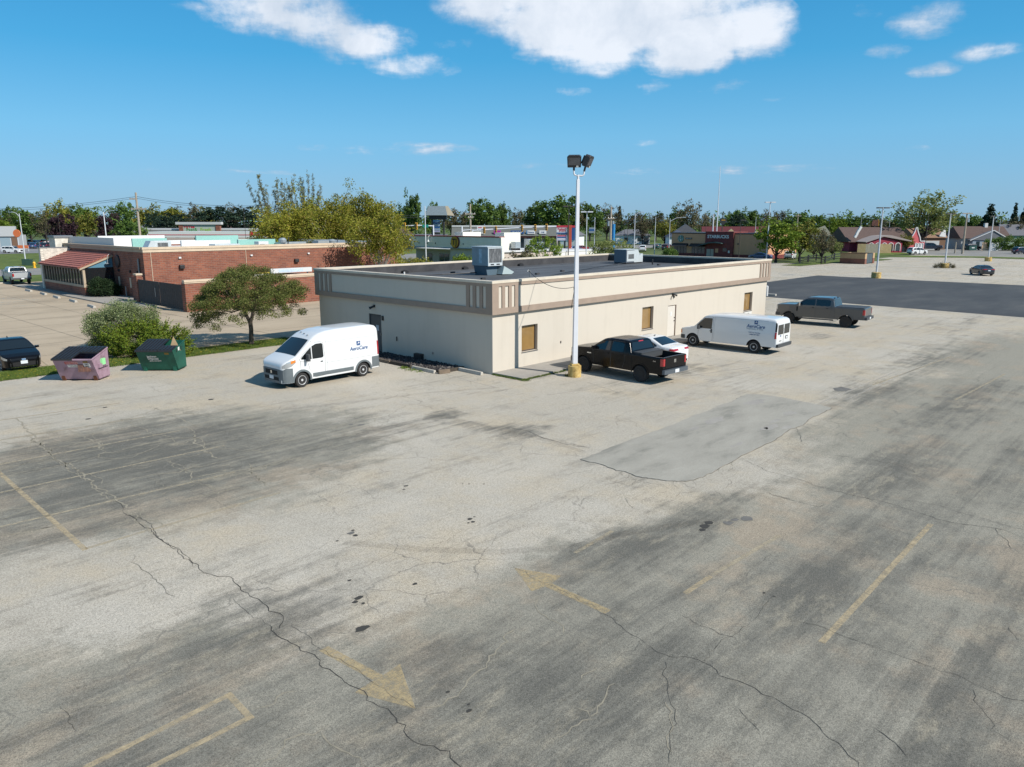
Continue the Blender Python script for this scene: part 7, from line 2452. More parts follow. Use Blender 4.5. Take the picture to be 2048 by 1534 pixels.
def poplar_meshes(seed):
    rg_ = np.random.default_rng(seed)
    pts, mb = [], MB()
    mb.tube([(0, 0, -0.1), (0, 0, 2), (0.1, 0, 4)], [0.35, 0.28, 0.22], 8)
    for i in range(11):
        a = -0.62 + 1.05 * i / 10 + rg_.normal(0, .03)
        ln = rg_.uniform(8.5, 12.0) * (1 - 0.25 * abs(a + 0.05))
        b = Vector((0.05 * i - 0.2, rg_.normal(0, .3), 3.2))
        e = b + Vector((math.sin(a) * ln * 0.75, rg_.normal(0, 0.9), ln))
        P_ = [b.lerp(e, f) + Vector((0, 0, 0)) for f in np.linspace(0, 1, 8)]
        for k, p in enumerate(P_): p.x += 0.5 * math.sin(a) * math.sin(math.pi * k / 7)
        mb.tube(P_, [0.09 * (1 - 0.85 * k / 7) for k in range(8)], 5)
        for k in range(100):
            f = rg_.uniform(0.12, 1.0)
            j = f * 7
            p = P_[int(min(j, 6))].lerp(P_[int(min(j, 6)) + 1], j - int(min(j, 6)))
            pts.append((p.x + rg_.normal(0, .16), p.y + rg_.normal(0, .16), p.z + rg_.normal(0, .2)))
    V, F = leaf_cloud(pts, np.full(len(pts), 0.22), 15, 0.075, rg_, up=0.3)
    return np_mesh('crown', V, F, L_poplar), mb.mesh('trunk', M_bark, 60)


# (kind, px, top row, width px, distance, label)
SKY = [
    ('brown', -8, 418, 60, 262, 'brown green tree at the far left edge above the pale shop'), ('mid', 28, 409, 52, 285, 'dark tree rising behind the left lamp post'), ('spring', 6, 436, 44, 245, 'low bright green tree just above the pale shop roof'),
    ('mid', 62, 416, 62, 258, 'dark leafy tree right of the left lamp post'), ('brown', 92, 420, 50, 250, 'brownish tree left of the first purple tree'), ('olive', 118, 399, 52, 292, 'tall thin topped tree standing above the first purple tree'),
    ('purple', 126, 427, 56, 228, 'dark purple leaved tree left of the white street lamp'), ('mid', 150, 407, 46, 315, 'green tree behind and right of the first purple tree'), ('olive', 172, 424, 58, 262, 'rounded olive tree between the two purple trees'),
    ('spring', 178, 405, 60, 335, 'light green skyline tree above the olive tree between the purple ones'), ('purple', 220, 426, 52, 220, 'dark purple leaved tree behind the white street lamp'), ('mid', 248, 399, 52, 310, 'dense green tree left of the wooden utility pole'),
    ('mid', 262, 436, 60, 215, 'low green tree at the foot of the wooden utility pole'), ('olive', 300, 408, 66, 310, 'olive tree just right of the wooden utility pole'), ('cedar', 309, 421, 34, 280, 'small round dark evergreen right of the utility pole'),
    ('olive', 343, 409, 72, 330, 'wide olive tree behind the dark evergreens'), ('cedar', 328, 434, 44, 262, 'low dark evergreen left of the fast food sign tower'), ('cedar', 354, 423, 56, 258, 'broad dark evergreen behind the sign tower'),
    ('brown', 390, 407, 56, 335, 'bare twiggy tree above the sign tower'), ('olive', 412, 414, 60, 345, 'pale olive tree above the long white canopy'), ('cedar', 436, 408, 72, 255, 'largest spreading evergreen right of the sign tower'),
    ('brown', 466, 406, 52, 345, 'bare skyline tree left of the grey poplars'), ('cedar', 490, 409, 60, 258, 'dark evergreen partly behind the grey poplar'),
    ('mid', 826, 386, 42, 262, 'tall dark tree left of the slanted sign'), ('mid', 806, 412, 40, 275, 'dark tree above the brown roofed house'), ('mid', 864, 399, 32, 270, 'small dark tree right behind the slanted sign'),
    ('brown', 905, 411, 62, 305, 'brown budding tree right of the slanted sign'), ('mid', 966, 392, 74, 288, 'broad dark tree behind the power pole with two crossarms'), ('mid', 1003, 402, 36, 296, 'slender dark tree right of the broad dark one'),
    ('brown', 935, 418, 50, 300, 'brown tree behind the power pole crossarms'), ('brown', 1033, 417, 44, 335, 'low brown tree left of the biggest dark tree'), ('mid', 1070, 401, 56, 310, 'dark tree left of the biggest dark tree'),
    ('mid', 1116, 385, 92, 296, 'biggest dark tree on the skyline left of the white light pole'), ('brown', 1150, 401, 50, 300, 'brown tree directly behind the white light pole'), ('mid', 1180, 402, 58, 305, 'dark tree right of the white light pole'),
    ('brown', 1214, 408, 60, 312, 'thin brown tree behind the blue pole'), ('conifer', 1238, 407, 22, 318, 'pointed spruce right of the blue pole'), ('brown', 1268, 419, 52, 325, 'brown tree above the white house'), ('brown', 1285, 430, 40, 258, 'dark bare tree in front of the white house'),
    ('brown', 1312, 419, 52, 305, 'brown tree right of the white house'), ('olive', 1330, 440, 52, 255, 'low olive tree left of the coffee shop'), ('brown', 1374, 400, 58, 288, 'tall rust brown tree behind the coffee shop'), ('mid', 1352, 418, 40, 310, 'green tree left of the rust brown one'),
    ('brown', 1410, 422, 46, 310, 'brown tree left of the tall mast'), ('mid', 1468, 417, 48, 340, 'dark tree right of the tall mast'), ('cedar', 1476, 424, 30, 300, 'dark evergreen right of the black sign'), ('mid', 1500, 419, 44, 345, 'green skyline tree between the mast and the lamp post'),
    ('brown', 1530, 419, 56, 350, 'brown tree behind the white lamp post'), ('brown', 1556, 416, 42, 355, 'brown tree right of the white lamp post'), ('mid', 1592, 424, 62, 350, 'dark tree above the round green trees'), ('mid', 1632, 427, 56, 355, 'dark skyline tree left of the twin headed lamp'),
    ('spring', 1668, 431, 56, 262, 'light green tree left of the brown roofed red shop'), ('mid', 1700, 430, 50, 360, 'dark tree above the ridge of the red shop'), ('mid', 1730, 428, 56, 360, 'dark tree behind the carved sign on the red shop'), ('brown', 1768, 434, 64, 350, 'brown tree right of the carved sign'),
    ('mid', 1804, 432, 56, 345, 'dark tree left of the big pale tree'), ('mid', 1905, 425, 44, 335, 'green tree right of the big pale tree'), ('mid', 1938, 430, 52, 355, 'green tree behind the right power pole'), ('mid', 1890, 452, 70, 232, 'dark leafy tree over the brown garage'), ('mid', 1925, 456, 56, 225, 'dark tree between the power pole and the lamp'),
    ('conifer', 1975, 409, 60, 236, 'dark pointed conifer behind the brown roofed house'), ('brown', 1992, 440, 70, 262, 'bare tree behind the right house'), ('conifer', 2024, 407, 32, 245, 'left one of the two narrow conifers at the right edge'), ('conifer', 2044, 408, 34, 247, 'right one of the two narrow conifers at the right edge'),
    ('brown', 2024, 436, 60, 232, 'bare grey tree in front of the two narrow conifers'), ('brown', 2060, 430, 60, 245, 'bare tree at the right edge'),
]
rt = random.Random(3)
for kind, px, ty, wpx, D, lb in SKY:
    P_ = FT[kind]
    h = zat(ty, D)
    w = wpx * D / FPX / 2 * 1.12
    plant_tree({'conifer': 'conifer', 'cedar': 'evergreen_tree'}.get(kind, 'tree'), lb, P_[rt.randrange(len(P_))], at(px, D), rt.uniform(0, 6.28), (w / 4.2, w / 4.2, h / 10), 'trees along the skyline')
# a far-off wood closes the gaps along the horizon
rgw = np.random.default_rng(77)
cw = []
for px in range(-500, 2600, 7):
    D = rgw.uniform(400, 470)
    p = at(px, D)
    hgt = rgw.uniform(7, 12.5)
    for k in range(4): cw.append((p.x + rgw.normal(0, 2), p.y + rgw.normal(0, 8), hgt * (0.2 + 0.25 * k)))
V, F = leaf_cloud(cw, np.full(len(cw), 2.6), 16, 0.75, rgw)
o = bpy.data.objects.new('distant_wood', np_mesh('distant_wood', V, F, L_mid))
COL.objects.link(o)
tag(o, 'far off belt of woodland along the horizon', 'woodland', kind='stuff')

# ---- the yellow green trees between the restaurant and the beige building
for i, (px, ty, wpx, D, k, lb) in enumerate([
        (560, 402, 120, 112, 2, 'leftmost yellow green tree under the grey poplars'), (612, 380, 120, 118, 0, 'yellow green tree under the second grey poplar'), (655, 386, 110, 112, 1, 'yellow green tree with pale trunk in the middle of the clump'),
        (697, 374, 96, 120, 0, 'open topped yellow green tree right of the clump middle'), (748, 369, 98, 118, 1, 'tallest right hand yellow green tree against the sky'), (775, 425, 60, 112, 0, 'low yellow green tree at the right end of the clump')]):
    h = zat(ty, D)
    w = wpx * D / FPX / 2 * 1.15
    plant_tree('yellow_green_tree', lb, FT['yg'][k], at(px, D), i * 1.3, (w / 4.0, w / 4.0, h / 10), 'yellow green trees beside the restaurant')
pm = [poplar_meshes(5), poplar_meshes(9)]
plant_tree('poplar', 'left grey green poplar with spreading upright branches', pm[0], at(556, 122), 0.0, (0.95, 0.95, zat(330, 122) / 15.3), 'grey poplars')
plant_tree('poplar', 'right grey poplar with thin upright branches', pm[1], at(618, 126), 0.0, (0.72, 0.8, zat(336, 126) / 15.3), 'grey poplars')
# tree at the end of the restaurant wall that throws its shadow on the bricks
plant_tree('yellow_green_tree', 'loose yellow green tree at the right end of the long brick wall', FT['yg'][1], lot(27.5, 45.5), 2.0, (0.95, 0.95, 0.98), 'yellow green trees beside the restaurant')
L_red = leaf_color_mat('red_shrub_leaves', [(0.07, 0.018, 0.014), (0.12, 0.03, 0.02), (0.05, 0.015, 0.012)])
shrub('red_shrub', 'small dark red shrub at the end of the brick wall beside the beige building', lot(24.6, 43.2), 0.8, 0.8, 3.2, L_red, 40, 80, 0.06, 0.35, 61)
for i, (px, D, w, h, lm, lb) in enumerate([
        (835, 95, 3.0, 3.2, L_ol, 'olive shrub below the round yellow logo at the roof edge'), (925, 92, 1.6, 3.6, L_spring, 'bright green shrub left of the tall rooftop air unit'), (1085, 100, 2.9, 5.9, L_spring, 'bright spring green bush behind the roof left of the light pole'),
        (1040, 98, 2.0, 4.2, L_brown, 'twiggy shrub left of the bright green bush'), (1212, 104, 2.9, 6.0, L_pale, 'tall pale green bush behind the roof right of the light pole'), (1250, 108, 2.0, 4.9, L_pale, 'lower pale green bush left of the squat air unit'),
        (690, 112, 3.2, 2.2, L_mid, 'low green shrubs under the yellow green trees'), (790, 112, 2.4, 2.0, L_ol, 'low olive shrub right of the yellow green trees'), (1300, 130, 2.6, 1.2, L_mid, 'clipped green hedge beside the coffee shop drive'), (1338, 150, 1.6, 2.4, L_mid, 'small round clipped tree at the left corner of the coffee shop')]):
    shrub('bush', lb, at(px, D, 510), w, w * 0.8, h, lm, 70, 75, 0.11, 0.5, 200 + i)
# trees by the coffee shop and the right lot
for i, (kind, px, ty, wpx, D, lb) in enumerate([('spring', 1553, 432, 92, 143, 'round fresh green tree right of the coffee shop'), ('olive', 1600, 441, 76, 148, 'second round green tree right of the coffee shop'), ('brown', 1645, 452, 52, 139, 'thin budding tree behind the black rail fence'), ('spring', 1690, 452, 46, 205, 'green tree beside the left gable of the red shop'),
        ('pale', 1843, 384, 112, 203, 'big pale green tree standing alone above the red shop'), ('olive', 1812, 468, 34, 194, 'small orange green tree in front of the red shop'), ('pale', 1628, 480, 40, 160, 'small pale blossoming tree left of the brick bin enclosure'), ('pale', 1665, 478, 40, 163, 'small pale tree just left of the brick bin enclosure')]):
    h = zat(ty, D)
    w = wpx * D / FPX / 2 * 1.1
    plant_tree('tree', lb, FT[kind][0], at(px, D, 500), i * 0.9, (w / 4.2, w / 4.2, h / 10), 'trees around the right lot')
shrub('hedge', 'dense green hedge at the right edge of the picture', at(2026, 205, 490), 8.0, 2.4, 3.6, L_mid, 160, 60, 0.16, 0.7, 230)
shrub('bush', 'yellow green bush against the brick bin enclosure', at(1710, 141, 525), 0.8, 0.6, 1.3, L_yg, 26, 60, 0.08, 0.3, 231)
shrub('weed_patch', 'tangle of dry weeds round the foot of the middle right lamp', ground_at(1888, 536), 2.4, 0.7, 0.7, L_brown, 40, 50, 0.06, 0.35, 232)

# ---- poles, lamps and wires
M_wood = mat('grey_pole_wood', (0.34, 0.29, 0.23), 0.95, var=0.2, scale=3)
M_lampw = mat('lamp_pole_grey', (0.52, 0.54, 0.57), 0.5)
M_dkpole = mat('dark_bronze_pole', (0.06, 0.05, 0.045), 0.5)


def yellow_lamp(px, py, topy, label):
    g = ground_at(px, py)
    h = height_at(px, topy, g)
    t = thing('lot_lamp', label, 'light pole', g, 0.2, 'lamps on yellow bases in the right lot')
    MB().lathe([(0.62, 0), (0.62, 0.72), (0.56, 0.78)], n=20).build('pole_base', M_ybase, t, smooth=40)
    MB().tube([(0, 0, 0.76), (0, 0, h)], [0.13, 0.075], 8).build('pole', M_lampw, t)
    for s in (-1, 1): MB().box(s * 0.18, -0.25, h - 0.12, s * 0.85, 0.25, h + 0.03).build('lamp_head', M_dkpole, t)


yellow_lamp(1752, 556, 415, 'slim grey lamp on a yellow base at the edge of the fresh asphalt')
yellow_lamp(1889, 536, 427, 'slim grey lamp on a weedy yellow base behind the lone dark car')
yellow_lamp(1976, 522.5, 432, 'slim grey lamp on a yellow base nearest the brown roofed house')


def lamp(px, D, topy, label, m=M_dkpole, heads='twin', r=0.1, name='street_lamp', arm=1.0, dirs=(1,), cat='lamp'):
    g = at(px, D)
    h = zat(topy, D)
    t = thing(name, label, cat, g, 0)
    MB().tube([(0, 0, 0), (0, 0, h)], [r, r * 0.6], 8).build('pole', m, t)
    if heads == 'twin':
        for s in (-1, 1): MB().box(s * 0.12, -0.25, h - 0.15, s * 0.95, 0.25, h + 0.05).build('lamp_head', m, t)
    elif heads == 'arm':
        for s in dirs:
            MB().tube([(0, 0, h - 0.6), (s * arm * 0.5, 0, h + 0.1), (s * arm, 0, h + 0.25)], 0.05, 6).build('arm', m, t)
            MB().box(s * arm, -0.15, h + 0.18, s * (arm + 0.7), 0.15, h + 0.32).build('lamp_head', M_galv, t)
    elif heads == 'one':
        MB().box(-0.1, -0.2, h - 0.1, 1.0 * dirs[0], 0.2, h + 0.06).build('lamp_head', m, t)
    return t


lamp(44, 142, 427, 'grey lamp post with a single arm in front of the far lot', M_lampw, 'arm', 0.12, arm=1.2, dirs=(-1,))
lamp(212, 150, 424, 'white street lamp with a dark curved arm before the purple tree', M_polew, 'arm', 0.14, arm=1.4)
lamp(121, 210, 425, 'thin dark post beside the first purple tree', M_dkpole, None, 0.06)
lamp(491, 190, 416, 'thin dark lamp left of the grey poplars', M_dkpole, 'one', 0.07)
lamp(851, 118, 412, 'slim white pole in front of the grey shop front', M_polew, None, 0.10)
lamp(1137, 128, 412, 'brown twin headed lamp in front of the sports shop sign', M_dkpole, 'twin', 0.10)
lamp(1173, 122, 423, 'pale lamp post right of the white light pole', M_lampw, 'twin', 0.10)
lamp(1189, 160, 434, 'short pale post with a bracket right of the pale lamp post', M_lampw, None, 0.09)
lamp(1249, 200, 446, 'thin lamp post left of the white house', M_dkpole, 'one', 0.06)
lamp(1255, 196, 440, 'thin twin lamp in front of the white house', M_dkpole, 'twin', 0.06)
lamp(1269, 150, 427, 'pale pole with a light arm right of the thin twin lamp', M_lampw, 'arm', 0.10, arm=1.0)
lamp(1310, 175, 434, 'grey pole with small transformer right of the white house', M_lampw, None, 0.10)
lamp(1339, 165, 437, 'pale street lamp with a long arm left of the coffee shop', M_lampw, 'arm', 0.08, arm=2.6)
lamp(1536, 142, 404, 'tall pale lamp with a flat head behind the far corner of the beige roof', M_lampw, 'twin', 0.13)
lamp(1480, 158, 440, 'thin brown lamp standing before the coffee shop wall', M_dkpole, 'one', 0.07)
lamp(1657, 240, 428, 'twin headed lamp left of the red shop', M_dkpole, 'twin', 0.09)
lamp(1411, 190, 432, 'dark thin post behind the coffee shop', M_dkpole, None, 0.07)
lamp(1510, 200, 434, 'white thin post behind the coffee shop wall', M_polew, None, 0.07)
lamp(1853, 178, 430, 'dark thin post in front of the big pale tree trunk', M_dkpole, None, 0.08)
lamp(1777, 260, 436, 'white post behind the ridge of the red shop', M_lampw, None, 0.09)
lamp(1720, 262, 436, 'white post left of the carved sign', M_lampw, None, 0.09)
lamp(1997, 214, 438, 'grey post right of the brown roofed house', M_lampw, None, 0.08)
lamp(1914, 186, 484, 'short thick wooden post on the grass bank', M_wood, None, 0.20, 'wooden_post', cat='post')
t = thing('flag_pole', 'very tall thin white mast behind the coffee shop', 'mast', at(1433, 172), 0)
MB().tube([(0, 0, 0), (0, 0, zat(333, 172))], [0.16, 0.05], 8).build('mast', M_polew, t)
t = thing('flag_pole', 'short stout white post left of the tall mast', 'mast', at(1425, 172), 0)
MB().tube([(0, 0, 0), (0, 0, zat(428, 172))], [0.16, 0.13], 8).build('mast', M_polew, t)


def power_pole(px, D, topy, label, arms, name='utility_pole'):
    g = at(px, D)
    h = zat(topy, D)
    t = thing(name, label, 'utility pole', g, 0, 'wooden power poles')
    MB().tube([(0, 0, 0), (0, 0, h)], [0.27, 0.17], 8).build('pole', M_wood, t)
    for z, w, off in arms:
        zz = zat(z, D)
        a = MB().box(-w / 2 + off, -0.32, zz - 0.11, w / 2 + off, -0.08, zz + 0.11).build('crossarm', M_wood, t)
        for k in range(3):
            x = -w / 2 + off + 0.15 + (w - 0.3) * k / 2
            MB().lathe([(0.05, zz + 0.07), (0.07, zz + 0.16), (0.04, zz + 0.24)], n=8, c=(x, -0.14, 0)).build('insulator', M_galv, a)
    return t, g, h


tpole, gp, hp = power_pole(280, 140, 385, 'wooden utility pole rising behind the brick restaurant', [(418, 2.7, 0.3), (398, 1.1, -0.6)])
power_pole(941, 165, 408, 'utility pole with two crossarms behind the grey shop front', [(428, 2.2, 0), (435, 1.2, 0.1)])
t_, g_, h_ = power_pole(1221, 150, 413, 'pale utility pole with cans beside the blue pole', [(437, 1.3, 0)])
for s in (-0.45, 0.45): MB().lathe([(0.2, zat(452, 150)), (0.2, zat(446, 150) + 0.4)], n=10, c=(s, 0, 0)).build('transformer', M_galv, t_)
t_, g_, h_ = power_pole(1929, 183, 426, 'dark utility pole with a long crossarm on the grass bank', [(427, 2.4, 0)])
MB().lathe([(0.28, zat(444, 183)), (0.28, zat(437, 183))], n=10, c=(0.45, 0, 0)).build('transformer', M_galv, t_)
power_pole(1593, 260, 427, 'far utility pole above the round green trees', [(432, 2.0, 0)])
o = MB().tube([(0, 0, 0), (0, 0, zat(448, 148))], [0.30, 0.30], 10).build('blue_sign_post', mat('bright_blue', (0.02, 0.20, 0.45), 0.5))
o.location = at(1227, 148)
tag(o, 'bright blue post right of the white light pole', 'post')


def wire(name, label, pts, sag, r=0.022):
    P_ = []
    for a, b in zip(pts[:-1], pts[1:]):
        a, b = Vector(a), Vector(b)
        for i in range(13):
            f = i / 12
            P_.append(a.lerp(b, f) - Vector((0, 0, sag * 4 * f * (1 - f))))
    o = MB().tube(P_, r, 5).build(name, M_black)
    tag(o, label, 'cable', 'power lines')


def w3(px, py, D):
    p = at(px, D, py)
    return Vector((p.x, p.y, height_at(px, py, p)))


wire('power_line', 'upper power line running to the wooden utility pole and on to the poplars', [w3(-160, 415, 170), w3(273, 393, 140), w3(620, 404, 128), w3(900, 428, 165)], 1.1, 0.03)
wire('power_line', 'lower power line just below the upper one left of the poplars', [w3(-160, 419, 170), w3(273, 396.5, 140), w3(620, 408, 128), w3(900, 432, 165)], 1.1, 0.026)
wire('power_line', 'thin line from the two armed pole across the skyline', [w3(941, 428, 165), w3(1221, 437, 150), w3(1593, 432, 260), w3(1929, 427, 183)], 1.2, 0.02)
wire('power_line', 'thin line sagging from the left to the two armed pole', [w3(790, 432, 165), w3(941, 427, 165)], 0.6, 0.02)

# ---- roadside bits on the far verge at the left
for (a, b, lb) in (((52, 530), (57, 530), 'dark green utility cabinet left of the lighter one'), ((59, 531), (64, 531), 'second dark green utility cabinet on the verge')):
    g = ground_at(*a)
    o = MB().box(-0.5, -0.4, 0, 0.5, 0.4, 1.0).build('utility_cabinet', mat('cabinet_green', (0.02, 0.055, 0.04), 0.6), loc=g, rz=0.3, bevel=0.03)
    MB().box(-0.52, -0.42, 1.0, 0.52, 0.42, 1.05).build('lid', MATS['cabinet_green'], o)
    tag(o, lb, 'cabinet', 'green cabinets on the verge')
t = thing('fire_hydrant', 'yellow fire hydrant beside the far road', 'hydrant', ground_at(69.5, 536), 0)
MB().lathe([(0.16, 0), (0.16, 0.06), (0.11, 0.08), (0.11, 0.5), (0.15, 0.52), (0.13, 0.62), (0.04, 0.7)], n=12).build('barrel', mat('hydrant_yellow', (0.75, 0.40, 0.02), 0.5), t, smooth=40)
MB().tube([(-0.2, 0, 0.42), (0.2, 0, 0.42)], 0.06, 8).build('outlet', MATS['hydrant_yellow'], t)
t.scale = (1.5, 1.5, 1.5)
o = MB().lathe([(0.14, 0), (0.14, 1.15), (0.02, 1.25)], n=10).build('marker_post', M_whitew, loc=ground_at(82, 532))
tag(o, 'white marker post on the verge left of the awning', 'post')

# ---- buildings far left


def block(name, label, loc, rz, w, d, h, wall, roofm, parts=(), group=None, cat='building'):
    t = thing(name, label, cat, loc, rz, group)
    MB().box(-w / 2, 0, 0, w / 2, d, h).build('wall', wall, t)
    MB().box(-w / 2 - 0.15, -0.15, h, w / 2 + 0.15, d + 0.15, h + 0.25).build('roof', roofm, t)
    for nm, a, m in parts: MB().box(*a).build(nm, m, t)
    return t


M_paleg = mat('pale_grey_wall', (0.42, 0.43, 0.43), 0.85, var=0.05)
M_win = mat('shop_glass', (0.03, 0.05, 0.06), 0.08, coat=1.0)
M_winl = mat('bright_shop_glass', (0.25, 0.33, 0.38), 0.1, coat=1.0)
M_brownb = mat('brown_wall', (0.16, 0.09, 0.055), 0.9)
D = 205
t = thing('shop', 'pale grey shop with a curved roof edge cut by the left picture edge', 'building', at(-14, D), R(20))
MB().box(-9, 0, 0, 5.4, 10, 4.0).build('wall', M_paleg, t)
MB().extrude([(-9, -0.4, 3.7), (5.4, -0.4, 3.7), (5.4, -0.4, 6.4), (1.5, -0.4, 6.4), (0.5, -0.4, 6.9), (-9, -0.4, 6.9)], (0, 1.2, 0)).build('roof_band', M_paleg, t)
for k in range(4): MB().box(-6 + k * 2.5, -0.05, 0.9, -3.7 + k * 2.5, 0.001, 3.4).build('window', M_winl, t)
MB().box(4.2, -0.2, 0, 5.5, 1.0, 3.7).build('pillar', M_brownb, t)
t = thing('roadside_sign', 'round orange sign beside the pale grey shop', 'sign', at(34, 200), 0)
MB().tube([(0, 0.1, 0), (0, 0.1, 3.6)], 0.12, 8).build('post', M_lampw, t)
MB().lathe([(0.01, -0.1), (0.95, -0.1), (1.0, 0.0), (0.95, 0.1), (0.01, 0.1)], 'y', 20, c=(0, 0, 4.6)).build('sign_disc', mat('orange_sign', (0.62, 0.16, 0.05), 0.5), t)
t = thing('roadside_sign', 'low orange banner under the round orange sign', 'sign', at(36, 198), 0)
MB().box(-0.5, 0, 0.8, 2.2, 0.1, 1.6).build('panel', MATS['orange_sign'], t)
for x in (-0.4, 2.1): MB().box(x, 0.1, 0, x + 0.1, 0.2, 1.5).build('post', M_lampw, t)
# long white convenience store with a sign tower
D = 222
M_stripe = mat('red_stripe', (0.45, 0.03, 0.05), 0.6)
M_roofgrey = mat('roof_pale_grey', (0.50, 0.50, 0.49), 0.7)
k = D / FPX
t = thing('convenience_store', 'long low white store with red stripe and brick sign tower', 'building', at(400, D), R(-2))
MB().box(-22, 0, 0, 17, 12, zat(472, D)).build('wall', mat('store_wall', (0.42, 0.36, 0.31), 0.8), t)
MB().box(-21.0, -0.2, zat(463, D) + 0.3, 17, 12, zat(457, D)).build('roof', M_roofgrey, t)
MB().box(-4.5, -0.8, zat(464, D), 5.6, 0, zat(449, D)).build('sign_wall', mat('sage_panel', (0.38, 0.42, 0.36), 0.8), t)
for x in (-5.6, 5.2): MB().box(x, -1.0, zat(464, D), x + 1.2, 0.1, zat(449, D)).build('brick_pier', M_brick, t)
MB().box(-6.4, -1.2, zat(449, D), 6.9, 0.4, zat(444, D)).build('tower_cap', M_roofgrey, t)
text('lettering', 'HyVee', 1.15, mat('sign_red', (0.50, 0.01, 0.03), 0.5), t, frame((-2.6, -0.83, zat(453.5, D)), (1, 0, 0), (0, 0, 1)), bold=0.03)
text('lettering', 'Fast&', 1.45, mat('sign_green', (0.06, 0.26, 0.07), 0.5), t, frame((-1.9, -0.83, zat(459.5, D)), (1, 0, 0), (0, 0, 1)), bold=0.02)
text('lettering', 'Fresh', 1.45, mat('sign_lime', (0.30, 0.48, 0.04), 0.5), t, frame((2.2, -0.83, zat(459.5, D)), (1, 0, 0), (0, 0, 1)), bold=0.02)
D2 = 196
t = thing('fuel_canopy', 'long flat white fuel canopy with a red stripe before the store', 'canopy', at(408, D2), R(-2))
MB().box(-14.5, 0, zat(475, D2), 17.5, 8, zat(463, D2)).build('canopy', M_whitew, t)
MB().box(-14.51, -0.03, zat(470.5, D2), 17.51, -0.001, zat(469, D2)).build('stripe', M_stripe, t)
for x in (-12, -4, 4, 12): MB().box(x, 3, 0, x + 0.5, 3.5, zat(475, D2)).build('post', M_whitew, t)
b_ = MB().box(12.0, -0.12, zat(471, D2), 16.6, -0.002, zat(463.5, D2)).build('sign_panel', MATS['sign_red'], t)
text('lettering', 'HyVee', 0.85, M_whitew, b_, frame((14.3, -0.14, zat(467, D2)), (1, 0, 0), (0, 0, 1)))
M_houseroof = mat('brown_shingle', (0.10, 0.065, 0.055), 0.9, var=0.15, scale=2)
M_greyroof = mat('grey_shingle', (0.13, 0.13, 0.145), 0.9, var=0.12, scale=2)


def house(name, label, loc, rz, w, d, h, rise, wall, roofm, hip=False, group='houses in the background', parts=()):
    t = thing(name, label, 'house', loc, rz, group)
    MB().box(-w / 2, 0, 0, w / 2, d, h).build('wall', wall, t)
    e = 0.5
    if hip:
        v = [(-w / 2 - e, -e, h), (w / 2 + e, -e, h), (w / 2 + e, d + e, h), (-w / 2 - e, d + e, h), (-w / 2 + d * 0.4, d / 2, h + rise), (w / 2 - d * 0.4, d / 2, h + rise)]
        MB().add(v, [(0, 1, 5, 4), (1, 2, 5), (2, 3, 4, 5), (3, 0, 4), (0, 3, 2, 1)]).build('roof', roofm, t)
    else:
        MB().extrude([(-w / 2 - e, -e, h), (-w / 2 - e, d + e, h), (-w / 2 - e, d / 2, h + rise)], (w + 2 * e, 0, 0)).build('roof', roofm, t)
    for nm, a, m in parts: MB().box(*a).build(nm, m, t)
    return t


house('house', 'brown hip roofed house left of the traffic signals', at(798, 235), 0.1, 8.5, 8, 3.3, 2.9, mat('tan_house', (0.36, 0.28, 0.22), 0.9), M_houseroof, True)
house('house', 'small grey gabled house behind the convenience store roof', at(322, 300), R(60), 12, 9, 3.5, 2.8, M_paleg, M_greyroof)
house('house', 'brown roofed house above the sign tower', at(412, 330), 0.1, 20, 9, 3.8, 3.0, M_brownb, M_houseroof)
house('house', 'white gabled house half hidden behind the second purple tree', at(248, 262), R(35), 10, 8, 3.4, 3.0, mat('house_white', (0.68, 0.70, 0.72), 0.7), M_greyroof)
house('house', 'long white house right of the blue post', at(1266, 262), R(-4), 11.5, 8, 3.0, 2.0, MATS['house_white'], M_greyroof, True, parts=[('window', (-3, -0.05, 1.0, -1.6, 0.001, 2.3), M_win), ('window', (1.6, -0.05, 1.0, 3.0, 0.001, 2.3), M_win), ('garage_door', (3.6, -0.05, 0, 5.4, 0.001, 2.3), M_greydoor)])
house('house', 'small blue roofed house behind the left end of the coffee shop', at(1358, 225), 0.0, 5.4, 6, 3.2, 1.9, MATS['house_white'], mat('blue_shingle', (0.05, 0.065, 0.10), 0.9), True)
house('house', 'grey house with a pale gable right of the white pylon', at(1163, 245), R(70), 7, 6, 3.3, 2.0, MATS['house_white'], M_greyroof)
house('house', 'grey gabled house behind the bare tree by the skyline houses', at(1395, 250), R(80), 8, 8, 3.8, 3.0, mat('slate_house', (0.14, 0.15, 0.19), 0.9), M_greyroof)
house('house', 'pale green house at the far right edge', at(2046, 226), 0.0, 9, 8, 3.6, 3.2, mat('pale_green_house', (0.30, 0.38, 0.33), 0.9), M_greyroof)

# ---- grey shop with the round yellow logo
S1 = 58.0
ta, tb = solve_t(999, S1), solve_t(823, S1)
L1 = tb - ta
M_shopgrey = mat('shop_grey_panel', (0.86, 0.79, 0.71), 0.8, var=0.06, scale=0.8)
M_shopdark = mat('shop_dark_wall', (0.48, 0.41, 0.35), 0.85, var=0.05)
M_cream = mat('cream_paint', (0.70, 0.68, 0.61), 0.8, var=0.04)
t = thing('grey_shop', 'flat roofed pale shop with a round yellow logo behind the beige building', 'building', lot(S1, ta), LOT_ROT)
Ds = at(910, 118).y
zt_ = height_at(999, 475.5, lot(S1, ta))
zb_ = height_at(999, 498.5, lot(S1, ta))
MB().box(0, 0, zb_, 1.0, L1, zt_).build('fascia', M_shopgrey, t)
MB().box(-0.06, -0.05, zt_, 1.1, L1 + 0.1, zt_ + 0.16).build('red_edge', mat('dull_red_edge', (0.26, 0.05, 0.05), 0.6), t)
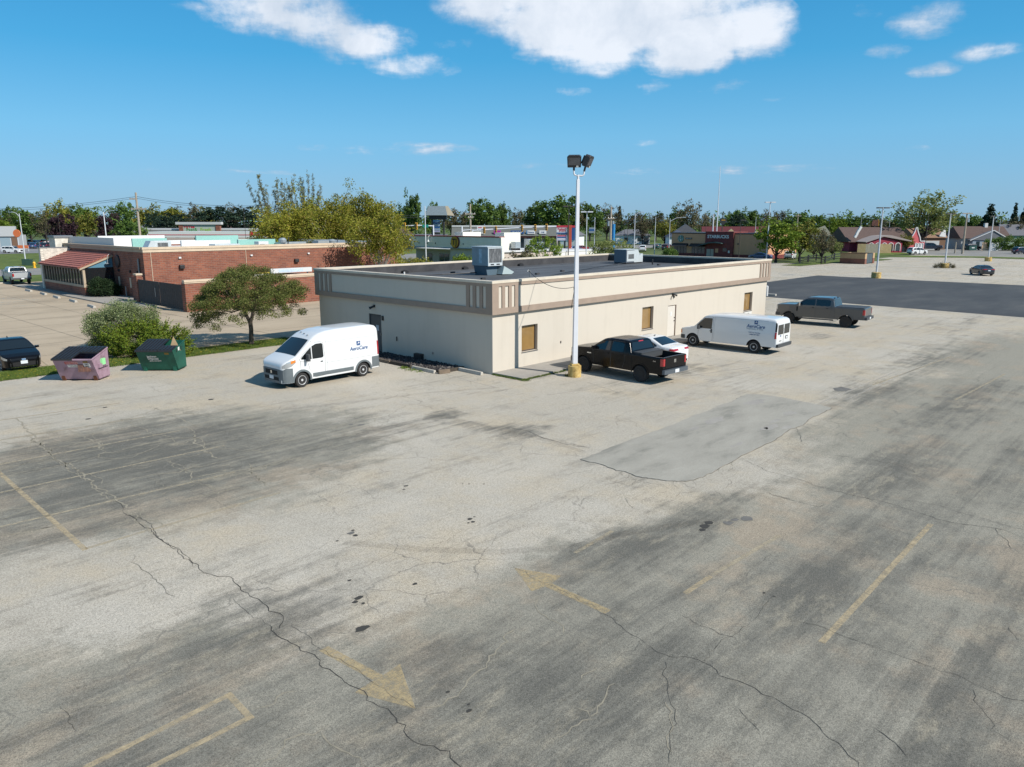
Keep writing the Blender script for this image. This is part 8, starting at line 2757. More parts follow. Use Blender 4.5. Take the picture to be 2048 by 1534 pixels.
MB().box(-0.10, -0.02, zb_ - 0.12, 1.0, L1 * 1.0, zb_).build('fascia_edge', mat('blue_grey_edge', (0.20, 0.26, 0.33), 0.5), t)
MB().box(1.0, 0, 0, 13, L1, 2.9).build('wall', M_shopdark, t)
MB().box(0.4, L1 * 0.10, 0, 1.0, L1 * 0.55, zb_ - 0.12).build('bay', mat('bay_blue_grey', (0.55, 0.52, 0.50), 0.8), t)
for f in (0.60, 0.66, 0.80): MB().box(0.94, L1 * f, 0.3, 0.999, L1 * (f + 0.05), 2.3).build('window', M_win, t)
MB().box(0.001, -0.35, 0, 0.7, -0.001, zt_ + 0.05).build('side_parapet', M_cream, t)
MB().box(13.01, -0.6, 0, 24, 8, 2.6).build('side_wing', M_cream, t)
MB().box(12.9, -0.7, 2.6, 24.1, 8.1, 2.8).build('wing_cap', M_whitew, t)
MB().box(0.72, -0.3, 2.9, 12.9, L1, 3.1).build('roof', M_whitew, t)
lg = MB().lathe([(0.01, -0.12), (1.0, -0.12), (1.05, 0.0)], 'x', 28, c=(-0.01, L1 * 0.47, (zt_ + zb_) / 2 + 0.05)).build('logo_disc', mat('logo_maroon', (0.10, 0.008, 0.012), 0.5), t)
MB().lathe([(0.01, -0.15), (0.88, -0.15), (0.9, -0.122)], 'x', 28, c=(-0.01, L1 * 0.47 + 0.10, (zt_ + zb_) / 2 + 0.05)).build('logo_face', mat('logo_gold', (0.55, 0.30, 0.02), 0.5), lg)
text('lettering', 'TJ', 1.35, M_black, lg, frame((-0.18, L1 * 0.47 + 0.08, (zt_ + zb_) / 2 + 0.05), (0, -1, 0), (0, 0, 1)), bold=0.03)
for f in (0.985, 0.76):
    MB().tube([(0, L1 * f, zt_ - 0.1), (-0.3, L1 * f, zt_ + 0.15), (-0.55, L1 * f, zt_ - 0.1), (-0.55, L1 * f, zt_ - 0.55)], 0.04, 6).build('gooseneck', M_whitew, t)
    MB().lathe([(0.05, 0), (0.22, -0.35)], 'z', 12, c=(-0.55, L1 * f, zt_ - 0.5), caps=False).build('lamp_shade', M_whitew, t)
for k, f in enumerate((0.90, 0.80, 0.70, 0.52, 0.38)):
    MB().box(-0.06, L1 * f, zb_ + 0.5, -0.001, L1 * f + 0.12, zb_ + 0.75).build('bracket', M_black, t)
for f, w in ((0.58, 4.2), (0.14, 3.8)):
    o = MB().box(-w / 2 + 2, -1.0, 0, w / 2 + 2, 1.0, 2.75).build('rooftop_unit', M_cream, loc=lot(S1 + 3.0, ta + L1 * f, 3.1), rz=LOT_ROT)
    MB().extrude([(w / 2 - w + 1.99, -0.9, 0.3), (w / 2 - w + 1.99, -0.1, 0.3), (w / 2 - w + 1.99, -0.1, 1.1)], (-0.02, 0, 0)).build('louvre', M_coil, o)
    tag(o, 'cream air unit on the grey shop roof above the round logo' if f > 0.5 else 'cream air unit on the grey shop roof near its right end', 'air conditioner', 'air units on the grey shop')
for i, (s, w, h) in enumerate(((5, 1.2, 1.0), (8, 1.0, 1.4), (11, 0.8, 0.9))):
    o = MB().box(-w / 2, -0.5, 0.3, w / 2, 0.5, 0.3 + h).build('rooftop_unit', M_galv, loc=lot(S1 + s, ta + 1.2, 3.1), rz=LOT_ROT, bevel=0.03)
    for x in (-w / 2 + 0.05, w / 2 - 0.13): MB().box(x, -0.45, 0, x + 0.08, 0.45, 0.3).build('leg', M_black, o)
    tag(o, ['first grey fan unit on the cream side wing', 'taller grey fan unit in the middle of the cream wing', 'small grey fan unit at the end of the cream wing'][i], 'air conditioner', 'air units on the grey shop')

# ---- strip mall with signs
D = 206
t = thing('strip_mall', 'long low strip mall with a grey slanted roof and coloured shop signs', 'building', at(1020, D), R(-1))
k = D / FPX
X = lambda px: (px - 1020) * k
MB().box(X(905), 1.5, 0, X(1117), 14, zat(471, D)).build('wall', mat('mall_wall', (0.40, 0.36, 0.33), 0.85), t)
MB().extrude([(X(905), -0.4, zat(472, D)), (X(905), 1.5, zat(472, D)), (X(905), 2.2, zat(453.5, D)), (X(905), 1.4, zat(453.5, D))], (X(1115) - X(905), 0, 0)).build('mansard', mat('mansard_grey', (0.125, 0.13, 0.12), 0.8, var=0.1), t)
MB().box(X(905), 1.2, zat(453.5, D), X(1112), 2.6, zat(451, D)).build('roof_edge', M_whitew, t)
MB().box(X(905), 0.5, zat(475, D), X(1117), 1.5, zat(472, D)).build('red_band', mat('dark_red_band', (0.16, 0.02, 0.03), 0.7), t)
for i in range(12): MB().box(X(925 + i * 16), 1.44, 0.3, X(936 + i * 16), 1.499, zat(476, D)).build('shop_window', M_win, t)
for (a, b, m, s, cm) in ((988, 1002, mat('magenta_sign', (0.35, 0.02, 0.25), 0.5), '', None), (1021, 1047, M_navy, 'World Solid', M_whitew), (1052, 1066, mat('sky_sign', (0.10, 0.28, 0.50), 0.5), '', None), (1054, 1069, M_whitew, 'Finance', M_navy), (1077, 1091, M_whitew, 'Cell', M_navy)):
    yy = -0.3 if a != 1052 else -0.22
    o = MB().box(X(a), yy, zat(468, D), X(b), yy + 0.2, zat(461, D)).build('shop_sign', m, t, bevel=0.08)
    if s: text('lettering', s, 0.52, cm, o, frame(((X(a) + X(b)) / 2, yy - 0.02, zat(464.5, D)), (1, 0, 0), (0, 0, 1)), bold=0.01)
text('lettering', 'Mobile', 0.85, M_whitew, t, frame((X(963), -0.4, zat(465.5, D)), (1, 0, 0), (0, 0, 1)), bold=0.03)
# dark low shops left of it
block('shop', 'dark glass fronted shop behind the slanted sign', at(838, 215), R(2), 15, 10, 3.8, M_win, M_greyroof, [('fascia', (-7.5, -0.2, 2.9, 7.5, -0.01, 3.7), M_black), ('door', (-1, -0.06, 0, 1, -0.01, 2.4), M_greydoor), ('door', (3, -0.06, 0, 5, -0.01, 2.4), M_greydoor)])
# slanted-top pylon sign
D = 150
t = thing('pylon_sign', 'tall sign with a slanted shingled top and stacked panels', 'sign', at(874, D), R(-6))
k = D / FPX
zc, zd = zat(412, D), zat(430.5, D)
MB().extrude([(-2.1, -0.9, zd), (2.3, -0.9, zd), (1.7, 0.2, zc), (-1.6, 0.2, zc)], (0, 0.12, 0)).build('mansard_front', mat('mansard_blue', (0.17, 0.21, 0.23), 0.6, var=0.15, scale=4), t)
MB().add([(2.3, -0.9, zd), (3.4, 0.9, zd - 0.1), (2.2, 0.5, zc), (1.7, 0.2, zc), (2.3, -0.8, zd), (3.3, 0.95, zd - 0.1), (2.15, 0.6, zc), (1.65, 0.3, zc)], [(0, 1, 2, 3), (7, 6, 5, 4), (0, 4, 5, 1), (1, 5, 6, 2), (2, 6, 7, 3), (3, 7, 4, 0)]).build('mansard_side', mat('mansard_tan', (0.25, 0.22, 0.16), 0.8), t)
MB().box(-1.5, 0.0, zd - 0.8, 1.9, 0.8, zd - 0.02).build('soffit', M_black, t)
MB().tube([(-1.0, 0.5, 0), (-1.0, 0.5, zd)], 0.16, 8).build('post', M_black, t)
MB().tube([(1.3, 0.5, 0), (1.3, 0.5, zd)], 0.16, 8).build('post', M_black, t)
for i, m in enumerate((MATS['sky_sign'], M_navy, mat('steel_sign', (0.22, 0.30, 0.38), 0.5), M_navy, MATS['steel_sign'], mat('lilac_sign', (0.30, 0.30, 0.42), 0.5), M_black)):
    z1 = zat(440 + i * 4.2, D)
    MB().box(-0.75, 0.2, z1 - 0.33, 0.55, 0.4, z1).build('sign_panel', m, t)
# sports shop pylon
D = 138
t = thing('pylon_sign', 'white panelled sports shop sign with a red column', 'sign', at(1133, D), R(-10))
k = D / FPX
P1 = lambda px: (px - 1133) * k
MB().box(P1(1113.5), 0, zat(465, D), P1(1134), 0.5, zat(455, D)).build('sign_panel', M_whitew, t)
MB().box(P1(1113), -0.02, zat(467.5, D), P1(1134), 0.52, zat(465, D)).build('divider', M_navy, t)
MB().box(P1(1113.5), 0, zat(481, D), P1(1134), 0.5, zat(470, D)).build('sign_panel', mat('lilac_panel', (0.45, 0.42, 0.52), 0.6), t)
MB().box(P1(1113), -0.04, zat(455, D), P1(1152), 0.54, zat(451, D)).build('cap', M_stripe, t)
MB().box(P1(1138), -0.3, 0, P1(1143), 0.3, zat(450, D)).build('column', mat('orange_red_column', (0.42, 0.07, 0.035), 0.6), t)
MB().box(P1(1143), 0.0, zat(480, D), P1(1152), 0.5, zat(455, D)).build('side_panel', M_navy, t)
MB().box(P1(1116), 0.1, 0, P1(1119), 0.4, zat(481, D)).box(P1(1128), 0.1, 0, P1(1131), 0.4, zat(481, D)).build('legs', M_black, t)
text('lettering', 'Dunham\'s', 0.40, mat('sign_text_red', (0.40, 0.01, 0.02), 0.5), t, frame((P1(1124), -0.02, zat(458, D)), (1, 0, 0), (0, 0, 1)), bold=0.015)
text('lettering', 'SPORTS', 0.36, MATS['sign_text_red'], t, frame((P1(1125), -0.02, zat(462, D)), (1, 0, 0), (0, 0, 1)), bold=0.015)
for i in range(3): MB().box(P1(1115), -0.03, zat(479 - i * 3.2, D), P1(1132), -0.001, zat(477 - i * 3.2, D)).build('print', [M_whitew, M_navy, M_stripe][i], t)
t = thing('roadside_sign', 'small white sign with red and blue print before the strip mall', 'sign', at(960, 160), 0)
MB().box(-0.6, 0, zat(462, 160), 0.7, 0.15, zat(452, 160)).build('panel', M_whitew, t)
MB().box(-0.4, -0.01, zat(456, 160), 0.4, -0.001, zat(454.2, 160)).build('print', M_stripe, t)
MB().box(-0.4, -0.01, zat(460, 160), 0.5, -0.001, zat(458, 160)).build('print', M_navy, t)
MB().tube([(0, 0.2, 0), (0, 0.2, zat(456, 160))], 0.08, 6).build('post', M_lampw, t)
t = thing('pylon_sign', 'dark bank style sign on two posts right of the white light pole', 'sign', at(1190, 190), 0)
MB().box(-1.5, 0, zat(466, 190), 0.0, 0.3, zat(455, 190)).build('panel', mat('steel_sign2', (0.20, 0.24, 0.28), 0.5), t)
MB().box(-1.5, -0.02, zat(462, 190), 0.0, -0.001, zat(458, 190)).build('panel', M_navy, t)
for x in (-1.45, 0.05): MB().tube([(x, 0.15, 0), (x, 0.15, zat(454, 190))], 0.08, 6).build('post', M_black, t)

# ---- traffic signals
M_sig = mat('signal_yellow', (0.62, 0.32, 0.02), 0.5)


def signal(label, px, D, topy, arm_px, arm_y, heads, sign_at=None):
    t = thing('traffic_signal', label, 'traffic light', at(px, D), 0, 'traffic signals at the junction')
    k = D / FPX
    za = zat(topy, D)
    MB().tube([(0, 0, 0), (0, 0, za)], [0.16, 0.12], 8).build('pole', M_polew, t)
    xe, ze = (arm_px - px) * k, zat(arm_y, D)
    MB().tube([(0, 0, zat(topy + 2, D)), (xe * 0.5, 0, (zat(topy + 2, D) + ze) / 2 + 0.12), (xe, 0, ze)], [0.12, 0.10, 0.07], 8).build('mast_arm', M_polew, t)
    for hx in heads:
        f = (hx - px) / (arm_px - px)
        zc_ = zat(topy + 2, D) * (1 - f) + ze * f
        h_ = MB().box((hx - px) * k - 0.2, -0.25, zc_ - 0.65, (hx - px) * k + 0.2, 0.12, zc_ + 0.6).build('signal_head', M_sig, t, bevel=0.03)
        for z in (-0.38, 0.0, 0.36):
            MB().lathe([(0.14, 0), (0.15, -0.2)], 'y', 10, c=((hx - px) * k, -0.25, zc_ + z), caps=True).build('visor', M_black, h_)
    if sign_at:
        f = (sign_at - px) / (arm_px - px)
        zc_ = zat(topy + 2, D) * (1 - f) + ze * f
        MB().box((sign_at - px) * k - 0.55, -0.2, zc_ - 0.25, (sign_at - px) * k + 0.55, -0.12, zc_ + 0.25).build('street_sign', mat('street_sign_green', (0.01, 0.22, 0.17), 0.5), t)


signal('left traffic signal with a short arm and a green street name plate', 867, 140, 450, 806, 452, (811, 834), 852)
signal('right traffic signal with a long arm reaching past the strip mall', 945, 146, 459, 1116, 453, (968, 991, 1042, 1068, 1090))
t = thing('signal_post', 'stubby white signal post left of the long armed traffic signal', 'traffic light', at(924, 150), 0)
MB().tube([(0, 0, 0), (0, 0, zat(453, 150))], 0.15, 8).build('pole', M_polew, t)
MB().tube([(0, 0, zat(461, 150)), (1.9, 0, zat(459, 150))], 0.09, 8).build('arm', M_polew, t)

# ---- coffee shop
S2 = 123.0
ta, tb = solve_t(1537, S2), solve_t(1343, S2)
t = thing('coffee_shop', 'brown coffee shop with a dark red tower, white lettering and a round green logo', 'building', lot(S2, ta), LOT_ROT)
L2 = tb - ta
yp = lambda px: solve_t(px, S2) - ta
M_coffee = mat('tan_siding', (0.56, 0.30, 0.17), 0.85, var=0.06, scale=1)
M_maroonb = brick_mat('maroon_brick', (0.20, 0.042, 0.040), (0.15, 0.036, 0.034), (0.12, 0.04, 0.04), 0.6, 0.2)
gz = lambda px, py: height_at(px, py, lot(S2, solve_t(px, S2)))
HT = gz(1400, 467.5)
MB().box(0, 0, 0.8, 14, yp(1468), HT).box(0, yp(1412), 0.8, 14, L2, HT).build('wall', M_coffee, t)
MB().box(-0.05, 0, 0, 14, yp(1468), 0.8).box(-0.05, yp(1412), 0, 14, L2, 0.8).build('plinth', M_maroonb, t)
MB().box(-0.4, yp(1468), 0, 6, yp(1412), gz(1440, 463)).build('tower', M_maroonb, t)
MB().box(-0.08, -0.08, HT, 14.1, yp(1468), HT + 0.22).box(-0.08, yp(1412), HT, 14.1, L2 + 0.08, HT + 0.22).build('roof_edge', M_black, t)
MB().box(6, 1, HT, 9, 4, HT + 1.1).build('roof_unit', mat('dark_unit', (0.06, 0.09, 0.09), 0.6), t)
text('lettering', 'STARBUCKS', 0.92, M_whitew, t, frame((-0.44, (yp(1418) + yp(1457)) / 2, gz(1438, 473.5)), (0, -1, 0), (0, 0, 1)), bold=0.03)
rd = (gz(1361, 470) - gz(1361, 484)) / 2
lg = MB().lathe([(0.01, -0.14), (rd * 0.97, -0.14), (rd, 0.0)], 'x', 30, c=(-0.01, yp(1361.5), gz(1361, 477))).build('logo_disc', mat('logo_green', (0.01, 0.10, 0.06), 0.5), t)
MB().lathe([(rd * 0.90, -0.143), (rd * 0.87, -0.146), (rd * 0.84, -0.143)], 'x', 30, c=(-0.01, yp(1361.5), gz(1361, 477)), caps=False).build('logo_ring', M_whitew, lg)
zc_, yc_ = gz(1361, 477), yp(1361.5)
for a, b_, w_, h_ in ((0, 0.30, 0.22, 0.26), (0, -0.30, 0.34, 0.55), (0.5, -0.10, 0.13, 0.8), (-0.5, -0.10, 0.13, 0.8), (0, 0.68, 0.4, 0.16)):
    MB().box(-0.165, yc_ + (a - w_ / 2) * rd, zc_ + (b_ - h_ / 2) * rd, -0.15, yc_ + (a + w_ / 2) * rd, zc_ + (b_ + h_ / 2) * rd).build('logo_mark', M_whitew, lg)
s_ = MB().box(-0.12, yp(1384), gz(1377, 478.5), -0.001, yp(1371), gz(1377, 475.5)).build('sign_board', M_black, t)
text('lettering', 'DRIVE THRU', 0.26, M_whitew, s_, frame((-0.13, yp(1377.5), gz(1377, 477)), (0, -1, 0), (0, 0, 1)))
for a, b in ((1374, 1349), (1410, 1384)):
    MB().box(-0.04, yp(a), 0.35, -0.001, yp(b), gz(1380, 490)).build('window', M_win, t)
    w_ = (yp(b) - yp(a))
    for k in range(1, 4): MB().box(-0.06, yp(a) + w_ * k / 4 - 0.05, 0.35, -0.041, yp(a) + w_ * k / 4 + 0.05, gz(1380, 490)).build('mullion', M_black, t)
    MB().extrude([(-0.001, yp(a) - 0.3, gz(1380, 486.5)), (-0.001, yp(a) - 0.3, gz(1380, 492)), (-1.1, yp(a) - 0.3, gz(1380, 492.5))], (0, w_ + 0.6, 0)).build('awning', M_black, t)
# arched entrance canopy
pts_ = [(1403, 491), (1412, 487), (1424, 484), (1436, 483.5), (1448, 485.5), (1450, 487.5), (1436, 486), (1424, 486.5), (1413, 489.5)]
MB().extrude([(-1.6, yp(a), gz(a, b)) for a, b in pts_], (1.2, 0, 0)).build('arched_canopy', mat('dark_teal_canopy', (0.03, 0.055, 0.055), 0.5), t)
for a, b in ((1423, 1416), (1430, 1424)): MB().box(-0.45, yp(a) if a > b else yp(b), 0.1, -0.401, yp(b), gz(1425, 498)).build('door', mat('pale_door', (0.34, 0.30, 0.26), 0.4), t)
MB().box(-0.45, yp(1439), gz(1436, 505), -0.401, yp(1433), gz(1436, 497)).build('poster', M_coffee, t)
MB().box(-0.45, yp(1456), gz(1450, 503), -0.401, yp(1448), gz(1450, 496)).build('window', M_win, t)
MB().box(-0.45, yp(1462), gz(1460, 506), -0.401, yp(1459), gz(1460, 501)).build('notice', M_whitew, t)
MB().box(-0.12, yp(1478), gz(1476, 489), -0.001, yp(1475), gz(1476, 487)).build('wall_light', M_black, t)
# roofs seen above it
t = thing('restaurant', 'low maroon roofed restaurant with cream gables behind the coffee shop', 'building', at(1470, 222), R(-12))
MB().box(-9, 0, 0, 9, 8, 3.6).build('wall', mat('cream_gable', (0.58, 0.46, 0.26), 0.8), t)
MB().extrude([(-9.4, -0.5, 3.6), (-9.4, 8.5, 3.6), (-9.4, 4, 6.2)], (18.8, 0, 0)).build('roof', mat('maroon_shingle', (0.10, 0.018, 0.022), 0.9), t)
MB().extrude([(-4, -1.2, 3.2), (1.5, -1.2, 3.2), (-1.2, -1.2, 5.6)], (0, 2, 0)).build('gable', MATS['cream_gable'], t)
MB().extrude([(4, -1.2, 3.2), (8, -1.2, 3.2), (6, -1.2, 5.2)], (0, 2, 0)).build('gable', MATS['cream_gable'], t)
t = thing('roadside_sign', 'black heart shaped sign with gold lettering right of the tall mast', 'sign', at(1445, 205), 0)
k = 205 / FPX
hz = zat(442, 205)
MB().extrude([(0.95 * math.copysign(abs(math.sin(a)) ** 1.6, math.sin(a)) * 1.0, 0, hz + 1.05 * (0.8125 * math.cos(a) - 0.31 * math.cos(2 * a) - 0.125 * math.cos(3 * a) - 0.06 * math.cos(4 * a))) for a in np.linspace(0, 2 * math.pi, 28, endpoint=False)], (0, 0.2, 0)).build('heart_panel', M_black, t)
MB().box(-0.5, -0.03, hz + 0.15, 0.5, -0.001, hz + 0.32).build('print', MATS['logo_gold'], t)
MB().tube([(-0.1, 0.3, 0), (-0.1, 0.3, zat(424, 205))], 0.14, 8).build('post', M_dkpole, t)
block('cream_house', 'cream gabled building behind the green trees right of the coffee shop', at(1632, 205), R(-20), 8, 8, 3.8, mat('cream_wall2', (0.58, 0.50, 0.36), 0.85), M_roofgrey, [('window', (-1, -0.05, 1, 0.6, -0.001, 2.4), M_win), ('door', (2, -0.05, 0, 3, -0.001, 2.2), M_greydoor)])
MB().extrude([(-4, 0.2, 4.05), (4, 0.2, 4.05), (2, 0.2, 6.6)], (0, 0.4, 0)).build('gable', MATS['cream_wall2'], bpy.data.objects['cream_house'])

# ---- red shop with white arches
D = 196
k = D / FPX
P2 = lambda px: (px - 1765) * k
M_redw = mat('red_stucco', (0.30, 0.035, 0.06), 0.85, var=0.06)
M_pinkw = mat('pink_red_stucco', (0.55, 0.11, 0.12), 0.85, var=0.06)
t = thing('red_shop', 'red shop with white arches, ornate gables and a big brown roof', 'building', at(1765, D), R(4))
MB().box(P2(1700), 0, 0, P2(1826), 10, zat(483, D)).build('wall', M_redw, t)
MB().extrude([(P2(1694), -1.0, zat(484, D)), (P2(1694), 11, zat(484, D)), (P2(1694), 5, zat(454.5, D))], (P2(1822) - P2(1694), 0, 0)).build('roof', M_houseroof, t)
gab = [(1812, 503), (1845, 503), (1845, 482), (1836, 482), (1834, 474), (1831, 468), (1828.5, 462), (1827, 455), (1824.5, 455), (1823, 462), (1820, 469), (1817, 474), (1816, 482), (1812, 482)]
MB().extrude([(P2(a), -1.6, zat(b, D)) for a, b in gab], (0, 0.6, 0)).build('ornate_gable', M_pinkw, t)
edge = gab[2:]
for a, b in zip(edge[:-1], edge[1:]): MB().bar((P2(a[0]), -1.68, zat(a[1], D)), (P2(b[0]), -1.68, zat(b[1], D)), 0.16, 0.22).build('white_trim', M_whitew, t)


def arch(px0, px1, y0, ytop, yf, m=M_whitew, parent=t):
    n_ = 9
    r = (P2(px1) - P2(px0)) / 2
    c = (P2(px1) + P2(px0)) / 2
    zb = zat(ytop, D) - r
    pts = [(c - r, yf, zat(y0, D))] + [(c - r * math.cos(math.pi * i / n_), yf, zb + r * math.sin(math.pi * i / n_)) for i in range(n_ + 1)] + [(c + r, yf, zat(y0, D))]
    MB().tube(pts, 0.10, 6).build('arch', m, parent)
    MB().extrude([(c - r * 0.8, yf + 0.04, zat(y0, D)), (c + r * 0.8, yf + 0.04, zat(y0, D)), (c + r * 0.8, yf + 0.04, zb), (c, yf + 0.04, zb + r * 0.8), (c - r * 0.8, yf + 0.04, zb)], (0, 0.02, 0)).build('arch_window', M_win if px1 < 1810 else M_whitew, parent)


for a in (1826, 1832, 1838): arch(a, a + 4.6, 502, 486, -1.66)
arch(1788, 1800, 502, 486.5, -0.1)
for a in (1801, 1806, 1811): arch(a, a + 4.4, 502, 490, -0.1)
for i, a in enumerate((1717, 1730, 1743, 1756, 1770)): arch(a, a + 10, 500, 484.8, -5.15)
MB().box(P2(1713), -5, 0, P2(1784), 0, zat(483.5, D)).build('porch_wall', M_redw, t)
MB().extrude([(P2(1713), -5.0, zat(484, D)), (P2(1784), -5.0, zat(484, D)), (P2(1744), -5.0, zat(473, D))], (0, 0.3, 0)).build('porch_gable', M_redw, t)
MB().extrude([(P2(1710), -5.5, zat(484, D)), (P2(1744), -5.5, zat(472.5, D)), (P2(1744), -5.5, zat(471, D)), (P2(1709), -5.5, zat(482.5, D))], (0, 6, 0)).build('porch_roof', mat('pale_shingle', (0.32, 0.27, 0.25), 0.9), t)
MB().extrude([(P2(1744), -5.5, zat(472.5, D)), (P2(1800), -5.5, zat(482, D)), (P2(1801), -5.5, zat(480.5, D)), (P2(1760), -5.5, zat(470, D)), (P2(1744), -5.5, zat(471, D))], (0, 6, 0)).build('porch_roof', MATS['pale_shingle'], t)
stp = [(1715, 453), (1712, 459), (1709, 464), (1707, 470), (1704, 475)]
for a, b in zip(stp[:-1], stp[1:]): MB().bar((P2(a[0]), -1.2, zat(a[1], D)), (P2(b[0]), -1.2, zat(b[1], D)), 0.5, 0.55).build('white_trim', M_whitew, t)
t = thing('carved_sign', 'arched brown and gold carved sign above the red shop roof', 'sign', at(1748, 215), 0)
k2 = 215 / FPX
MB().extrude([(-0.85, 0, zat(452, 215)), (0.85, 0, zat(452, 215)), (0.95, 0, zat(445, 215)), (0.7, 0, zat(439, 215)), (0, 0, zat(441, 215)), (-0.6, 0, zat(439, 215)), (-0.9, 0, zat(445, 215))], (0, 0.2, 0)).build('panel', mat('carved_brown', (0.10, 0.04, 0.03), 0.8, var=0.4, scale=3), t)
MB().tube([(0.95, 0.1, zat(452, 215)), (1.05, 0.1, zat(444, 215)), (0.8, 0.1, zat(438.5, 215))], 0.09, 6).build('gold_frame', MATS['logo_gold'], t)
MB().tube([(0, 0.1, 0), (0, 0.1, zat(450, 215))], 0.15, 8).build('post', M_dkpole, t)

# ---- timber bin enclosure, brick bin enclosure, rail fence
M_newwood = mat('fresh_fence_boards', (0.60, 0.43, 0.22), 0.85, var=0.12, scale=2)
t = thing('timber_enclosure', 'fresh timber bin enclosure in front of the red shop', 'fence', ground_at(1714, 506), 0)
D = ground_at(1714, 506).y
k = D / FPX
hgt = zat(487.5, D)
q = [Vector((0, 0, 0)), Vector(((1728 - 1714) * k, -0.6, 0)), Vector(((1753 - 1714) * k, -1.0, 0)), Vector(((1774 - 1714) * k, -1.6, 0)), Vector(((1788 - 1714) * k, 2.2, 0))]
for i, (a, b) in enumerate(zip(q[:-1], q[1:])):
    n_ = [6, 9, 9, 8][i]
    for j in range(n_):
        p0, p1 = a.lerp(b, (j + 0.04) / n_), a.lerp(b, (j + 0.96) / n_)
        MB().bar(p0 + Vector((0, 0, hgt / 2)), p1 + Vector((0, 0, hgt / 2)), 0.05, hgt * rt.uniform(0.985, 1.0)).build('board', M_newwood if i != 1 else mat('grey_gate_boards', (0.36, 0.32, 0.25), 0.85), t)
t = thing('brick_enclosure', 'low brick bin enclosure with dark metal gates at the right lot edge', 'wall', ground_at(1729, 528.5), LOT_ROT)
hgt = 1.9
Wl = (ground_at(1681, 526.5) - ground_at(1729, 528.5)).length
MB().box(0, 0, 0, 0.3, Wl, 0.95).box(0.3, Wl - 0.3, 0, 5.2, Wl, 0.95).box(4.9, 0, 0, 5.2, Wl - 0.3, 0.95).box(0.3, 0, 0, 1.0, 0.3, 0.95).box(4.2, 0, 0, 4.9, 0.3, 0.95).build('wall', brick_mat('dark_red_brick', (0.22, 0.075, 0.05), (0.16, 0.055, 0.04), (0.2, 0.14, 0.10), 0.4, 0.14), t)
MB().box(0.02, 0.02, 0.95, 0.28, Wl - 0.02, hgt).box(0.28, Wl - 0.28, 0.95, 5.18, Wl - 0.02, hgt).box(4.92, 0.02, 0.95, 5.18, Wl - 0.28, hgt).box(0.28, 0.02, 0.95, 0.98, 0.28, hgt).box(4.22, 0.02, 0.95, 4.92, 0.28, hgt).build('upper_wall', mat('tan_block', (0.40, 0.27, 0.15), 0.9, var=0.1), t)
MB().box(-0.05, -0.05, hgt, 0.35, Wl + 0.05, hgt + 0.1).build('cap_stone', mat('dark_cap', (0.09, 0.055, 0.045), 0.8), t)
for a, b in ((1.05, 2.58), (2.62, 4.15)): MB().box(a, 0.08, 0.15, b, 0.16, hgt - 0.05).build('gate', mat('slate_gate', (0.055, 0.075, 0.085), 0.6), t)
t = thing('rail_fence', 'black post and rail fence in front of the brick bin enclosure', 'fence', (0, 0, 0), 0)
fp = [ground_at(*p) for p in ((1599, 528), (1616, 524), (1632, 521), (1650, 526.5), (1668, 519.5), (1682, 517))]
for p in fp: MB().box(p.x - 0.12, p.y - 0.12, 0, p.x + 0.12, p.y + 0.12, 1.35).build('post', M_black, t)
for a, b in zip(fp[:-1], fp[1:]):
    for z in (0.55, 1.05): MB().bar((a.x, a.y, z), (b.x, b.y, z), 0.06, 0.16).build('rail', M_black, t)

# ---- houses at the right edge
D = 214
k = D / FPX
t = house('house', 'brown roofed house with a grey gable at the right', at(1972, D), R(-3), 13.0, 9, 3.0, 3.3, M_paleg, M_houseroof)
MB().extrude([(-5.2, -2.5, 2.6), (5.6, -2.5, 2.4), (0.6, -2.5, 5.1)], (0, 2.4, 0)).build('front_gable', mat('grey_gable', (0.16, 0.165, 0.18), 0.9), t)
for a, b in (((-5.5, 2.5), (0.6, 5.25)), ((0.6, 5.25), (6.0, 2.3))): MB().bar((a[0], -2.62, a[1]), (b[0], -2.62, b[1]), 0.15, 0.22).build('fascia_board', M_whitew, t)
MB().box(-4.6, -2.3, 0, 5.0, 0, 2.5).build('porch_wall', mat('pale_blue_wall', (0.30, 0.35, 0.40), 0.8), t)
for x in (-3.6, -1.6, 2.6): MB().box(x, -2.36, 1.0, x + 0.9, -2.301, 2.2).build('window', M_win, t)
MB().box(1.6, 4.0, 5.4, 2.4, 4.8, 7.2).build('chimney', M_whitew, t)
o = MB().box(-1.0, 0, 0, 0.9, 0.12, 2.1).build('fence_panel', mat('pale_orange_panel', (0.62, 0.42, 0.27), 0.8), loc=at(1972, 205, 490))
MB().box(-1.05, -0.02, 2.1, 0.95, 0.14, 2.18).build('rail', M_newwood, o)
tag(o, 'pale orange fence panel beside the white one at the right house', 'fence')
o = MB().box(-1.0, 0, 0, 1.0, 0.12, 2.0).build('fence_panel', M_whitew, loc=at(1990, 204, 490))
MB().box(-1.05, -0.02, 2.0, 1.05, 0.14, 2.08).build('rail', M_whitew, o)
tag(o, 'white fence panel left of the hedge', 'fence')
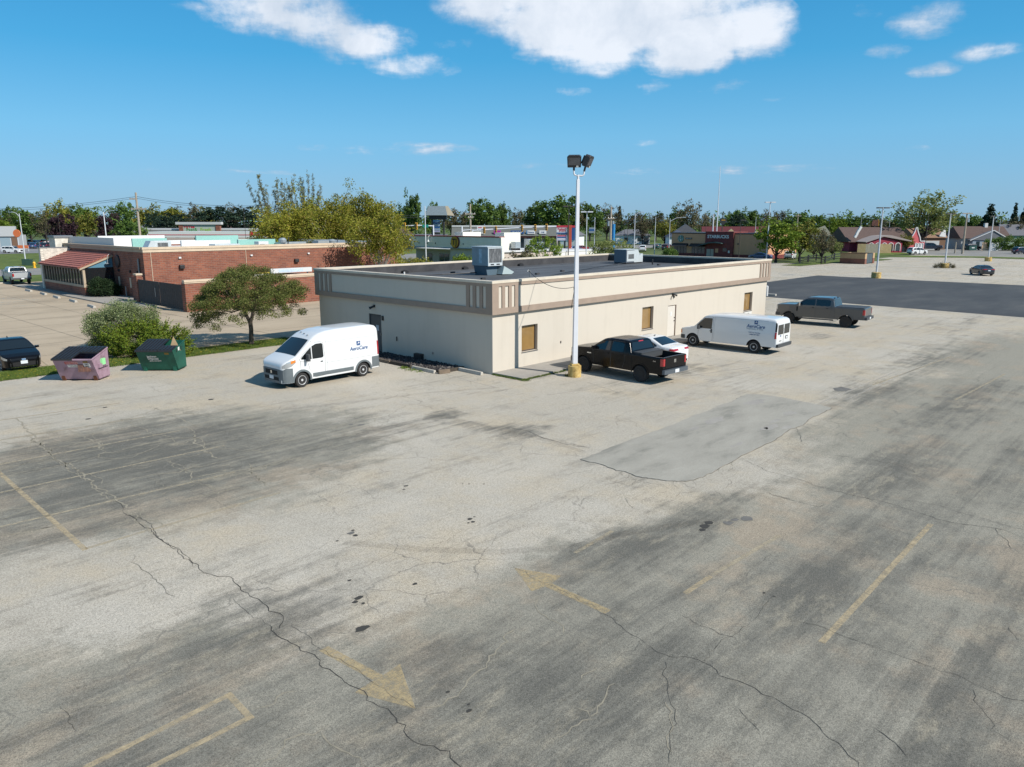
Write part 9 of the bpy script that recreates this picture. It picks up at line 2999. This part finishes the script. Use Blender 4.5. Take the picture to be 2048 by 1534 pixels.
t = thing('wheelie_dumpster', 'dark green bin before the brown roofed house', 'dumpster', at(1947, 202, 490), 0.1)
MB().extrude([(-1.0, 0, 0.15), (1.0, 0, 0.15), (1.1, 0, 1.5), (-1.1, 0, 1.3)], (0, 1.4, 0)).build('body', mat('bin_green', (0.008, 0.06, 0.05), 0.6), t)
MB().bar((-1.12, 0.7, 1.36), (1.12, 0.7, 1.56), 1.5, 0.06).build('lid', M_black, t)
MB().box(-0.4, -0.02, 0.7, 0.4, -0.001, 0.95).build('label', M_whitew, t)
t = house('garage', 'brown garage with a bright gable under the dark tree', at(1863, 212), R(8), 9.0, 8, 3.2, 2.6, M_brownb, mat('tan_shingle', (0.22, 0.13, 0.08), 0.9))
MB().box(-3.4, -0.05, 0, 2.6, -0.001, 2.4).build('garage_door', M_paleg, t)
MB().extrude([(2.2, -0.3, 3.6), (4.2, -0.3, 3.4), (4.0, -0.3, 5.2), (3.2, -0.3, 5.6)], (0, 0.3, 0)).build('white_trim', M_whitew, t)
block('long_red_shed', 'long low red roofed shed behind the right power pole', at(1925, 300), R(2), 24, 9, 4.3, mat('red_shed', (0.28, 0.035, 0.04), 0.8), mat('pinkish_roof', (0.38, 0.30, 0.31), 0.8), [('roof_step', (-12, 0, 4.6, 2, 6, 5.8), MATS['roof_pale_grey']), ('door', (2, -0.05, 0, 5, -0.001, 3), M_greydoor)])
# grass tufts along the right lot edge are part of the lawn strip; low kerb stones there
for a, b, lb in (((1530, 590.5), (1552, 592), 'pale concrete kerb stone at the far corner of the beige building'),):
    A, B = ground_at(*a), ground_at(*b)
    d = B - A
    o = MB().box(-d.length / 2, -0.15, 0, d.length / 2, 0.15, 0.2).build('kerb_stone', M_kerb, loc=(A + B) / 2, rz=math.atan2(d.y, d.x), bevel=0.03)
    tag(o, lb, 'kerb')
o = MB().lathe([(0.14, 0), (0.14, 1.0), (0.03, 1.08)], n=12).build('bollard', M_whitew, smooth=40, loc=ground_at(1533, 592))
tag(o, 'white bollard at the far corner of the beige building', 'bollard')
